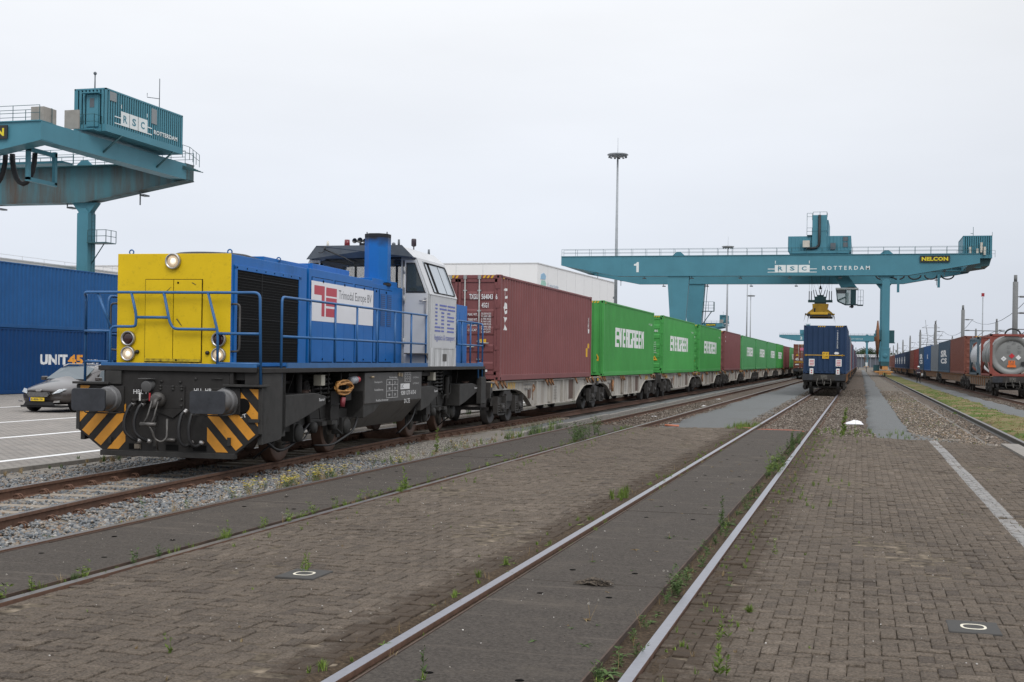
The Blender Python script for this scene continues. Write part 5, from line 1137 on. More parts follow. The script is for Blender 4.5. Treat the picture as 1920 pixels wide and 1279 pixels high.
# ---- container wagons (two-platform articulated)
M_wagon = mat('weathered white wagon', (0.39, 0.37, 0.335), rough=.7, vs=2.2, var=.14, dirt=(0.13, 0.09, 0.06), da=.62, ds=2.4, streak=True, spec=.25)
M_wagbr = mat('rust brown wagon plate', (0.10, 0.062, 0.048), rough=.8, vs=3, var=.25)
M_spig = mat('rusty orange fitting', (0.26, 0.125, 0.055), rough=.8, vs=14, var=.4, dirt=(.30, .27, .22), da=.4, ds=10)
M_bog = mat('sooty bogie', (0.030, 0.027, 0.025), rough=.65, vs=6, var=.35, dirt=(.06, .05, .04), da=.3, ds=4)
M_wtread = mat('wheel tread', (.055, .05, .048), rough=.45, metal=.5)
def wagon_bogie(parent, yc, detail=True):
    m = MB()
    for s in (-1, 1):
        m.prism([(yc - 1.25, .50), (yc - .95, .30), (yc - .78, .30), (yc - .45, .52), (yc - .2, .38), (yc + .2, .38), (yc + .45, .52), (yc + .78, .30), (yc + .95, .30), (yc + 1.25, .50), (yc + 1.15, .72), (yc + .5, .70), (yc + .3, .88), (yc - .3, .88), (yc - .5, .70), (yc - 1.15, .72)], s * .93, s * 1.04, 'x')
        m.box(s * .9, s * 1.1, yc - .28, yc + .28, .60, .80)
    m.box(-.93, .93, yc - .22, yc + .22, .45, .86); m.box(-.9, .9, yc - 1.3, yc - 1.22, .38, .46); m.box(-.9, .9, yc + 1.22, yc + 1.3, .38, .46); b = m.build('bogie', M_bog, parent)
    for d in (-.86, .86):
        m = MB()
        for s in (-1, 1): m.lathe([(.12, .05), (.13, .02), (.3, .0), (.38, .03), (.435, .03), (.44, -.09), (.465, -.10), (.465, -.125), (.3, -.12)], (s * .80, yc + d, .437), (s, 0, 0), 28 if detail else 14)
        m.cyl((-.75, yc + d, .437), (.75, yc + d, .437), .075, n=8); m.build('wheelset', M_wtread, b)
        m = MB()
        for s in (-1, 1):
            m.box(s * 1.0, s * 1.16, yc + d - .12, yc + d + .12, .33, .56)
            if detail:
                for q in (-.24, .24):
                    for k in range(4): m.lathe([(.085, 0), (.095, .015), (.085, .03)], (s * 1.07, yc + d + q, .33 + k * .062), (0, 0, 1), 12)
                m.prism([(yc + d - .34, .30), (yc + d + .34, .30), (yc + d + .28, .25), (yc + d - .28, .25)], s * 1.0, s * 1.12, 'x')
                m.cyl((s * 1.15, yc + d, .44), (s * 1.20, yc + d, .44), .085, n=14); m.box(s * 1.02, s * 1.15, yc + d - .42, yc + d - .36, .3, .75); m.box(s * 1.02, s * 1.15, yc + d + .36, yc + d + .42, .3, .75)
        m.build('axle_box', M_bog, b)
    return b
def wagon(label, y, detail=True, x=Y_A, span=(11.6, 14.1), body=None, group='container wagons of the long train', low=False, proto=None):
    """platform 1 starts at y; platform 2 follows; three bogies"""
    if proto is not None: return copy_tree(proto, (x, y, 0), label)
    t = thing('container_wagon', label, 'container wagon', (x, y, 0), 0, group); body = body or M_wagon
    P = [(-.75, 12.45), (12.85, 26.2)]
    bog = (1.15, 12.65, 24.9)
    for k, (a, b) in enumerate(P):
        m = MB(); m.box(-.32, .32, a, b, .72, 1.12); m.box(-1.1, 1.1, a, a + .3, .86, 1.13); m.box(-1.1, 1.1, b - .3, b, .86, 1.13); pl = m.build('centre_sill', M_bog, t)
        for s in (-1, 1):
            a1 = a + (3.05 if k == 0 else 1.6); b1 = b - (1.75 if k == 0 else 2.9)
            m = MB(); c0 = a1 + 1.3; c1 = b1 - 1.25
            X0, X1 = s * .99, s * 1.045
            # curved fish-belly side sill
            up = 1.135; th = .90; lo = .40; poly = [(a, th), (a1 - .35, th)] + [(a1 - .35 + 1.65 * q, th - (th - lo) * (q ** 1.7)) for q in (.25, .5, .75, 1)] + [(c1, lo)] + [(c1 + 1.6 * q, lo + (th - lo) * (1 - (1 - q) ** 1.7)) for q in (.25, .5, .75, 1)] + [(b, th), (b, up), (a, up)]
            m.prism(poly, X0, X1, 'x'); m.box(s * .92, s * 1.10, a, b, up - .035, up + .005)
            # lower flange follows the belly, ribs
            for (p, q) in zip(poly[1:-3], poly[2:-2]): m.plate([(s * .95, p[0], p[1]), (s * 1.10, p[0], p[1]), (s * 1.10, q[0], q[1]), (s * .95, q[0], q[1])] if s > 0 else [(s * .95, q[0], q[1]), (s * 1.10, q[0], q[1]), (s * 1.10, p[0], p[1]), (s * .95, p[0], p[1])], (0, 0, -1), .02)
            sd = m.build('side_sill', body, t)
            m = MB(); 
            for yy in np.linspace(c0 + .5, c1 - .3, 4): m.box(X1, X1 + s * .07, yy, yy + .07, lo + .02, up - .035)
            m.box(X1, X1 + s * .05, c0 + 2.1, c0 + 2.45, lo + .05, up - .04); m.build('rib', body, sd)
            if detail:
                m = MB(); m.box(X1, X1 + s * .006, c1 - .9, c1 + .05, lo + .06, up - .05); m.box(X1, X1 + s * .03, a1 + 1.0, a1 + 1.25, .62, .86); m.build('rust_plate', M_wagbr, sd)
                m = MB(); m.text('37 80 4552 0', (X1 + s * .008, a1 + .5 if s > 0 else a1 + 1.6, .98), (0, s, 0), (0, 0, 1), 1.0, .06, 0); m.text('TEN  RIV', (X1 + s * .008, a1 + .6 if s > 0 else a1 + 1.6, .84), (0, s, 0), (0, 0, 1), .8, .07, 0)
                for i in range(5): m.text('A B C D', (X1 + s * .008, c0 + 2.9, .5 + i * .09), (0, s, 0) , (0, 0, 1), .35, .05, 0)
                m.build('stencil', M_signk, sd)
                m = MB(); yb = a + 1.9 if k == 0 else b - 2.6
                for i in range(5): m.plate([(X1 + s * .003, yb + i * .16, .92), (X1 + s * .003, yb + i * .16 + .08, .92), (X1 + s * .003, yb + i * .16 + .16, 1.12), (X1 + s * .003, yb + i * .16 + .08, 1.12)], (s, 0, 0), .003)
                m.box(X1 + s * .001, X1 + s * .08, a + .05, a + .16, 1.0, 1.09); m.build('hazard_stripes', M_hz, sd)
                for yy in (a + .55, a + 1.0, a + 1.3, a1 + 2.9, a1 + 3.3, a1 + 3.6, c1 - .2, b - 1.5, b - 1.1, b - .5):
                    m = MB(); m.box(s * 1.0, s * 1.13, yy - .07, yy + .07, up - .04, up + .03); m.tube([(s * 1.12, yy - .05, up - .02), (s * 1.16, yy + .10, up - .17)], .028, 6); m.tube([(s * 1.12, yy + .02, up), (s * 1.14, yy + .14, up - .10)], .018, 6); m.build('container_latch', M_spig, sd)
                m = MB(); m.tube(bend([(X1 + s * .04, a1 + 1.5, 1.0), (X1 + s * .06, a1 + 1.6, .9), (X1 + s * .04, a1 + 1.45, .8)], .05), .022, 6); m.tube([(X1 + s * .05, c0 + .1, .55), (X1 + s * .05, c0 + .12, 1.0)], .045 if k else .01, 8); m.build('lever', M_spig, sd)
    for yb in bog: wagon_bogie(t, yb, detail)
    for ye, sg in ((-.75, -1), (26.2, 1)):
        m = MB(); m.box(-1.15, 1.15, ye + (0 if sg > 0 else -.1), ye + (.1 if sg > 0 else 0), .72, 1.12); hb = m.build('headstock', M_bog, t)
        for s in (-1, 1):
            m = MB(); m.cyl((s * .88, ye, 1.0), (s * .88, ye + sg * .52, 1.0), .10, n=14); m.prism(rrect(s * .88, 1.0, .22, .16, .05), ye + sg * .52, ye + sg * .56, 'y'); m.build('buffer', M_bog, t)
    return t
W0 = wagon('first container wagon, dirty white with curved sills, under the red and first green container', 31.5)
wagon('second container wagon of the train, under two green lettered containers', 59.9, proto=W0)
wagon('third container wagon, under the plain brown-red and the bluish green container', 88.1, proto=W0)
wagon('fourth container wagon, far down the train under two green containers', 115.6, proto=W0)
wagon('fifth container wagon, far down the train just before the stacked brown container', 144.8, proto=W0)
wagon('sixth container wagon, at the far end of the train behind the blue container', 173.0, proto=W0)
# ================================================================== TRAIN ON THE MIDDLE TRACK
xC = -1.95
def navy_front(t, w, H):
    m = MB(); n = (0, -1, 0)
    m.box(-w + .06, w - .1, -.03, -.026, 1.04, 1.075)
    m.prism([(-w + .05, 1.057), (-w + .16, 1.12), (-w + .16, .99)], -.03, -.024, 'y'); m.prism([(w - .14, 1.057), (w - .25, 1.12), (w - .25, .99)], -.03, -.024, 'y'); m.box(-.14, .22, -.034, -.030, .86, 1.24); o = m.build('yellow_arrow_marking', M_hz, t)
    m = MB(); m.text('9\' 6"', (-.09, -.036, 1.09), (1, 0, 0), (0, 0, 1), .26, .10, .01); m.text('2,90', (-.09, -.036, .92), (1, 0, 0), (0, 0, 1), .26, .10, .01); m.build('black_text', M_gasket, o)
    m = MB(); m.box(-.87, -.56, -.034, -.030, .43, .84); m.box(.60, .92, -.034, -.030, .43, .84); pp = m.build('white_placard', M_lett, t)
    m = MB()
    for x in (-.83, .64):
        for i in range(4): m.box(x, x + .23, -.036, -.034, .48 + i * .085, .52 + i * .085)
    m.build('red_print', M_signr, pp)
    m = MB(); m.prism([(.50, 1.17), (.56, 1.11), (.72, 1.11), (.78, 1.17), (.72, 1.24), (.56, 1.24)], -.036, -.032, 'y'); m.text('EMCU 546640 1', (.71, -.03, 1.45), (0, 0, 1), (-1, 0, 0), 1.0, .065, .01); m.build('white_marking', M_lett, t)
    for x in (-.72, .72):
        m = MB(); m.prism(rrect(x, .14, .10, .17, .03), -.10, -.08, 'y'); lp = m.build('tail_signal', M_lett, t); m = MB(); m.prism([(x - .06, .22), (x + .06, .22), (x, .14)], -.105, -.10, 'y'); m.prism([(x - .06, .04), (x + .06, .04), (x, .12)], -.105, -.10, 'y'); m.build('red_triangle', mat('signal red', (.42, .03, .04)), lp)
container('navy', 12.4, 2.74, 'navy blue container with yellow arrow marking on its end, last on the middle train', (xC + .02, 72.9, 1.165), 'containers on the middle train', 'panel', dict(items=[], rects=[(.5, 1.03, .25, .08, M_hz)]), navy_front)
gC = 'containers on the middle train'
c2 = container('navy', 11.6, 2.47, 'lower dark blue container right behind the navy end container', (xC, 87.2, 1.165), gC, 'door', None, None)
c3 = container('grey', 11.6, 2.74, 'grey container showing only its right side behind the navy ones', (xC, 101.0, 1.165), gC, 'door', None, None)
c4 = container('oxide', 11.6, 2.5, 'dark red container far down the middle train', (xC, 115.0, 1.165), gC, 'door', None, None)
for i in range(14):
    copy_tree((c2, c3, c2, c4)[i % 4], (xC, 129.0 + i * 14.0, 1.165), 'container in the narrow far row of the middle train, beyond the red one')
def flat_wagon(label, x, y, L, group, near=False, proto=None):
    if proto: return copy_tree(proto, (x, y, 0), label)
    t = thing('container_wagon', label, 'container wagon', (x, y, 0), 0, group)
    m = MB(); m.box(-.4, .4, 0, L, .62, 1.12); m.box(-1.15, 1.15, 0, .25, .70, 1.13); m.box(-1.15, 1.15, L - .25, L, .7, 1.13); m.build('centre_sill', M_bog, t)
    for s in (-1, 1):
        m = MB(); m.prism([(0, .92), (2.6, .92), (3.8, .52), (L - 3.8, .52), (L - 2.6, .92), (L, .92), (L, 1.14), (0, 1.14)], s * 1.0, s * 1.06, 'x'); m.box(s * .95, s * 1.14, 0, L, 1.10, 1.145); sd_ = (mat('grimy wagon brown', (.13, .10, .075), rough=.8, vs=3, var=.3, dirt=(.04, .035, .03), da=.4, ds=3, streak=True))
        m.mi = 1
        for yy in np.arange(.4, L, 1.35): m.box(s * 1.05, s * 1.16, yy, yy + .15, 1.03, 1.17); m.prism([(yy + .3, .56), (yy + .62, .56), (yy + .5, 1.1), (yy + .2, 1.1)], s * 1.06, s * 1.09, 'x') if 3.6 < yy < L - 4.2 else None
        m.build('side_sill', [sd_, M_spig], t)
    wagon_bogie(t, 1.9, near); wagon_bogie(t, L - 1.9, near)
    m = MB(); m.box(-1.2, 1.2, -.14, 0, .80, 1.14); m.box(-1.22, -.4, -.16, -.14, 1.10, 1.13); hb = m.build('headstock', M_bog, t)
    for s in (-1, 1):
        m = MB(); m.cyl((s * .86, -.1, .98), (s * .86, -.60, .98), .10, .09, 14); m.cyl((s * .86, -.12, .98), (s * .86, -.3, .98), .14, n=14); m.prism(rrect(s * .86, .98, .27, .17, .05), -.64, -.60, 'y'); m.build('buffer', M_buff, t)
    m = MB(); m.box(-.18, .18, -.18, -.14, .86, 1.1); m.tube(bend([(0, -.2, 1.0), (0, -.42, 1.02), (0, -.45, .92)], .05), .03, 6); m.tube(bend([(-.05, -.4, .98), (-.06, -.45, .7), (.02, -.4, .5), (.05, -.3, .75)], .08), .018, 6); m.tube(bend([(-.35, -.15, .9), (-.4, -.3, .6), (-.3, -.25, .45)], .08), .02, 6); m.tube(bend([(.35, -.15, .9), (.4, -.3, .6), (.3, -.25, .45)], .08), .02, 6); m.box(-.05, .02, -.2, -.16, 1.0, 1.12); m.build('coupling', mat('grimy steel', (.10, .095, .085), rough=.6, metal=.3, vs=9, var=.3), hb)
    return t
fw0 = flat_wagon('last wagon of the middle train, dark buffers facing the paving, under the navy container', xC, 72.6, 27.6, 'wagons of the middle train', True)
for i in range(8): flat_wagon('wagon of the middle train farther down its narrow far row', xC, 101.2 + i * 28.2, 27.6, 'wagons of the middle train', proto=fw0)
# brown container on the far end of the sunk track
def brown_door(t, w, H):
    m = MB(); m.text('45', (-.98, -.03, .93), (1, 0, 0), (0, 0, 1), .42, .30, .03); m.box(-.35, -.28, -.03, -.026, .93, 1.2); m.box(-.22, -.15, -.03, -.026, .93, 1.2); m.box(-.95, -.55, -.03, -.026, .38, .50); m.build('lettering', M_lett, t)
    m = MB(); m.box(-1.05, 1.05, -.03, -.026, .70, .78); m.build('yellow_band', M_hz, t); m = MB(); m.box(-.42, -.04, -.03, -.026, 2.1, 2.42); m.build('pink_label', mat('pink label', (.5, .12, .2)), t)
    triangle_sign(t, -.75, 1.48, .26, -.026)
gB = 'containers on the sunk track'
container('brown', 12.2, 2.85, 'brown container with a big white 45 on its doors, left of the navy one', (-6.46, 152, 1.165), gB, 'door', None, brown_door)
for i in range(4): container('brown', 12.2, 2.6, 'container behind the brown one marked 45, almost hidden', (-6.46, 166 + i * 14, 1.165), gB, 'door', None, None, back=False)
fb0 = flat_wagon('wagon under the brown container marked 45', -6.46, 151.6, 27.6, 'wagons on the sunk track', True)
flat_wagon('wagon hidden behind the one under the brown container marked 45', -6.46, 180.0, 27.6, 'wagons on the sunk track', proto=fb0)
# ================================================================== RIGHT TRAIN
xD = 8.45; gD = 'containers on the right-hand train'
M_tank = mat('grey tank cladding', (0.20, 0.205, 0.20), rough=.5, vs=2, var=.08, metal=.1, dirt=(.2, .19, .17), da=.25, ds=2); M_tankw = mat('white tank', (0.50, 0.51, 0.53), rough=.4, vs=2, var=.05, dirt=(.4, .4, .4), da=.2, ds=2)
M_tred = mat('tank frame red', (0.22, 0.05, 0.036), rough=.5, vs=3, var=.12, dirt=(.12, .06, .05), da=.3, ds=3); M_tblue = mat('tank frame slate', (0.065, 0.10, 0.125), rough=.5, vs=3, var=.15)
def tank_container(label, y, fm, tm, H=2.46, L=5.75, labels=True):
    t = thing('tank_container', label, 'tank container', (xD, y, 1.165), 0, gD); w = CW / 2; m = MB()
    for s in (-1, 1):
        for yy in (0, L - .14): m.box(s * (w - .14), s * w, yy, yy + .14, 0, H)
        m.box(s * (w - .12), s * (w - .01), .1, L - .1, 0.01, .13); m.box(s * (w - .10), s * (w - .01), .1, L - .1, H - .11, H - .01)
        m.tube([(s * (w - .06), .1, .1), (s * (w - .06), 1.5, .8)], .05, 6); m.tube([(s * (w - .06), L - .1, .1), (s * (w - .06), L - 1.5, .8)], .05, 6)
    for yy in (.0, L - .12): m.box(-w, w, yy, yy + .12, .0, .14); m.box(-w, w, yy, yy + .12, H - .13, H)
    for yy in (.03, L - .08):
        for sx in (-1, 1):
            for sz in (-1, 1):
                zc = H / 2; m.prism([(sx * (w - .1), zc + sz * (H / 2 - .1)), (sx * (w - .1), zc + sz * (H / 2 - .62)), (sx * (w - .25), zc + sz * (H / 2 - .36)), (sx * (w - .62), zc + sz * (H / 2 - .1))], yy, yy + .04, 'y')
    m.build('frame', fm, t, .008)
    r = H / 2 - .075; c = (0, .10, H / 2); prof = [(.001, .0), (r * .40, .01), (r * .70, .035), (r * .74, .05), (r * .76, -.01), (r * .97, -.03), (r, -.01), (r, .25), (r, 1.4), (r + .015, 1.41), (r + .015, 1.47), (r, 1.48), (r, 3.0), (r + .015, 3.01), (r + .015, 3.07), (r, 3.08), (r, L - .5), (r * .97, L - .38), (r * .8, L - .28), (.001, L - .22)]
    m = MB(); m.lathe(prof, c, (0, 1, 0), 48); tk = m.build('tank', tm, t)
    if labels:
        m = MB(); m.lathe([(r - .30, .0), (r - .30, .004), (r - .32, .004)], (0, .115 + .04, H / 2), (0, -1, 0), 40, False) if False else None
        m = MB(); yq = .085
        def dia(x, z, s_): m.prism([(x, z - s_), (x + s_, z), (x, z + s_), (x - s_, z)], yq - .01, yq, 'y')
        dia(-.42, 1.02, .155); dia(.38, 1.10, .155); m.build('white_placard', M_lett, tk); m = MB(); dia(0.02, 1.19, .16); m.build('red_placard', mat('placard red', (.45, .02, .03)), tk)
        m = MB(); m.box(-.16, .20, yq - .012, yq - .002, .66, .92); m.box(-.22, .26, yq - .012, yq - .002, .53, .65); op = m.build('orange_plate', mat('hazard orange plate', (.72, .16, .02)), tk)
        m = MB(); m.text('33', (-.12, yq - .014, .81), (1, 0, 0), (0, 0, 1), .28, .08, .02); m.text('1203', (-.12, yq - .014, .69), (1, 0, 0), (0, 0, 1), .28, .08, .02); m.box(-.42 - .05, -.42 + .05, yq - .014, yq - .01, 1.0, 1.03)
        m.text('HOYU 365101 0', (-.25, .07, 1.98), (1, 0, 0), (0, 0, 1), .72, .10, .0); m.text('22K2', (.0, .07, 1.86), (1, 0, 0), (0, 0, 1), .22, .07)
        for x in (-.25, .32):
            for z in (1.74, 1.62, 1.44, 1.34): m.text('34000 KG', (x, .06, z), (1, 0, 0), (0, 0, 1), .2, .05)
        m.build('lettering', M_signk, tk)
        m = MB(); m.box(.55, .95, .02, .10, .62, .86); m.build('valve_box', M_black, tk)
        m = MB(); m.tube([(.1 + .42 * math.cos(a), .5, H - .02 + .34 * math.sin(a)) for a in [i * math.pi / 12 for i in range(13)]], .05, 8); m.box(-.34, .54, .35, .5, H - .06, H + .01); m.build('walkway_hoop', M_black, t)
        m = MB(); m.text('HOYER', (r * .98, 1.8, 1.35), (0, 1, 0), (0, 0, 1), 1.8, .2, .02); m.build('side_lettering', M_signk, tk)
    return t
tank_container('grey tank container in a red frame with diamond hazard placards, nearest on the right', 77.8, M_tred, M_tank)
tank_container('white tank in a slate-blue open frame, behind the red framed tank', 86.2, M_tblue, M_tankw, labels=False)
HD = 2.77
container('brown', 14.6, HD, 'weathered brown container behind the two tanks on the right', (xD, 96.7, 1.165), gD, 'door', dict(items=[], rects=[(1.0, 1.2, .25, .6, M_lett)]), None)
container('slate', 15.6, HD, 'slate blue container with stacked white letters, next to the weathered brown one', (xD, 112.1, 1.165), gD, 'door', dict(items=[('SR', 3.6, 1.35, 8.6, .62, .05, M_lett, False), ('CS', 3.6, .75, 8.6, .5, .05, M_lett, False)]), None)
container('grey', 12.8, HD - .1, 'grey curtain-sided container on the right train', (xD, 128.5, 1.165), gD, 'door', dict(items=[], rects=[(.6, .35, 10.5, .06, M_lett), (.6, .28, 10.5, .03, M_gasket)]), None)
container('blue', 14.5, HD, 'mid blue container beyond the grey curtain-sided one', (xD, 142.0, 1.165), gD, 'door', dict(items=[('K', 5.2, 1.3, 2.2, .5, .03, M_lett, False)]), None)
container('slate', 12.8, HD, 'slate blue container with white letters, beyond the mid blue one', (xD, 157.4, 1.165), gD, 'door', dict(items=[('SR', 2.8, 1.35, 7.5, .62, .05, M_lett, False), ('CS', 2.8, .75, 7.5, .5, .05, M_lett, False)]), None)
container('rust', 14, HD, 'brick red container, nearer of the two red ones behind the man in the white helmet', (xD, 171.0, 1.165), gD, 'door', None, None)
container('brown', 14, HD, 'darker red-brown container, farther of the two red ones behind the man in the white helmet', (xD, 186, 1.165), gD, 'door', None, None)
container('navy', 15.5, HD, 'plain dark blue container beside the right crane leg', (xD, 201, 1.165), gD, 'door', None, None)
cw = container('navy', 13.3, HD, 'one of five dark blue logo containers just right of the crane leg', (xD, 217.2, 1.165), gD, 'door', dict(items=[('HH', 4.5, .8, 5.0, 1.2, .06, M_lett, False)]), None)
for i in range(4): copy_tree(cw, (xD, 231.2 + i * 14, 1.165))
cb = container('brown', 13.3, HD, 'faint red-brown container in the far row just right of the crane leg', (xD, 287.5, 1.165), gD, 'door', None, None)
for i in range(3): copy_tree(cb, (xD, 301.5 + i * 14, 1.165))
fd0 = flat_wagon('front wagon of the right train, under the tank containers', xD, 77.2, 19.0, 'wagons of the right train', True)
fd1 = flat_wagon('wagon under the weathered brown and the first slate blue container on the right', xD, 96.9, 31.0, 'wagons of the right train', True)
fd2 = flat_wagon('wagon under the grey curtain-sided and mid blue containers', xD, 128.6, 27.6, 'wagons of the right train', proto=None)
for i in range(6): flat_wagon('wagon farther down the right train, beyond the mid blue container', xD, 157.0 + i * 28.4, 27.6, 'wagons of the right train', proto=fd2)
# ================================================================== GANTRY CRANES
M_crane = mat('crane teal', (0.062, 0.205, 0.265), rough=.5, vs=.35, var=.08, dirt=(0.06, 0.17, 0.205), da=.3, ds=.5, streak=True, spec=.35)
M_craner = mat('rust-streaked teal', (0.055, 0.15, 0.18), rough=.6, vs=.4, var=.12, dirt=(0.085, 0.056, 0.040), da=.98, ds=.6, streak=True, spec=.3)
M_craned = mat('crane dark teal', (0.02, 0.085, 0.10), rough=.5, vs=1, var=.15)
M_cwhite = mat('crane white paint', (.66, .70, .70), rough=.5, vs=1, var=.05)
M_spread = mat('spreader yellow', (.50, .30, .015), rough=.5, vs=1.5, var=.2, dirt=(.12, .08, .03), da=.35, ds=2)
M_corange = mat('crane bogie orange', (.55, .28, .10), rough=.6, vs=1.5, var=.15, dirt=(.12, .06, .035), da=.4, ds=1.5)
M_reel = mat('cable reel rust', (.17, .075, .035), rough=.8, vs=2, var=.3)
M_hose = mat('black cable', (.012, .012, .014), rough=.6)
M_cream = mat('cream cabinet', (.50, .47, .41), rough=.6, vs=2)
M_nblack = mat('sign black', (.015, .016, .015), rough=.5); M_nyel = mat('sign yellow', (.62, .52, .02), rough=.5)
def handrail(m, pts, h=1.1, step=2.3, r=.028, rails=(.55, 1.1), toe=True):
    for a, b in zip(pts, pts[1:]):
        a = Vector(a); b = Vector(b); L = (b - a).length; n = max(1, round(L / step))
        for i in range(n + 1): p = a + (b - a) * i / n; m.tube([p, p + Vector((0, 0, h))], r, 5, False)
        for q in rails: m.tube([a + Vector((0, 0, q)), b + Vector((0, 0, q))], r * .8, 5, False)
def gantry(label, y0, legL, legR, endL, endR, gap=20.5, trolley=None, number=None, brand=True, fine=True, rusty_rear=False, text_x=None, house=True, festoon=True, leftlegs=True, cont_house=False):
    t = thing('gantry_crane', label, 'gantry crane', (0, y0, 0), 0, 'gantry cranes over the tracks')
    zb, zt, ze = 15.45, 18.65, 17.25; kL = endL + 9.3; kR = endR - 10.3
    g = []
    for i, y in enumerate((0, gap)):
        m = MB(); m.prism([(endL, ze), (kL, zb), (kR, zb), (endR, ze), (endR, zt), (endL, zt)], y, y + 1.3, 'y')
        m.box(endL, endR, y - .12, y + 1.42, zt - .02, zt + .05)
        m.prism([(endL, ze - .04), (kL, zb - .04), (kR, zb - .04), (endR, ze - .04), (endR, ze + .03), (kR, zb + .03), (kL, zb + .03), (endL, ze + .03)], y - .10, y + 1.40, 'y')
        for x in np.arange(endL + 10, endR - 10, 8.3): m.box(x, x + .05, y - .012, y - .0, zb + .04, zt - .03); m.box(x + .2, x + .23, y - .02, y, zt - .5, zt - .03)
        gi = m.build('girder', M_craner if (rusty_rear and i) else M_crane, t, .0); g.append(gi)
        m = MB(); m.box(endL + .2, endR - .2, y + 1.42 if i == 0 else y - .9, y + 2.2 if i == 0 else y - .12, zt - .05, zt + .02) ; m.build('walkway', M_craned, gi)
        m = MB(); handrail(m, [(endL + .1, y - .05, zt + .05), (endR - .1, y - .05, zt + .05)]); 
        if fine: handrail(m, [(endL + .1, y + 1.4, zt + .05), (endR - .1, y + 1.4, zt + .05)])
        m.build('handrail', M_craned, gi)
        m = MB()
        for x in np.linspace(endL + 6, endR - 5, 8):
            m.box(x - .25, x + .25, y + (.3 if i == 0 else .9), y + .9 + (.3 if i == 0 else .9), (zb if kL < x < kR else zb + 1.0) - .42, (zb if kL < x < kR else zb + 1.0) - .28); m.box(x - .04, x + .04, y + .6, y + .7, zb - .3, zb + 1.2)
        m.build('floodlight', M_visor, gi)
        m = MB(); 
        for xx in (legL, legR): m.prism([(xx - 1.0, zt + .04), (xx + 1.0, zt + .04), (xx + .3, zt + .65), (xx - .3, zt + .65)], y + .2, y + .35, 'y')
        m.build('lug', M_crane, gi)
    for x0, x1 in ((endL, endL + 1.3), (endR - 1.3, endR)):
        m = MB(); m.box(x0, x1, 1.3, gap, ze, zt); m.build('end_tie', M_crane, t)
    # hinged slender right legs
    for y in (0, gap):
        m = MB(); yy = y + .65; m.box(legR - .58, legR + .58, yy - .6, yy + .6, 4.2, zb - 1.0); m.prism([(legR - 1.3, zb - .02), (legR - .3, zb - 1.25), (legR + .3, zb - 1.25), (legR + 1.3, zb - .02)], yy - .35, yy + .35, 'y'); m.prism([(legR - .58, zb - 1.0), (legR + .58, zb - 1.0), (legR + .25, zb - .55), (legR - .25, zb - .55)], yy - .5, yy + .5, 'y')
        m.box(legR - .66, legR + .66, yy - .7, yy + .7, 4.1, 4.3); m.box(legR - .64, legR + .64, yy - .68, yy + .68, 2.2, 4.1)
        lg = m.build('leg', M_crane, t, .02)
        m = MB(); m.prism([(legR - 1.5, 6.2), (legR - .6, 5.4), (legR - .6, 7.0), (legR - 1.5, 7.0)], yy - .3, yy + .3, 'y'); m.lathe([(.35, 0), (.35, .06), (.25, .08), (.1, .1)], (legR, yy - .68, 3.1), (0, -1, 0), 20); m.build('bracket', M_crane, lg)
        if fine:
            m = MB(); lx = legR + .75 if y else legR - .75
            if cont_house:
                for z in np.arange(2.5, zb, .33): m.tube([(legR + .72, yy - .22, z), (legR + .72, yy + .22, z)], .018, 4, False)
                for q in (-.22, .22): m.tube([(legR + .72, yy + q, 2.4), (legR + .72, yy + q, zb)], .025, 4, False)
                zq = 11.7 if cont_house else 9.0; m.box(legR + .6, legR + 2.6, yy - .8, yy + .8, zq, zq + .08); handrail(m, [(legR + .7, yy - .8, zq + .08), (legR + 2.6, yy - .8, zq + .08), (legR + 2.6, yy + .8, zq + .08)], step=1.0, r=.035); m.tube([(legR + .6, yy, zq - 1.8), (legR + 1.9, yy, zq)], .05, 5)
                m.build('ladder', M_craned, lg)
    m = MB(); m.box(legR - .62, legR + .62, .0, gap + 1.3, 1.55, 2.25); m.build('sill_beam', M_craned, t)
    for y in (0.65, gap + .65):
        m = MB(); m.box(legR - .42, legR + .42, y - .6, y + .6, .95, 2.0); bgx = m.build('wheel_bogie', M_corange, t, .03)
        m = MB(); m.box(legR - 1.5, legR + 1.15, y - 1.4, y - 1.3, .55, .75); m.box(legR - .9, legR - .3, y - 1.3, y + 1.0, .25, .75); m.box(legR + .3, legR + .9, y - 1.3, y + 1.0, .25, .75); m.build('guard', M_corange, bgx)
        m = MB()
        for d in (-.7, .7): m.lathe([(.36, -.08), (.40, -.07), (.36, -.05), (.36, .05), (.40, .07), (.36, .08)], (legR, y + d, .38), (1, 0, 0), 20)
        m.build('wheel', M_black, bgx)
    # cable reel beside the right leg
    m = MB(); m.lathe([(.5, -.35), (2.85, -.10), (2.85, .10), (.5, .35)], (legR - 1.12, 1.8, 5.7), (1, 0, 0), 40); m.lathe([(.35, -.5), (.35, .9)], (legR - 1.12, 1.8, 5.7), (1, 0, 0), 16); m.build('cable_reel', M_reel, t)
    m = MB(); m.box(legR + .6, legR + 1.5, 2.5, 5, 5.1, 5.2); m.box(legR + .65, legR + 1.4, 3.4, 4.6, 5.2, 7.1); m.box(legR - 1.7, legR - .8, 1.0, 2.4, .8, 1.7); m.build('drive_cabinet', M_craned, t)
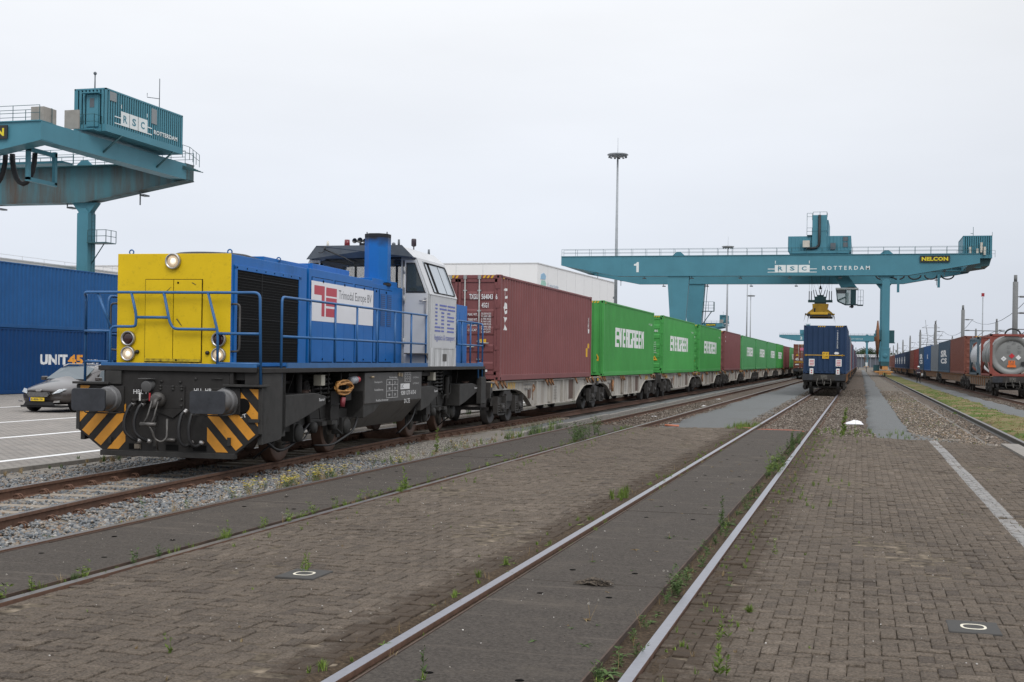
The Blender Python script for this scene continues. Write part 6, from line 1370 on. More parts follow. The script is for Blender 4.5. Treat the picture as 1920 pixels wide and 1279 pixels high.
    # rigid tapered left legs with ladder
    if leftlegs:
        for y in (0, gap):
            m = MB(); m.prism([(legL - 1.75, zb - .03), (legL - .7, .9), (legL + .7, .9), (legL + 1.75, zb - .03)], y + .1, y + 1.2, 'y'); lg = m.build('leg', M_crane, t)
            if fine and y:
                m = MB(); m.box(legL + 1.4, legL + 3.4, y, y + 1.4, 10.6, 10.7); handrail(m, [(legL + 1.6, y, 10.7), (legL + 3.4, y, 10.7), (legL + 3.4, y + 1.4, 10.7)], step=.8, h=1.6, r=.035, rails=(.5, 1.0, 1.6)); m.tube([(legL + 1.2, y + .5, 8.0), (legL + 3.0, y + .5, 10.6)], .08, 5); m.tube([(legL + .95, y + .3, 1), (legL + 1.9, y + .3, zb)], .06, 5); m.tube([(legL + 1.3, y + .9, 1), (legL + 2.2, y + .9, zb)], .06, 5); m.build('ladder', M_craned, lg)
        m = MB(); m.box(legL - .7, legL + .7, 0, gap + 1.3, .5, 1.6); m.build('sill_beam', M_crane, t)
    # machine house standing beside the right end tie
    if house:
        hx0, hx1, hy0, hy1, hz0, hz1 = endR - 1.85, endR + 1.0, 6.6, 18.1, 19.35, 22.4
        if not cont_house: hx0, hx1, hy0, hy1, hz0, hz1 = endR - 1.5, endR + 2.9, 13.0, 23.0, 19.3, 22.6
        f, br = cprof(.05, .33); m = MB(); m.box(hx0 + .06, hx1 - .06, hy0 + .06, hy1 - .06, hz0, hz1); m.box(hx0 - .02, hx1 + .02, hy0 - .02, hy1 + .02, hz0 - .30, hz0 + .25); m.box(hx0, hx1, hy0, hy1, hz1 - .10, hz1 + .02)
        for x in (hx0, hx1 - .14):
            for y in (hy0, hy1 - .14): m.box(x, x + .14, y, y + .14, hz0, hz1)
        hs_ = m.build('machine_house', M_crane, t)
        m = MB(); bk = br(hy1 - hy0 - .28); vs = []
        for q in bk: vs += [(hx1 - .01 + f(q), hy0 + .14 + q, hz0 + .25), (hx1 - .01 + f(q), hy0 + .14 + q, hz1 - .1)]
        m._add(vs, [(2 * i, 2 * i + 2, 2 * i + 3, 2 * i + 1) for i in range(len(bk) - 1)]); bk = br(hx1 - hx0 - .28); vs = []
        for q in bk: vs += [(hx0 + .14 + q, hy0 + .01 - f(q), hz0 + .25), (hx0 + .14 + q, hy0 + .01 - f(q), hz1 - .1)]
        m._add(vs, [(2 * i, 2 * i + 2, 2 * i + 3, 2 * i + 1) for i in range(len(bk) - 1)]); m.build('corrugated_wall', M_crane, hs_)
        if cont_house:
            X = hx1 + .0; m = MB(); yo = hy0 - 85.7 + 79 - 6.6
            Z = lambda y: y - 79.0
            for i, (a, b) in enumerate(((87.66, 88.85), (88.92, 90.1), (90.17, 91.5))): m.box(X, X + .01, Z(a), Z(b), 19.86, 20.98)
            m.box(X, X + .01, Z(86.8), Z(87.66), 20.38, 20.46); m.box(X, X + .01, Z(86.8), Z(87.66), 19.86, 19.94); m.box(X, X + .01, Z(91.5), Z(92.2), 20.38, 20.46); m.box(X, X + .01, Z(91.5), Z(92.2), 19.86, 19.94); m.box(X, X + .01, Z(87.68), Z(87.76), 21.2, 21.5); m.box(X, X + .01, Z(91.4), Z(91.48), 21.2, 21.5)
            m.text('ROTTERDAM', (X + .01, Z(92.5), 20.02), (0, 1, 0), (0, 0, 1), 3.7, .36, .03); lo = m.build('white_logo', M_cwhite, hs_)
            m = MB(); 
            for c, a in (('R', 87.98), ('S', 89.24), ('C', 90.5)): m.text(c, (X + .014, Z(a), 20.12), (0, 1, 0), (0, 0, 1), .58, .60, .03)
            m.build('letters', M_crane, lo)
            m = MB(); m.box(X, X + .02, Z(86.1), Z(87.0), 21.55, 22.25); m.box(X, X + .02, Z(92.1), Z(92.9), 20.85, 22.1); m.build('vent_grille', mat('vent grey', (.22, .24, .25), rough=.6, vs=20, var=.15), hs_)
            m = MB(); m.box(hx0 + 1.2, hx0 + 2.25, hy0 - .14, hy0 + .02, 19.4, 21.9); m.box(hx0 + 1.0, hx0 + 2.4, hy0 - .5, hy0 + .02, 21.95, 22.03); m.box(hx0 + .9, hx0 + 2.4, hy0 - 1.0, hy0, 19.0, 19.12); dd = m.build('door', M_crane, hs_); m = MB(); m.box(hx0 + 1.5, hx0 + 1.9, hy0 - .16, hy0 - .14, 20.9, 21.6); m.build('door_window', M_visor, dd)
            m = MB(); handrail(m, [(hx0 + .6, hy0 - .05, 19.1), (hx0 + .6, hy0 - 1.0, 19.1), (hx0 + 2.5, hy0 - 1.0, 19.1), (hx0 + 2.5, hy0 - .05, 19.1)], step=.8); handrail(m, [(hx1 + .0, hy1, 18.8), (hx1 + 0, hy1 + 1.2, 18.8), (endR + .6, gap + 1.2, 18.5)], step=.9)
            for k in range(4): m.tube([(endR - .5 + k * .1, hy1 + 1.0, 18.2 + k * .08), (endR + 1.1 - k * .25, hy1 + 3.4, 18.0 + k * .1)], .04, 5)
            m.tube([(hx1, hy0 + 2.2, 19.05), (endR + .0, hy0 + 1.2, 17.6)], .08, 6); m.tube([(hx1, hy1 - 1.5, 19.05), (endR + .0, hy1 - 2.5, 17.6)], .08, 6); m.build('platform_rail', M_craned, hs_)
            m = MB(); m.box(endR - 1.25, endR - .15, .5, 2.0, 18.7, 19.8); m.box(endR - 1.3, endR - .05, 4.6, 4.75, 18.9, 20.35); m.build('electric_cabinet', mat('cabinet grey', (.27, .255, .23), rough=.6, vs=2, dirt=(.2, .12, .08), da=.3, ds=2, streak=True), hs_)
            m = MB(); m.cyl((hx0 + 1.5, hy0 + .5, hz1), (hx0 + 1.5, hy0 + .5, hz1 + 1.2), .05, n=6); m.sphere((hx0 + 1.5, hy0 + .5, hz1 + 1.3), .14, 8); m.cyl((hx1 - .5, hy1 - 3, hz1), (hx1 - .5, hy1 - 3, hz1 + 2.6), .035, n=6); m.tube([(hx1 - .5, hy1 - 3, hz1 + .9), (hx1 - 1.3, hy1 - 3.6, hz1 + .95), (hx1 - 1.3, hy1 - 3.6, hz1 + 1.3)], .03, 5); m.build('antenna', M_visor, hs_)
        else:
            m = MB(); m.prism([(hx0 + .3, hz0 - .3), (hx1, hz0 - .3), (hx1 - .3, hz0 - 1.4), (endR, hz0 - 1.8)], hy0 + 1, hy1 - 1, 'y'); m.box(endR + .1, endR + 1.3, hy0, hy0 + 1, hz0 - 1.9, hz0 - 1.7); m.build('bracket', M_craned, hs_)
            m = MB(); 
            for x, z, h in ((hx0 + .9, hz0 + .6, 1.2), (hx0 + 2.0, hz0 + .4, 1.1), (hx0 + 2.6, hz0 + .9, 1.6), (hx0 + 3.1, hz0 + .5, 1.3)): m.box(x, x + .34, hy0 - .35, hy0, z - .3, z - .3 + h)
            m.build('electric_cabinet', M_cream, hs_)
            m = MB(); handrail(m, [(hx0 - 1.0, hy0 - 1.6, hz0 - .3), (hx1 + .3, hy0 - 1.6, hz0 - .3)], step=.9); m.cyl((hx0 + 1.6, hy0 + 1, hz1), (hx0 + 1.6, hy0 + 1, hz1 + 1.5), .04, n=6); m.tube([(hx0 + 1.2, hy0 + 1, hz1 + .5), (hx0 + 1.6, hy0 + 1, hz1 + .4)], .04, 5); m.cyl((hx1, hy0 + .1, hz1), (hx1, hy0 + .1, hz1 + .6), .03, n=6); m.build('platform_rail', M_craned, hs_)
    # lettering on the front girder
    if brand:
        m = MB(); so = 1.55 if cont_house else 0; m.box(endR - 8.6 + so, endR - 4.3 + so, -.20, -.11, 17.38, 18.38); sg = m.build('maker_sign', M_nblack, t); m = MB(); m.text('NELCON', (endR - 8.35 + so, -.215, 17.58), (1, 0, 0), (0, 0, 1), 3.8, .60, .045); m.build('sign_lettering', M_nyel, sg)
    if text_x is not None:
        x = text_x; m = MB(); Y = -.012
        for a in (0, 1.82, 3.64): m.box(x + a, x + a + 1.68, Y, -.002, 15.92, 17.08)
        m.box(x - 1.1, x, Y, -.002, 16.40, 16.52); m.box(x - 1.1, x, Y, -.002, 15.92, 16.02); m.box(x + 5.32, x + 6.4, Y, -.002, 16.40, 16.52); m.box(x + 5.32, x + 6.4, Y, -.002, 15.92, 16.02); m.box(x + .02, x + .12, Y, -.002, 17.3, 17.75); m.box(x + 5.2, x + 5.3, Y, -.002, 17.3, 17.75)
        m.text('R O T T E R D A M', (x + 7.2, -.01, 16.28), (1, 0, 0), (0, 0, 1), 7.1, .62, .02); lo = m.build('white_logo', M_cwhite, g[0])
        m = MB()
        for c, a in (('R', .48), ('S', 2.3), ('C', 4.1)): m.text(c, (x + a, -.016, 16.2), (1, 0, 0), (0, 0, 1), .74, .66, .03)
        m.build('letters', M_crane, lo)
    if number == '1': m = MB(); m.prism([(endL + 12.45, 16.05), (endL + 12.85, 16.05), (endL + 12.85, 17.67), (endL + 12.55, 17.67), (endL + 12.4, 17.45), (endL + 12.05, 17.35), (endL + 12.05, 17.1), (endL + 12.45, 17.1)], -.02, -.005, 'y'); m.build('number', M_cwhite, g[0])
    elif number: m = MB(); m.text(number, (endL + 12.1, -.01, 16.05), (1, 0, 0), (0, 0, 1), 1.3, 1.62, .02); m.build('number', M_cwhite, g[0])
    # festoon loops under the front girder near the right end
    if festoon:
        m = MB()
        for k in range(5):
            x = endR - 3.4 - k * 2.6; y = 2.6 if cont_house else 19.0; za = ze - .1; fr_ = 1.0 if cont_house else .6
            m.tube([(x + 1.0 * math.cos(a), y, za - .4 + (2.3 if cont_house else .7) * math.sin(a) if a > math.pi else za - .4) for a in [math.pi + j * math.pi / 10 for j in range(11)]], .20 * fr_, 6)
        m.build('festoon_cable', M_hose, g[0])
        m = MB()
        for k in range(3 if cont_house else 0):
            x = endR - 2.2 - k * 5.2; 
            m.box(x - .14, x + .14, 1.4, 1.68, 14.8 - .2, ze + .4); m.box(x - .14, x + .14, 4.6, 4.88, 14.6, ze - .1); m.box(x - .14, x + .14, 1.4, 4.88, 14.5, 14.8); m.box(x - .14, x + .14, 1.4, 4.88, ze - .5, ze - .2)
        if not cont_house: m.box(endR - 5.0, endR - 4.6, 18.4, 18.8, ze - 2.6, ze - .4); m.box(endR - 11.4, endR - 11, 18.4, 18.8, ze - 3.4, ze - .6)
        m.box(endR - 22, endR - 1.6, 4.9, 6.2, ze - .9, ze - .75); handrail(m, [(endR - 22, 6.2, ze - .75), (endR - 1.6, 6.2, ze - .75)], step=2); m.build('festoon_bracket', M_crane, g[0])
    if trolley is not None:
        x = trolley; tr = None; f, br = cprof(.07, .55)
        m = MB(); m.box(x - 4.8, x + 4.8, 2, gap - 1, 19.35, 21.75); m.prism([(x - 4.8, 19.4), (x + 4.8, 19.4), (x + 4.4, 18.95), (x + 3.0, 18.75), (x - 3.0, 18.75), (x - 4.4, 18.95)], 2, gap - 1, 'y'); m.box(x - 4.5, x + 4.5, .3, gap + .8, 18.85, 19.3); tr = m.build('trolley_house', M_crane, t, .05)
        for a, b in ((-4.7, -1.3), (1.1, 4.6)):
            m = MB(); bk = br(b - a); vs = []
            for q in bk: vs += [(x + a + q, 1.99 - .08 - f(q), 19.45), (x + a + q, 1.99 - .08 - f(q), 21.65)]
            m._add(vs, [(2 * i, 2 * i + 2, 2 * i + 3, 2 * i + 1) for i in range(len(bk) - 1)]); m.build('corrugated_wall', M_crane, tr)
        m = MB(); m.box(x - 1.1, x + 1.1, 1.6, 4.2, 19.3, 25.0); m.box(x - 1.15, x + 1.15, 1.55, 4.25, 22.5, 22.65); m.box(x + 1.0, x + 1.3, 4.2, 14, 21.8, 24.5); tw = m.build('hoist_tower', M_crane, tr, .02)
        m = MB(); m.tube(bend([(x + .0, 1.45, 25.0), (x + .0, 1.45, 19.8), (x - 2.0, 1.45, 19.8)], .9, 5), .22, 6); m.build('drag_chain', M_hose, tw)
        m = MB(); handrail(m, [(x - 1.9, 1.6, 21.9), (x - 1.1, 1.6, 21.9)], step=.8, r=.035); handrail(m, [(x - 1.9, 1.6, 24.2), (x - 1.1, 1.6, 24.2)], step=.8, r=.035); m.box(x - 1.9, x - 1.1, 1.6, 3, 21.8, 21.9); m.tube([(x - 1.9, 1.6, 21.9), (x - 1.9, 1.6, 24.2)], .03, 5); handrail(m, [(x - 1.0, 1.8, 25), (x + 1.1, 1.8, 25), (x + 1.1, 4.2, 25)], step=1, h=.5, rails=(.5,), r=.035); m.build('ladder_platform', M_craned, tw)
        m = MB(); m.box(x - 2.5, x - 1.45, 1.2, 1.9, 19.95, 21.0); m.build('cream_cabinet', M_cream, tr)
        m = MB(); m.box(x + 3.6, x + 4.3, 1.85, 1.95, 20.9, 21.6); m.box(x + 3.6, x + 4.3, 1.85, 1.95, 20.0, 20.7); m.box(x + 1.7, x + 2.5, 1.4, 1.8, 19.6, 20.6); m.build('vent_grille', M_visor, tr)
        # operator cab hung from a bracket
        c = x + 4.55; m = MB(); UP = .45; m.prism([(c - 2.3, 15.4), (c + .2, 15.4), (c + .9, 13.5), (c - 1.0, 13.5)][::-1] if False else [(c - 1.2, 13.4 + UP), (c + 1.3, 13.4 + UP), (c - .6, 16.4), (c - 2.6, 16.4)], 6.4, 7.6, 'y'); m.box(c - .2, c + .9, 6.4, 7.6, 13.3 + UP, 13.6 + UP); br_ = m.build('cab_bracket', M_crane, tr)
        m = MB(); m.prism([(c - 1.95, 13.2), (c + 1.35, 13.2), (c + 1.35, 10.75 + UP), (c - .55, 10.75 + UP), (c - 1.75, 11.35 + UP)][::-1], 5.6, 5.72, 'y'); m.prism([(c - 1.95, 13.2), (c + 1.35, 13.2), (c + 1.35, 10.75 + UP), (c - .55, 10.75 + UP), (c - 1.75, 11.35 + UP)][::-1], 8.0, 8.12, 'y') if False else None
        m = MB(); m.box(c - 2.05, c + 1.45, 5.5, 8.1, 13.15 + UP, 13.4 + UP); oc = m.build('operator_cab', M_cwhite, br_)
        m = MB(); m.box(c + .35, c + 1.1, 5.6, 8.0, 10.8 + UP, 13.15 + UP); m.box(c - .5, c + 1.35, 5.6, 8.0, 10.7 + UP, 10.82 + UP)
        for a, b in (((c - 1.95, 13.15 + UP), (c - 1.75, 11.35 + UP)), ((c - 1.75, 11.35 + UP), (c - .5, 10.75 + UP)), ((c - .45, 13.15 + UP), (c - .45, 10.75 + UP)), ((c - 1.7, 11.4 + UP), (c - .45, 12.0 + UP)), ((c + .35, 13.15 + UP), (c + .35, 10.75 + UP))):
            for y in (5.62, 7.98): m.tube([(a[0], y, a[1]), (b[0], y, b[1])], .07, 5)
        m.build('cab_frame', M_craned, oc)
        m = MB(); m.prism([(c - 1.9, 13.1 + UP), (c - 1.72, 11.38 + UP), (c - .5, 10.8 + UP), (c + .3, 10.8 + UP), (c + .3, 13.1 + UP)], 5.7, 5.73, 'y'); m.build('cab_glass', glassmat('cab pale glass', (.45, .6, .6), .55, .1), oc)
        m = MB(); m.box(c - 1.85, c - .5, 5.65, 5.7, 12.5 + UP, 13.05 + UP); m.box(c - .35, c - .05, 6.4, 6.8, 11.0 + UP, 12.6 + UP); m.sphere((c - .2, 6.6, 12.5 + UP), .2, 8); m.build('blind_and_seat', M_visor, oc)
        m = MB(); handrail(m, [(c + 1.4, 5.6, 10.75 + UP), (c + 2.2, 5.6, 10.75 + UP), (c + 2.2, 8.0, 10.75 + UP)], h=2.3, step=.35, rails=(.6, 1.2, 2.3)); m.box(c + 1.3, c + 2.2, 5.6, 8, 10.62 + UP, 10.74 + UP); m.build('cab_balcony', M_craned, oc)
        m = MB(); m.sphere((c + .5, 6, 10.45 + UP), .28, 8); m.box(c + .1, c + .5, 5.8, 6.1, 10.3 + UP, 10.5 + UP); m.build('camera', M_black, oc)
    return t
XT = -6.45
gantry('teal gantry crane with a big white 1 and a trolley on its girder', 200, -28.24, 3.65, -47.45, 17.1, trolley=XT, number='1', text_x=-13.1)
gantry('near teal gantry crane cut off by the left edge, container-like house on its end', 79, -105, -68.5, -122, -57.95, rusty_rear=True, cont_house=True)
gantry('distant teal gantry crane with a white 2, behind the navy container', 760, -28.24, 3.65, -46.6, 17.0, trolley=-30, number='2', text_x=-13.1, brand=False, fine=False, house=False, festoon=False)
gantry('small distant teal gantry crane end, visible just left of the second light mast', 545, -105, -68.5, -122, -57.6, brand=True, fine=False, festoon=False, cont_house=True)
# spreader hanging under the trolley
t = thing('spreader', 'yellow container spreader hanging on ropes below the trolley, above the navy container', 'spreader', (XT + .1, 208, 2.45))
m = MB(); m.prism([(-1.2, 8.9), (1.3, 8.9), (1.15, 8.1), (1.9, 7.5), (2.2, 7.1), (-2.1, 7.1), (-1.9, 7.5), (-1.15, 8.1)][::-1], -1.4, 1.4, 'y'); m.box(-1.35, 1.35, -6, 6, 7.0, 7.4)
m.box(-2.3, 2.3, -1.0, -.7, 7.1, 7.35); m.build('spreader_frame', M_spread, t, .03)
m = MB(); m.box(-1.85, 1.85, -5.9, -5.5, 6.75, 7.15); m.box(-1.85, 1.85, 5.5, 5.9, 6.75, 7.15)
for x in (-2.05, 2.05):
    for y in (-5.8, 5.8): m.prism([(x - .08, 7.2), (x + .08, 7.2), (x + .25 * (1 if x > 0 else -1), 5.9), (x + .12 * (1 if x > 0 else -1), 6.6)], y - .1, y + .1, 'y')
for x in (-.9, -.45, .1, .75): m.box(x - .12, x + .12, -1.42, -1.4, 7.35, 7.5)
m.box(-.95, -.7, -1.42, -1.4, 7.6, 8.2); m.build('flippers', M_black, t)
m = MB(); m.box(-1.9, 1.9, -.8, .8, 9.2, 9.55); m.box(-.9, .9, -.6, .6, 8.8, 10.1); m.cyl((-.5, 0, 10.1), (.5, 0, 10.1), .3, n=12); m.build('headblock', M_craned, t)
m = MB()
for x in (-1.75, -1.4, 1.4, 1.75):
    m.tube([(x, 0, 9.5), (x, 0, 11.0)], .07, 5); m.tube([(x, 0, 11.0), (x * 1.05, 0, 16.3)], .02, 4)
for a, b in ((-.4, -2.4), (.4, 2.4), (-.1, 1.6), (.1, -1.6), (.9, 2.0), (-.9, -2.0)): m.tube([(a, 0, 9.9), (a + (b - a) * .18, 0, 11.2)], .06, 5); m.tube([(a + (b - a) * .18, 0, 11.2), (b, 0, 16.3)], .018, 4)
m.cyl((0, 0, 11.8), (0, 0, 16.3), .03, n=5); m.cyl((0, 0, 11.3), (0, 0, 11.9), .25, .08, 8); m.build('ropes', M_black, t)
# ================================================================== LIGHT MASTS, POLES, PYLON
M_galv = mat('galvanised steel', (.30, .32, .34), rough=.55, metal=.3, vs=1.2, var=.12); M_pole = mat('concrete-grey pole', (.15, .155, .155), rough=.7, vs=1.5, var=.15)
def mast(label, x, y, h, r0=.38, r1=.16, crown=1.95):
    t = thing('light_mast', label, 'light mast', (x, y, 0), 0, 'tall light masts'); m = MB(); m.tube([(0, 0, 0), (0, 0, h * .5), (0, 0, h)], [r0, (r0 + r1) / 2, r1], 12); m.cyl((0, 0, h), (0, 0, h + 3), .035, n=6); m.box(-.5, -.3, -.1, .1, h * .33, h * .34); m.build('mast_pole', M_galv, t)
    m = MB(); m.lathe([(.3, -.55), (crown * .5, -.5), (crown, -.12), (crown * .92, .05), (.4, .22), (.2, .3)], (0, 0, h), (0, 0, 1), 22); cr_ = m.build('light_crown', M_galv, t)
    m = MB()
    for k in range(12): a = k * math.pi / 6; m.box(crown * .8 * math.cos(a) - .16, crown * .8 * math.cos(a) + .16, crown * .8 * math.sin(a) - .16, crown * .8 * math.sin(a) + .16, h - .62, h - .40)
    m.build('floodlight', M_visor, cr_); return t
mast('tallest light mast with a flat round crown, rising behind the left end of crane 1', -43.3, 226, 39.5)
mast('light mast with round crown just above the crane 1 girder, left of the trolley', -39.8, 390, 37.5)
mast('thin far light mast standing alone right of crane leg, its crown lower in the sky', -56.5, 675, 37.5, crown=2.4)
mast('thin far light mast whose crown is hidden behind the crane 1 girder', -48.0, 555, 41, crown=2.0)
def catenary(label, x, y, h=8.5, arm=True, first=None, sgn=1):
    if first: return copy_tree(first, (x, y, 0), label)
    t = thing('catenary_pole', label, 'catenary pole', (x, y, 0), 0, 'catenary poles behind the right train'); m = MB(); m.tube([(0, 0, 0), (0, 0, h - .5)], [.20, .19], 8); m.cyl((0, 0, h - .5), (0, 0, h), .12, n=8); m.build('pole', M_pole, t)
    m = MB()
    m.cyl((0, 0, h - 1.6), (1.1, 0, h - 1.6), .035, n=5); m.cyl((0, 0, h - 2.8), (4.4, 0, h - 2.85), .045, n=5); m.cyl((1.3, 0, h - 4.0), (3.4, 0, h - 2.85), .035, n=5); m.cyl((.2, 0, h - 4.6), (2.2, 0, h - 2.9), .035, n=5); m.cyl((0, 0, h - 4.0), (4.0, 0, h - 4.05), .035, n=5); m.cyl((.3, 0, h - 1.6), (.65, 0, h - 1.6), .07, n=6); m.cyl((.3, 0, h - 2.8), (.7, 0, h - 2.8), .07, n=6)
    m.build('cantilever_arm', M_pole, t); return t
p0 = catenary('catenary pole beside the right edge, nearest and tallest in the picture', 10.95, 99)
catenary('second catenary pole from the right edge, above the two tank containers', 10.95, 148, first=p0)
catenary('third catenary pole, right of the lattice pylon', 10.9, 200, first=p0)
for i in range(9): catenary('catenary pole in the dense far row between the crane leg and the pylon', 10.9, 250 + i * 50, first=p0)
catenary('catenary pole of the rear row, seen between the two nearest poles', 18.6, 190, first=p0)['group'] = 'catenary poles of the rear row'
for i in range(3): catenary('catenary pole in the far rear row, nearly hidden', 20, 240 + i * 60, first=p0)['group'] = 'catenary poles of the rear row'
m = MB()
for k in range(7):
    y0, y1 = 50 + k * 50, 100 + k * 50
    for dx, z, sag in ((1.1, 6.9, 1.1), (4.2, 5.65, .7), (3.3, 4.5, .25)):
        m.tube([(10.95 + dx, y0 + (y1 - y0) * q, z - sag * 4 * q * (1 - q)) for q in [j / 8 for j in range(9)]], .022, 4, False)
tag(m.build('overhead_wires', M_visor), 'thin overhead wires strung between the catenary poles on the right', 'wires')
t = thing('camera_pole', 'slim pole with a small red-topped beacon above the tank containers', 'pole', (17.58, 200, 0)); m = MB(); m.cyl((0, 0, 0), (0, 0, 12.1), .11, .07, 8); m.build('pole', M_galv, t); m = MB(); m.box(-.2, .2, -.2, .2, 12.2, 12.7); m.build('beacon', mat('beacon red', (.3, .02, .03)), t)
t = thing('lattice_pylon', 'grey lattice power pylon with a forked top on the horizon at right', 'power pylon', (25.6, 500, 0)); m = MB()
for s in (-1, 1):
    m.tube([(s * 2.6, 0, 0), (s * 1.1, 0, 12), (s * 1.6, 0, 15), (s * 2.0, 0, 19)], .09, 4)
    m.tube([(s * 2.6, 3, 0), (s * 1.1, 1.5, 12), (s * 1.4, 1.2, 16)], .09, 4)
for k in range(9): z = k * 1.5; w = 2.6 - k * .17; m.tube([(-w, 0, z), (w - .17, 0, z + 1.5)], .05, 4); m.tube([(w, 0, z), (-w + .17, 0, z + 1.5)], .05, 4)
for z, w in ((13, 4.4), (10.5, 4.8), (16, 3.2)): m.tube([(-w, 0, z), (w, 0, z)], .09, 4); m.tube([(-w, 0, z), (-1, 0, z + 1)], .05, 4); m.tube([(w, 0, z), (1, 0, z + 1)], .05, 4)
m.build('lattice', M_pole, t)
# ================================================================== BUILDINGS AND HORIZON
M_bld = mat('white cladding', (.74, .74, .74), rough=.6, vs=.05, var=.03, dirt=(.66, .66, .66), da=.2, ds=.2, streak=True); M_bldj = mat('cladding joint', (.58, .59, .60), rough=.7); M_roofb = mat('grey roof', (.25, .26, .27), rough=.9)
t = thing('warehouse', 'huge white cold-store warehouse behind the red container and crane 1', 'warehouse', (-66.9, 260, 0), 0); h = R(3.4); ux, uy = math.sin(h), math.cos(h)
m = MB(); m.prism([(0, 0), (ux * 67, uy * 67), (-130, 67), (-130, 0)], 0, 22.3, 'z'); w_ = m.build('wall', M_bld, t)
m = MB(); m.prism([(.12, -.12), (ux * 67 + .15, uy * 67 + .1), (-130.1, 67.1), (-130.1, -.12)], 22.3, 22.5, 'z'); m.build('roof_edge', M_bldj, t)
m = MB()
for k in range(1, 22): m.box(-k * 6.1 - .05, -k * 6.1 + .05, -.04, 0, 0, 22.3)
for k in range(1, 9): s = k * 7.4; m.plate([(ux * s, uy * s - .05, 0), (ux * s, uy * s + .05, 0), (ux * s, uy * s + .05, 22.3), (ux * s, uy * s - .05, 22.3)], (1, 0, 0), .04)
m.build('cladding_joints', M_bldj, w_)
m = MB(); T = lambda s: (ux * s + .06, uy * s)
def wplate(s0, s1, z0, z1, off=.05): m.plate([(ux * s0 + .0, uy * s0, z0), (ux * s1, uy * s1, z0), (ux * s1, uy * s1, z1), (ux * s0, uy * s0, z1)], (1, 0, 0), off)
lg_ = MB()
def wpoly(mm, pts, off): mm.plate([(ux * s, uy * s, z) for s, z in pts], (1, 0, 0), off)
wpoly(lg_, [(2.4, 17.9), (5.6, 17.3), (6.3, 18.3), (5.4, 19.0), (2.9, 18.9)], .06); lg_.build('green_emblem', mat('emblem green', (.28, .50, .42), rough=.5), w_)
lg_ = MB(); wpoly(lg_, [(2.2, 19.1), (5.6, 19.2), (6.2, 20.0), (4.6, 20.6), (2.6, 20.2)], .06); lg_.build('blue_emblem', mat('emblem blue', (.24, .42, .58), rough=.5), w_)
m = MB(); m.text('Lineage', (ux * 7.6 + .08, uy * 7.6, 17.25), (ux, uy, 0), (0, 0, 1), 8.0, 1.45, -.01); m.build('lettering', mat('letter blue', (.26, .36, .48), rough=.5), w_)
t = thing('warehouse', 'low white warehouse with a thin roof railing behind the left crane leg', 'warehouse', (-70, 60, 0)); m = MB(); m.box(-60, 0, 0, 150, 0, 9.55); w_ = m.build('wall', M_bld, t); m = MB()
for k in range(25): m.box(0, .03, k * 6, k * 6 + .06, 0, 9.55)
m.box(-60.1, .1, -.1, 150.1, 9.55, 9.65); m.build('cladding_joints', M_bldj, w_); m = MB(); handrail(m, [(.1, 0, 9.6), (.1, 150, 9.6)], h=.35, step=3, rails=(.35,), r=.02); m.build('roof_railing', M_bldj, w_)
# horizon: wooded mound, roofs, signal bridges
M_leafd = mat('far foliage', (.045, .07, .04), rough=1, vs=.15, stops=[(.35, (.03, .05, .03)), (.6, (.06, .09, .05)), (.75, (.09, .12, .07))], spec=.1)
def blobwood(name, label, xs, yc, hf, seed, dy=30, s=3.0, kind='stuff'):
    r = np.random.default_rng(seed); V = []; F = []
    for x in np.arange(xs[0], xs[1], s * .35):
        H_ = hf(x); 
        for k in range(max(2, int(H_ / (s * .3)))):
            c = np.array([x + r.normal(0, s * .3), yc + r.uniform(-dy, dy), r.uniform(0, 1) ** .7 * H_]); q = s * r.uniform(.3, .75)
            for j in range(26):
                d = r.normal(0, 1, 3); d /= np.linalg.norm(d); p = c + d * q * r.uniform(.6, 1.05) * np.array([1.2, 1, .8]); a = r.normal(0, 1, 3) * q * .22; b = r.normal(0, 1, 3) * q * .22; n = len(V); V += [p, p + a, p + a + b]; F.append((n, n + 1, n + 2))
    return tag(npmesh(name, np.array(V), np.array(F), M_leafd, tone=None), kind=kind)
g = MB(); g.prism([(-80, 0), (80, 0), (45, 6), (16, 10.5), (8, 13.3), (2, 13.0), (-6, 9.5), (-20, 8), (-45, 5)], 1105, 1160, 'y'); tag(g.build('hill', M_leafd), kind='structure')
blobwood('woodland', '', (-30, 42), 1100, lambda x: max(3, 16.0 - abs(x - 7) * .28), 3, 10, 3.6)
blobwood('woodland', '', (-700, 900), 1250, lambda x: 7 + 3 * math.sin(x * .02) + 2 * math.sin(x * .07), 4, 30, 9)
t = thing('distant_depot', 'long flat white-roofed depot building on the horizon beyond crane 2', 'depot', (4, 820, 0)); m = MB(); m.box(-14, 40, 0, 20, 0, 6.3); m.build('wall', mat('depot wall', (.10, .11, .13), rough=.8), t); m = MB(); m.box(-15, 41, -1, 21, 6.3, 8.0); m.build('roof', M_bld, t)
t = thing('signal_bridge', 'dark steel signal bridge across the far tracks', 'signal bridge', (0, 520, 0)); m = MB()
for x in (-8.5, -4.6, -.6, 2.2, 6.0, 9.5, 13.5): m.box(x - .12, x + .12, -.1, .1, 0, 5.6)
for z in (4.6, 5.4): m.box(-8.6, 13.6, -.15, .15, z, z + .14)
for k in range(22): m.tube([(-8.6 + k, 0, 4.6), (-7.6 + k, 0, 5.5)], .05, 4)
m.build('steel_frame', mat('far steel', (.09, .10, .13), rough=.6), t)
t = thing('signal_bridge', 'second paler signal bridge farther down the yard', 'signal bridge', (1.5, 610, 0)); m = MB()
for x in (-6.2, -3.4, -1.0, 1.2, 3.1, 5.4, 8.0, 10.8): m.box(x - .10, x + .10, -.1, .1, 0, 6.4)
for z in (5.6, 6.4): m.box(-6.3, 10.9, -.1, .1, z, z + .12)
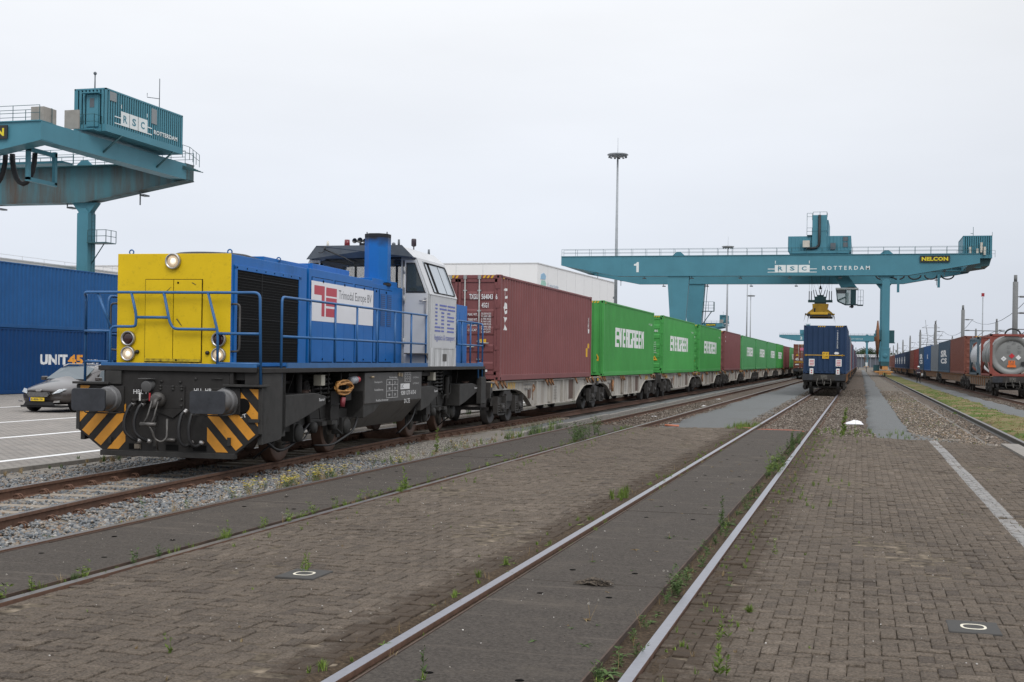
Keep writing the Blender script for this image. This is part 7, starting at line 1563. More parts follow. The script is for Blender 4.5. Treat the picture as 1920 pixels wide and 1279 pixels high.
m.build('steel_frame', mat('far pale steel', (.22, .25, .30), rough=.6), t)
for i, (x, y, h_, c) in enumerate(((-2.6, 330, 3.0, 0), (-.6, 380, 3.4, 1), (1.4, 300, 2.2, 0), (2.0, 430, 4.0, 1))):
    t = thing('yard_signal', ('small white-fronted yard signal beside the far grey path', 'slim yard signal post in the far distance of the path', 'short yard signal near the foot of the right crane leg', 'far yard signal post under the distant crane')[i], 'signal', (x, y, 0)); m = MB(); m.cyl((0, 0, 0), (0, 0, h_), .08, n=6); m.build('post', M_pole, t); m = MB(); m.box(-.25, .25, -.1, .1, h_ - .9, h_); m.build('signal_head', (M_cwhite, M_visor)[c], t)
# ================================================================== BLUE STACK ON THE LEFT
gS = 'blue stacked containers on the left'; CW_ = CW
def stackc(kind, y, z, L, H, label, items=None, end='door'):
    t = container(kind, L, H, label, (-34.3 - CW / 2, y, z), gS, end, items, None, hz=(z < 1)); return t
M_or = mat('logo orange', (.72, .30, .03), rough=.5); M_wl = mat('logo white', (.66, .67, .68), rough=.5)
stackc('deep', 38.65, -.05, 13.1, 2.77, 'deep blue container with white and orange UNIT45 lettering, bottom of the left stack', dict(items=[('UNIT', 46.96 - 38.65, 1.22, 1.98, .46, .05, M_wl, False), ('45', 48.96 - 38.65, 1.22, 1.12, .46, .05, M_or, False), ('.com', 50.25 - 38.65, 1.22, 1.05, .25, .01, M_wl, False)]))
stackc('blue', 39.9, 2.735, 13.1, 2.75, 'mid blue container on top of the lettered deep blue one', dict(items=[], rects=[(47.6 - 39.9, .01, .75, .04, M_or)]))
stackc('deep', 51.85, -.05, 13.1, 2.77, 'deep blue container next along the bottom row, behind the yellow nose')
stackc('blue', 53.2, 2.735, 13.1, 2.75, 'mid blue container next along the top row, hidden behind the yellow nose')
stackc('deep', 25.3, -.05, 13.1, 2.77, 'deep blue container at the bottom, beyond the left edge of the picture')
stackc('blue', 26.6, 2.735, 13.1, 2.75, 'mid blue container on top, beyond the left edge of the picture')
# ================================================================== CAR
def car():
    t = thing('parked_car', 'bronze-grey estate car with a yellow number plate, half hidden behind the locomotive buffer', 'car', (-23.5, 32.1, -.068))
    M_car = mat('bronze metallic', (.048, .041, .038), rough=.32, metal=.2, vs=1, var=.05, coat=.6); hw = .855
    # stations along the car (y from nose backwards): list of (half width, z) rings from sill to roof
    st = [(.02, [(.52, .28), (.60, .40), (.60, .55), (.52, .62), (.30, .64), (0, .65)]), (.10, [(.72, .22), (.78, .40), (.78, .58), (.68, .67), (.35, .70), (0, .71)]), (.35, [(.81, .20), (.845, .42), (.84, .62), (.76, .74), (.4, .80), (0, .82)]), (.95, [(.83, .20), (.855, .45), (.85, .70), (.74, .84), (.4, .92), (0, .94)]),
          (1.25, [(.83, .20), (.86, .45), (.855, .76), (.76, .88), (.4, .95), (0, .97)]), (2.05, [(.83, .18), (.86, .45), (.855, .82), (.66, 1.22), (.38, 1.34), (0, 1.36)]), (2.6, [(.83, .18), (.86, .45), (.855, .83), (.63, 1.33), (.40, 1.405), (0, 1.415)]), (3.5, [(.83, .18), (.86, .45), (.85, .85), (.62, 1.32), (.4, 1.39), (0, 1.40)]), (4.1, [(.80, .22), (.83, .45), (.80, .86), (.58, 1.22), (.36, 1.30), (0, 1.31)]), (4.3, [(.70, .28), (.74, .45), (.70, .8), (.5, 1.0), (.3, 1.05), (0, 1.06)])]
    V = []; F = []; n = 11
    for y, ring in st:
        full = [(-x, z) for x, z in ring] + [(x, z) for x, z in ring[-2::-1]]; V += [(x, y + .06 * (x / hw) ** 2 * (1 if y < .5 else 0) * 4, z) for x, z in full]
    for i in range(len(st) - 1):
        for k in range(n - 1): F.append((i * n + k, (i + 1) * n + k, (i + 1) * n + k + 1, i * n + k + 1))
    F.append(tuple(range(n))); F.append(tuple(reversed(range((len(st) - 1) * n, len(st) * n)))); F += [(i * n, i * n + n - 1, (i + 1) * n + n - 1, (i + 1) * n) for i in range(len(st) - 1)]
    m = MB(); m._add(V, F, True); b = m.build('body', M_car, t); sb = b.modifiers.new('s', 'SUBSURF'); sb.levels = sb.render_levels = 2
    M_cg = glassmat('car glass', (.07, .095, .11), .94, .06); m = MB()
    ws = [(-.66, 1.32, .97), (.66, 1.32, .97), (.60, 1.95, 1.29), (.35, 1.98, 1.355), (-.35, 1.98, 1.355), (-.60, 1.95, 1.29)]; m.plate([(x, y - .03, z + .0) for x, y, z in ws], (0, -.5, .85), .02); m.build('windscreen', M_cg, t)
    m = MB()
    for s in (-1, 1): m.plate([(s * .845, 1.75, .92), (s * .85, 2.5, .90), (s * .70, 2.45, 1.27), (s * .72, 2.1, 1.23)], (s, 0, .3), .015); m.plate([(s * .85, 2.6, .90), (s * .845, 3.4, .92), (s * .69, 3.35, 1.27), (s * .70, 2.6, 1.28)], (s, 0, .3), .015)
    m.build('side_window', M_cg, t)
    m = MB()
    for i in range(5): z = .475 + i * .027; w0 = .34 + .07 * (1 - abs(i - 2) / 3); m.box(-w0 * .9, w0 * .9, -.03, -.012, z, z + .010)
    g_ = m.build('grille', M_chrome, t); m = MB(); m.prism([(-.40, .54), (-.31, .465), (.31, .465), (.40, .54), (.35, .61), (-.35, .61)], -.015, .03, 'y'); m.build('grille_opening', M_black, g_)
    m = MB(); m.prism([(-.50, .22), (.50, .22), (.42, .32), (-.42, .32)], -.02, .1, 'y'); m.box(-.70, .70, .12, .5, .15, .21); m.build('lower_intake', M_black, t)
    for s in (-1, 1):
        m = MB(); m.plate([(s * .47, .03, .55), (s * .70, .10, .60), (s * .80, .33, .71), (s * .60, .18, .69)] if s > 0 else [(-.60, .18, .69), (-.80, .33, .71), (-.70, .10, .60), (-.47, .03, .55)], (s * .25, -.95, .2), .015); hl_ = m.build('headlight', mat('car lamp glass', (.30, .32, .34), rough=.15, metal=.2, vs=30, var=.5), t); hl_.location = (-s * .05, .035, .0)
        m = MB(); m.plate([(s * .52, -.0, .30), (s * .70, .05, .31), (s * .70, .05, .37), (s * .56, -.0, .36)], (0, -1, 0), .03); m.build('fog_lamp', M_chrome, t)
        m = MB(); m.box(s * .88, s * 1.04, 1.52, 1.70, .93, 1.05); m.build('wing_mirror', M_car, t, .03)
        for y in (.82, 3.45):
            m = MB(); m.lathe([(.20, .0), (.30, .0), (.315, .03), (.315, .18), (.30, .21)], (s * .85, y, .315), (-s, 0, 0), 28); wh = m.build('wheel', M_black, t); m = MB(); m.lathe([(.20, .005), (.05, -.01), (.001, -.01)], (s * .855, y, .315), (-s, 0, 0), 20); m.build('rim', M_chrome, wh)
    m = MB(); m.prism(rrect(0, .66, .09, .035, .03), -.01, .03, 'y'); m.build('badge', M_chrome, t)
    m = MB(); m.box(-.25, .25, -.075, -.055, .345, .445); np_ = m.build('number_plate', mat('plate yellow', (.72, .50, .03), rough=.4), t); m = MB(); m.text('K-806-TR', (-.19, -.078, .367), (1, 0, 0), (0, 0, 1), .41, .058, .02); m.build('plate_text', M_signk, np_); m = MB(); m.box(-.25, -.215, -.078, -.075, .345, .445); m.build('plate_band', mat('plate blue', (.02, .06, .35)), np_)
    m = MB()
    for s in (-1, 1): m.tube([(s * .56, 2.0, 1.36), (s * .60, 2.3, 1.43), (s * .60, 3.6, 1.42), (s * .56, 3.9, 1.36)], .018, 6)
    m.build('roof_rail', M_chrome, t)
    return t
car()
# ================================================================== PERSON
def person():
    t = bpy.data.objects.new('person', None)
    J = dict(pelvis=(0, 0, .88, .13), belly=(0, 0, 1.02, .135), chest=(0, 0, 1.22, .155), neck=(0, 0, 1.38, .055), head0=(0, 0, 1.46, .07), head1=(0, 0, 1.56, .08), head2=(0, 0, 1.63, .06),
             hl=(-.09, 0, .82, .09), kl=(-.12, -.02, .45, .06), al=(-.14, .02, .08, .04), tl=(-.15, -.14, .04, .035), hr=(.09, 0, .82, .09), kr=(.13, -.02, .45, .06), ar=(.15, .02, .08, .04), tr=(.18, -.13, .04, .035),
             sl=(-.17, 0, 1.31, .065), el=(-.27, .03, 1.06, .045), wl=(-.20, -.16, .98, .032), fl=(-.16, -.22, .98, .028), sr=(.17, 0, 1.31, .065), er=(.27, .02, 1.06, .045), wr=(.30, -.10, .86, .032), fr=(.30, -.14, .80, .028))
    E = [('pelvis', 'belly'), ('belly', 'chest'), ('chest', 'neck'), ('neck', 'head0'), ('head0', 'head1'), ('head1', 'head2'), ('pelvis', 'hl'), ('hl', 'kl'), ('kl', 'al'), ('al', 'tl'), ('pelvis', 'hr'), ('hr', 'kr'), ('kr', 'ar'), ('ar', 'tr'), ('chest', 'sl'), ('sl', 'el'), ('el', 'wl'), ('wl', 'fl'), ('chest', 'sr'), ('sr', 'er'), ('er', 'wr'), ('wr', 'fr')]
    ks = list(J); me = bpy.data.meshes.new('person'); me.from_pydata([J[k][:3] for k in ks], [(ks.index(a), ks.index(b)) for a, b in E], []); o = bpy.data.objects.new('body', me); COL.objects.link(o)
    sk = o.modifiers.new('skin', 'SKIN'); ss = o.modifiers.new('s', 'SUBSURF'); ss.levels = ss.render_levels = 2
    for i, k in enumerate(ks): me.skin_vertices[0].data[i].radius = (J[k][3], J[k][3] * (.75 if k in ('chest', 'belly', 'pelvis') else 1)); me.skin_vertices[0].data[i].use_root = (k == 'pelvis')
    mm = bpy.data.materials.new('clothing'); mm.use_nodes = True; N = mm.node_tree.nodes; L = mm.node_tree.links; co = N.new('ShaderNodeTexCoord'); se = N.new('ShaderNodeSeparateXYZ'); L.new(co.outputs['Object'], se.inputs[0]); rp = N.new('ShaderNodeValToRGB'); rp.color_ramp.interpolation = 'CONSTANT'; L.new(se.outputs[2], rp.inputs[0])
    el = rp.color_ramp.elements; el[0].position = 0; el[0].color = (.012, .012, .015, 1); el[1].position = .90; el[1].color = (.045, .032, .05, 1)
    mr_ = N.new('ShaderNodeMath'); mr_.operation = 'DIVIDE'; mr_.inputs[1].default_value = 1.0; 
    sc_ = N.new('ShaderNodeMath'); sc_.operation = 'MULTIPLY'; sc_.inputs[1].default_value = .6; L.new(se.outputs[2], sc_.inputs[0]); L.new(sc_.outputs[0], rp.inputs[0]); el[1].position = .54; e = el.new(.845); e.color = (.45, .27, .2, 1); N['Principled BSDF'].inputs['Roughness'].default_value = .9; L.new(rp.outputs[0], N['Principled BSDF'].inputs['Base Color']); me.materials.append(mm)
    COL.objects.link(t); t.location = (5.72, 133.8, -.06); t.scale = (1, 1, 1); o.parent = t; tag(t, 'man in a white helmet and dark work clothes beside the right train', 'person')
    m = MB(); m.lathe([(.125, 0), (.13, .01), (.115, .02), (.11, .07), (.08, .115), (.001, .13)], (0, -.01, 1.60), (0, 0, 1), 18); m.build('helmet', M_cwhite, t)
    m = MB(); m.box(-.155, .155, -.135, -.12, 1.05, 1.09); m.box(-.155, .155, .12, .135, 1.05, 1.09); m.box(.26, .42, -.16, -.14, .78, 1.0); m.build('vest_band_and_papers', M_cwhite, t)
    m = MB(); m.box(-.035, -.015, -.082, -.076, 1.555, 1.567); m.box(.015, .035, -.082, -.076, 1.555, 1.567); m.prism([(-.01, 1.52), (.01, 1.52), (0, 1.55)], -.095, -.075, 'y'); m.box(-.025, .025, -.08, -.075, 1.485, 1.493); m.build('face', M_visor, t)
person()
# ================================================================== SMALL LITTER AND LEFT-BEHINDS
t = thing('plastic_bag', 'crumpled white plastic bag lying on brown ballast right of the middle track', 'bag', (-.18, 39.4, -.08)); m = MB(); r_ = random.Random(5); n = 14; rows = 7; V = []; F = []
for i in range(rows + 1):
    for k in range(n):
        a = 2 * math.pi * k / n; q = 1 - i / rows; rr = q ** .5; V.append((.30 * rr * math.cos(a) * (1 + r_.uniform(-.12, .12)), .17 * rr * math.sin(a) * (1 + r_.uniform(-.15, .15)), .095 * (1 - q ** 1.6) * (1 + .35 * math.cos(a + .6)) + r_.uniform(-.008, .008)))
for i in range(rows):
    for k in range(n): F.append((i * n + k, i * n + (k + 1) % n, (i + 1) * n + (k + 1) % n, (i + 1) * n + k))
F.append(tuple(range(rows * n, rows * n + n))); m._add(V, F, True); m.build('film', mat('white film', (.72, .72, .75), rough=.35, vs=6, var=.05), t); m = MB(); m.sphere((-.28, 0, .04), .06, 10, (1, 1, .7)); m.build('pink_end', mat('pink film', (.5, .16, .22), rough=.4), t)
t = thing('dead_bird', 'flattened dark brown bird carcass or rag on the middle track panels', 'carcass', (-1.98, 9.52, -.006)); m = MB(); r_ = random.Random(9)
for i in range(46): a = r_.uniform(-.5, .5) + (0 if r_.random() < .6 else 3.1); l = r_.uniform(.05, .17); x = r_.uniform(-.07, .07); y = r_.uniform(-.03, .03); z = r_.uniform(.005, .045); m.quad((x, y, z), (x + l * math.cos(a) * .5, y + l * math.sin(a) * .5 + .012, z + .014), (x + l * math.cos(a), y + l * math.sin(a), max(.003, z - .015)), (x + l * math.cos(a) * .5, y + l * math.sin(a) * .5 - .010, z + .002))
m.sphere((.02, 0, .018), .05, 10, (1.2, .8, .6)); m.sphere((-.05, .01, .015), .035, 10, (1.3, .8, .6)); m.build('feathers', mat('feather brown', (.05, .04, .034), rough=.95, vs=60, stops=[(.35, (.018, .015, .013)), (.6, (.09, .07, .05)), (.72, (.2, .17, .13))]), t)
t = thing('red_hose', 'dull red hose lying across the end of the middle track panels', 'hose', (0, 0, 0)); m = MB(); m.tube([(-3.25, 34.5, -.05), (-2.9, 34.2, -.04), (-2.75, 34.1, -.04)], .035, 7); m.tube([(-2.6, 33.75, -.06), (-2.35, 33.9, -.05), (-2.1, 33.7, -.045), (-1.8, 33.85, -.05), (-1.4, 33.6, -.06)], .035, 7); m.build('hose', mat('faded red rubber', (.26, .09, .06), rough=.7, vs=10, var=.2), t)
t = thing('orange_pipe', 'pale orange pipe piece lying right of the sunk track at the paving edge', 'pipe', (-5.0, 34.9, -.06)); m = MB(); m.cyl((-.25, .15, 0), (.15, .0, 0), .03, n=10); m.build('pipe', mat('orange plastic', (.5, .16, .08), rough=.5), t)
r_ = random.Random(12)
for i, (x, y, s_, lb) in enumerate(((-6.5, 41, .12, 'white paper scrap between the rails of the sunk track, nearest of the scraps'), (-6.2, 52, .16, 'white paper scrap between the rails of the sunk track, in the middle distance'), (-6.7, 62, .15, 'white paper scrap between the rails of the sunk track, farthest'), (-7.9, 31.5, .09, 'pale stone-like scrap on the kerb by the grey path'), (6.9, 52, .22, 'white litter on the ballast edge of the right track'), (-2.1, 66, .16, 'crushed pale can between the rails in front of the blue container wagon'))):
    m = MB(); k = 7; m._add([(0, 0, .03)] + [(s_ * math.cos(a) * r_.uniform(.6, 1.1), s_ * .8 * math.sin(a) * r_.uniform(.6, 1.1), r_.uniform(0, .045)) for a in [2 * math.pi * j / k for j in range(k)]], [(0, j + 1, (j + 1) % k + 1) for j in range(k)])
    o = m.build('litter', mat('paper', (.62, .61, .6), rough=.8)); o.location = (x, y, -.10 if x < 0 else -.12); tag(o, lb, 'litter')
# ================================================================== WEEDS
M_w1 = mat('weed green', (.085, .17, .02), rough=.85, vs=6, attr=True, spec=.2, stops=[(0, (.045, .080, .018)), (.5, (.105, .165, .03)), (1, (.18, .245, .05))])
M_w2 = mat('weed dull green', (.06, .10, .035), rough=.85, vs=6, attr=True, spec=.2, stops=[(0, (.035, .06, .022)), (.5, (.065, .11, .035)), (1, (.11, .15, .06))])
M_w3 = mat('dry straw', (.24, .17, .09), rough=.9, vs=6, attr=True, spec=.15, stops=[(0, (.12, .075, .035)), (.6, (.25, .18, .09)), (1, (.36, .29, .17))])
M_fy = mat('yellow flower', (.62, .48, .01), rough=.7); M_fw = mat('seed head', (.30, .28, .25), rough=.9)
class Weeds:
    def __init__(s): s.V = []; s.F = []; s.t = []; s.m = []
    def tri(s, a, b, c, tone, mi): n = len(s.V); s.V += [a, b, c]; s.F.append((n, n + 1, n + 2)); s.t += [tone] * 3; s.m.append(mi)
    def blade(s, p, d, L, w, tone, mi, droop=.4, seg=3):
        p = np.array(p, float); d = np.array(d, float); d /= np.linalg.norm(d); side = np.cross(d, [0, 0, 1]); ln = np.linalg.norm(side); side = side / ln if ln > 1e-4 else np.array([1., 0, 0]); ang = RW.uniform(0, 3.14); side = side * math.cos(ang) + np.array([0, 0, 1.]) * math.sin(ang) * .4
        pts = []; q = p.copy(); dd = d.copy()
        for i in range(seg + 1): pts.append(q.copy()); q = q + dd * L / seg; dd = dd + np.array([0, 0, -droop / seg]); dd /= np.linalg.norm(dd)
        for i in range(seg):
            w0 = w * (1 - i / seg) ** .6 * (1 if i else .7); w1 = w * (1 - (i + 1) / seg) ** .6
            s.tri(tuple(pts[i] - side * w0), tuple(pts[i] + side * w0), tuple(pts[i + 1] + side * w1), tone, mi)
            if w1 > 1e-5: s.tri(tuple(pts[i] - side * w0), tuple(pts[i + 1] + side * w1), tuple(pts[i + 1] - side * w1), tone, mi)
    def leaf(s, p, d, L, w, tone, mi):
        p = np.array(p, float); d = np.array(d, float); d /= np.linalg.norm(d); u = np.cross(d, RW.normal(0, 1, 3)); u /= np.linalg.norm(u) + 1e-9; c = p + d * L * .45; e = p + d * L
        s.tri(tuple(p), tuple(c + u * w), tuple(e), tone, mi); s.tri(tuple(p), tuple(e), tuple(c - u * w), tone, mi)
    def tuft(s, x, y, z, h, n=40, mi=0, spread=.6, w=.0035):
        for i in range(n): a = RW.uniform(0, 6.28); k = RW.uniform(.1, spread); s.blade((x + RW.normal(0, h * .12), y + RW.normal(0, h * .12), z), (math.cos(a) * k, math.sin(a) * k, 1), h * RW.uniform(.5, 1.1), w * RW.uniform(.7, 1.4), RW.uniform(.2, 1), mi, RW.uniform(.1, .9))
    def spike(s, x, y, z, h, mi=0, lean=.08, dens=1.0, lw=1.0):
        ax, ay = RW.normal(0, lean), RW.normal(0, lean); s.blade((x, y, z), (ax, ay, 1), h, .0035, .35, mi, .05)
        for i in range(int(60 * dens * max(.5, h / .3))):
            q = RW.uniform(.02, 1) ; a = RW.uniform(0, 6.28); L = (.045 * (1.1 - .6 * q)) * RW.uniform(.6, 1.3) * (.6 + h * 1.4); s.leaf((x + ax * h * q, y + ay * h * q, z + h * q), (math.cos(a), math.sin(a), RW.uniform(.3, 1.3)), L * lw, L * .14 * lw, RW.uniform(.15, 1), mi)
    def bush(s, x, y, z, h, mi=1, n=5, flowers=0):
        for k in range(n):
            a = RW.uniform(0, 6.28); t_ = RW.uniform(.15, .7); hh = h * RW.uniform(.6, 1.1); d = np.array([math.cos(a) * t_, math.sin(a) * t_, 1.]); d /= np.linalg.norm(d); s.blade((x, y, z), d, hh, .003, .4, mi, .1)
            for i in range(int(6 + 45 * h)): q = RW.uniform(.1, .95); b = RW.uniform(0, 6.28); L = RW.uniform(.03, .07) * (.5 + h); s.leaf(np.array([x, y, z]) + d * hh * q, (math.cos(b), math.sin(b), RW.uniform(-.1, .9)), L, L * .11, RW.uniform(.1, 1), mi)
            if k < flowers:
                for j in range(3):
                    c = np.array([x, y, z]) + d * hh + RW.normal(0, .018, 3)
                    for i in range(7): b = i * .9; s.tri(tuple(c), tuple(c + np.array([math.cos(b), math.sin(b), .25]) * .016), tuple(c + np.array([math.cos(b + .8), math.sin(b + .8), .25]) * .016), .5, 3)
    def stalks(s, x, y, z, h, n=4, heads=True):
        for k in range(n):
            a = RW.uniform(0, 6.28); t_ = RW.uniform(.1, .6); d = np.array([math.cos(a) * t_, math.sin(a) * t_, 1.]); d /= np.linalg.norm(d); hh = h * RW.uniform(.5, 1.1); s.blade((x, y, z), d, hh, .0022, .5, 2, .15)
            if heads:
                c = np.array([x, y, z]) + d * hh * .97
                for i in range(10): v = RW.normal(0, 1, 3); v /= np.linalg.norm(v); u = RW.normal(0, 1, 3) * .005; s.tri(tuple(c), tuple(c + v * .008 + u * .6), tuple(c + v * .008 - u * .6), .5, 4)
    def rosette(s, x, y, z, r, mi=1, n=12):
        for i in range(n): a = RW.uniform(0, 6.28); s.blade((x, y, z + .003), (math.cos(a), math.sin(a), RW.uniform(.15, .6)), r * RW.uniform(.6, 1.1), r * .11, RW.uniform(.1, .9), mi, .9)
    def build(s, name, parent=None, off=(0, 0, 0)):
        V = np.array(s.V) - np.array(off); return npmesh(name, V, np.array(s.F), [M_w1, M_w2, M_w3, M_fy, M_fw], mi=np.array(s.m), tone=np.array(s.t), parent=parent)
RW = np.random.default_rng(77)
def weed(label, x, y, z, fn, cat='weed', group=None):
    w = Weeds(); fn(w); o = w.build('weed', off=(x, y, z)); o.location = (x, y, z); return tag(o, label, cat, group)
W_ = [
 ('upright green weed growing out of the black 0 plate left of the bright track', -4.27, 9.26, 0, lambda w: (w.spike(-4.27, 9.26, 0, .17), w.spike(-4.25, 9.27, 0, .14), w.spike(-4.29, 9.25, 0, .10))),
 ('slim forked weed in the open paving at bottom left', -3.845, 6.5, -.01, lambda w: (w.spike(-3.85, 6.5, -.01, .13, lean=.2, dens=.5), w.spike(-3.84, 6.5, -.01, .09, lean=.3, dens=.5), w.tuft(-3.845, 6.5, -.01, .04, 14))),
 ('round bright green tuft in the right-hand paving, low and dense', -.72, 8.88, -.01, lambda w: w.tuft(-.72, 8.88, -.01, .065, 110, spread=1.6, w=.003)),
 ('tallest slender weed in the right-hand paving near the bottom edge', -.72, 7.0, -.01, lambda w: (w.spike(-.73, 7.02, -.01, .27, dens=1.2), w.spike(-.72, 7.0, -.01, .18), w.spike(-.69, 7.02, -.01, .13))),
 ('forked pale weed right of the bright track, above the tallest one', -.80, 8.0, -.01, lambda w: (w.spike(-.82, 8.0, -.01, .17, dens=.8), w.spike(-.78, 8.0, -.01, .15, dens=.8, lean=.12))),
 ('wispy forked weed in the right paving, level with the dead leaves in the groove', -1.0 + .27, 11.6, -.01, lambda w: (w.spike(-.75, 11.6, -.01, .18, dens=.4), w.spike(-.70, 11.6, -.01, .16, dens=.4, lean=.2))),
 ('tall dark upright weed inside the groove of the bright track', -1.40, 13.4, -.03, lambda w: (w.spike(-1.40, 13.4, -.04, .36, mi=1, dens=1.5, lean=.04), w.spike(-1.36, 13.35, -.04, .20, mi=1), w.spike(-1.34, 13.3, -.04, .12, mi=0))),
 ('big leafy weed in the groove at the bottom edge of the picture', -1.36, 6.75, -.04, lambda w: (w.bush(-1.36, 6.75, -.04, .13, 1, 9), w.rosette(-1.34, 6.9, -.03, .13, 1, 16), w.bush(-1.32, 6.55, -.04, .09, 0, 6))),
 ('bushy weed with feathery branches in the groove right of the bird carcass', -1.34, 9.5, -.04, lambda w: (w.bush(-1.34, 9.5, -.04, .24, 1, 9), w.bush(-1.30, 9.45, -.04, .17, 1, 7), w.stalks(-1.36, 9.55, -.04, .2, 3))),
 ('bare branching weed leaning over the groove, below the bushy one', -1.38, 8.25, -.04, lambda w: (w.stalks(-1.38, 8.25, -.04, .22, 6, False), w.bush(-1.33, 8.2, -.04, .10, 1, 5))),
 ('dense tall weed cluster where the groove meets the far paving', -1.33, 21.5, -.04, lambda w: [w.bush(-1.33 + RW.uniform(-.1, .12), 21.5 + RW.uniform(-1.6, 1.6), -.03, RW.uniform(.16, .36), i % 2, 5) for i in range(12)]),
 ('spiky weed cluster on the far groove, just behind the densest one', -1.30, 27, -.04, lambda w: [w.spike(-1.30 + RW.uniform(-.1, .1), 27 + RW.uniform(-1.5, 1.5), -.03, RW.uniform(.2, .42), mi=1, dens=1.2, lw=1.4) for i in range(8)]),
 ('tall weed standing in a lifting hole at the bottom of the middle panels', -2.26, 6.42, -.01, lambda w: (w.spike(-2.26, 6.42, -.01, .18, mi=1, dens=.9), w.tuft(-2.25, 6.40, -.01, .05, 30))),
 ('bright green tuft left of the bright rail at the bottom edge', -2.87, 6.46, -.01, lambda w: w.tuft(-2.87, 6.46, -.01, .06, 70, spread=1.2)),
 ('bright tuft left of the bright rail, beside the paving edge', -2.90, 9.55, -.01, lambda w: w.tuft(-2.90, 9.55, -.01, .08, 50)),
 ('leafy tuft touching the bright rail from the left', -2.86, 10.2, -.01, lambda w: (w.tuft(-2.86, 10.2, -.01, .08, 50), w.rosette(-2.86, 10.2, -.01, .07, 0))),
 ('large bright green clump left of the bright rail in the middle distance', -2.95, 16.0, -.01, lambda w: [w.tuft(-2.95 + RW.uniform(-.14, .12), 16.0 + RW.uniform(-.7, .7), -.01, RW.uniform(.08, .16), 45) for i in range(8)]),
 ('grassy clump on the sunk panel edge, left of the number plate', -5.76, 10.7, -.03, lambda w: (w.tuft(-5.76, 10.7, -.04, .15, 70), w.spike(-5.74, 10.75, -.04, .2))),
 ('large round grass clump by the panel edge at far left', -5.79, 8.9, -.03, lambda w: (w.tuft(-5.80, 8.4, -.04, .09, 90, mi=1), w.bush(-5.79, 9.2, -.04, .17, 1, 5), w.bush(-5.77, 9.55, -.04, .18, 1, 5))),
 ('bright bushy weed on the panel edge in the middle of the picture', -5.74, 15.4, -.03, lambda w: (w.bush(-5.74, 15.4, -.04, .26, 0, 9), w.tuft(-5.7, 15.2, -.03, .12, 60), w.spike(-5.74, 15.5, -.04, .32, lw=1.4))),
 ('dried seed stalks beside the panel edge', -5.75, 11.9, -.03, lambda w: (w.stalks(-5.75, 11.9, -.03, .18, 9), w.bush(-5.73, 12.0, -.03, .1, 0, 4))),
 ('feathery upright weed cluster where the sunk panels end', -5.75, 27.5, -.03, lambda w: [w.bush(-5.75 + RW.uniform(-.2, .1), 27.5 + RW.uniform(-1.6, 1.6), -.03, RW.uniform(.3, .55), 1, 7) for i in range(9)]),
 ('flat green rosette on the sunk panels', -6.2, 21.5, -.01, lambda w: w.rosette(-6.2, 21.5, -.01, .13, 0, 22)),
 ('seed-headed thistle on the middle panels, left of the bird carcass', -2.2, 10.6, -.01, lambda w: (w.stalks(-2.2, 10.6, -.01, .15, 4), w.rosette(-2.2, 10.6, -.01, .05, 1))),
 ('dry stalks with pale heads in the middle panels, right of the bird carcass', -1.72, 8.25, -.01, lambda w: (w.stalks(-1.72, 8.25, -.01, .2, 5), w.rosette(-1.74, 8.2, -.01, .06, 2))),
 ('small green rosette with a pale flower on the middle panels', -1.78, 12.3, -.01, lambda w: (w.rosette(-1.78, 12.3, -.01, .07, 1), w.stalks(-1.78, 12.3, -.01, .12, 2))),
 ('tall seedling on the beige gravel beside the sunk panels', -7.75, 22.6, -.07, lambda w: (w.spike(-7.75, 22.6, -.07, .48, mi=0, dens=.9, lw=1.3), w.spike(-7.72, 22.5, -.07, .2, mi=1))),
 ('single green clump on the near edge of the brown ballast', -.4, 33.0, -.07, lambda w: (w.spike(-.4, 33, -.08, .7, dens=1.2, lw=1.6), w.spike(-.1, 32.7, -.08, .4), w.tuft(-.4, 32.5, -.05, .2, 40, w=.006))),
]
for lb, x, y, z, fn in W_: weed(lb, x, y, z, fn)
# uncountable growth along joints, rails and verges
w = Weeds()
for i in range(130):
    y = 4 + 28 * RW.random() ** 1.2; x = -2.82 + RW.normal(0, .07); k = RW.random()
    (w.tuft(x, y, -.015, RW.uniform(.03, .09), 18) if k < .5 else w.rosette(x, y, -.012, RW.uniform(.03, .07), 0, 8) if k < .7 else w.stalks(x, y, -.02, RW.uniform(.05, .12), 3, False))
for i in range(46): y = 4.5 + 24 * RW.random() ** 1.3; x = -2.61 + RW.normal(0, .012); w.tuft(x, y, -.03, RW.uniform(.03, .08), 14, mi=0 if RW.random() < .6 else 2)
for i in range(210):
    y = 5 + 27 * RW.random(); x = -1.33 + RW.normal(0, .025); k = RW.random()
    (w.rosette(x, y, -.04, RW.uniform(.04, .09), 1, 10) if k < .4 else w.stalks(x, y, -.04, RW.uniform(.05, .13), 4, False) if k < .7 else w.bush(x, y, -.04, RW.uniform(.06, .16), 1, 4))
for i in range(190): y = 5 + 26 * RW.random() ** .9; x = -1.12 + abs(RW.normal(0, .16)) ; k = RW.random(); (w.tuft(x, y, -.012, RW.uniform(.02, .07), 12, mi=0 if k < .6 else 2) if k < .75 else w.rosette(x, y, -.012, RW.uniform(.02, .05), k > .88, 7))
for i in range(200): y = 6 + 27 * RW.random(); x = -5.80 + RW.normal(0, .03); k = RW.random(); (w.tuft(x, y, -.04, RW.uniform(.03, .10), 16, mi=0 if k < .7 else 2) if k < .8 else w.bush(x, y, -.04, RW.uniform(.08, .2), 0, 4))
for i in range(60): y = 10 + 22 * RW.random(); x = -5.5 + abs(RW.normal(0, .18)); w.tuft(x, y, -.012, RW.uniform(.02, .08), 12)
for i in range(60): y = 15 + 17 * RW.random(); x = -.95 + abs(RW.normal(0, .35)); w.tuft(x, y, -.012, RW.uniform(.03, .10), 14)
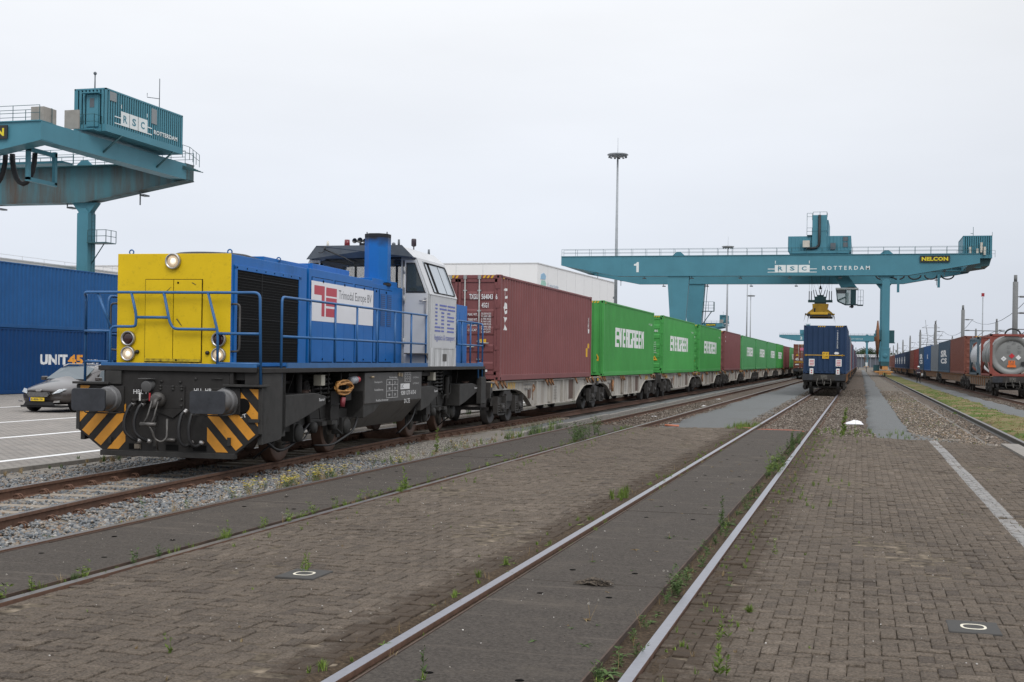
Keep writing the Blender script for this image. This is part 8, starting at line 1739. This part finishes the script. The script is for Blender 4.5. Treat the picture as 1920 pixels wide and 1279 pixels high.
for i in range(70):   # sparse sprouts in the joints
    x = RW.uniform(-5.4, -3) if RW.random() < .5 else RW.uniform(-.9, 2.6); y = 5 + 20 * RW.random(); w.tuft(x, y, -.012, RW.uniform(.012, .035), 8, mi=int(RW.choice([0, 0, 2])))
for i in range(26): x = RW.uniform(-2.5, -1.5); y = 5.5 + 18 * RW.random(); w.rosette(x, y, -.008, RW.uniform(.02, .06), int(RW.choice([1, 2, 2])), 8)
tag(w.build('weeds'), kind='stuff')
w = Weeds()   # flowering fringe between ballast and panels
for i in range(70):
    y = 9.5 + 16 * RW.random() ** .8; x = -7.35 - abs(RW.normal(0, .14 if y < 13 else .28)); k = RW.random()
    (w.bush(x, y, -.10, RW.uniform(.10, .24), 1, 3, 2 if RW.random() < .6 else 0) if k < .4 else w.tuft(x, y, -.10, RW.uniform(.06, .2), 16, mi=2 if k < .8 else 0))
for i in range(26): y = 14.5 + 3.5 * RW.random(); x = -7.5 - abs(RW.normal(0, .25)); w.bush(x, y, -.10, RW.uniform(.12, .26), 1, 3, 3); w.tuft(x + RW.normal(0, .1), y + RW.normal(0, .2), -.10, RW.uniform(.1, .2), 12, mi=2)
for i in range(50): y = 20 + 9 * RW.random(); x = -7.45 - abs(RW.normal(0, .5)); w.tuft(x, y, -.08, RW.uniform(.05, .2), 14, mi=int(RW.choice([2, 2, 0])), w=.005)
for i in range(40): y = 27 + 6 * RW.random(); x = -7.5 - abs(RW.normal(0, .12)); w.tuft(x, y, -.08, RW.uniform(.1, .35), 22, mi=int(RW.choice([0, 1])), w=.006)
for i in range(40): y = 12 + 14 * RW.random(); x = -11.9 - abs(RW.normal(0, .3)); w.tuft(x, y, -.08, RW.uniform(.06, .16), 26, mi=int(RW.choice([1, 2])), w=.006)
for i in range(20): y = 32 + 30 * RW.random(); x = -12.0 - abs(RW.normal(0, .3)); w.tuft(x, y, -.08, RW.uniform(.1, .4), 26, mi=1, w=.01)
tag(w.build('wildflowers'), kind='stuff')
w = Weeds()
for i in range(1500): y = 30 + 60 * RW.random() ** 1.6; x = RW.uniform(4.0, 5.55); g_ = math.sin(x * 2.3 + 1) * math.sin(y * .35) + RW.normal(0, .35); w.tuft(x, y, -.075, RW.uniform(.03, .08), 9, mi=0 if g_ > .1 else 2, spread=1.2, w=.007)
for i in range(1100): y = 30 + 45 * RW.random() ** 1.4; x = RW.uniform(1.35, 2.85); g_ = math.sin(y * .5) + RW.normal(0, .5); w.tuft(x, y, -.09, RW.uniform(.03, .09), 9, mi=0 if g_ > .4 else 2, spread=1.2, w=.006) if RW.random() < .6 else None
for i in range(60): y = 31.5 + 3 * RW.random(); x = RW.uniform(-1.1, 1.2); w.tuft(x, y, -.06, RW.uniform(.05, .2), 12, mi=0, w=.005)
for i in range(80): y = 33 + 3 * RW.random(); x = RW.uniform(-3.4, -2.7); w.tuft(x, y, -.07, RW.uniform(.06, .28), 14, mi=0, w=.005)
tag(w.build('grass'), kind='stuff')
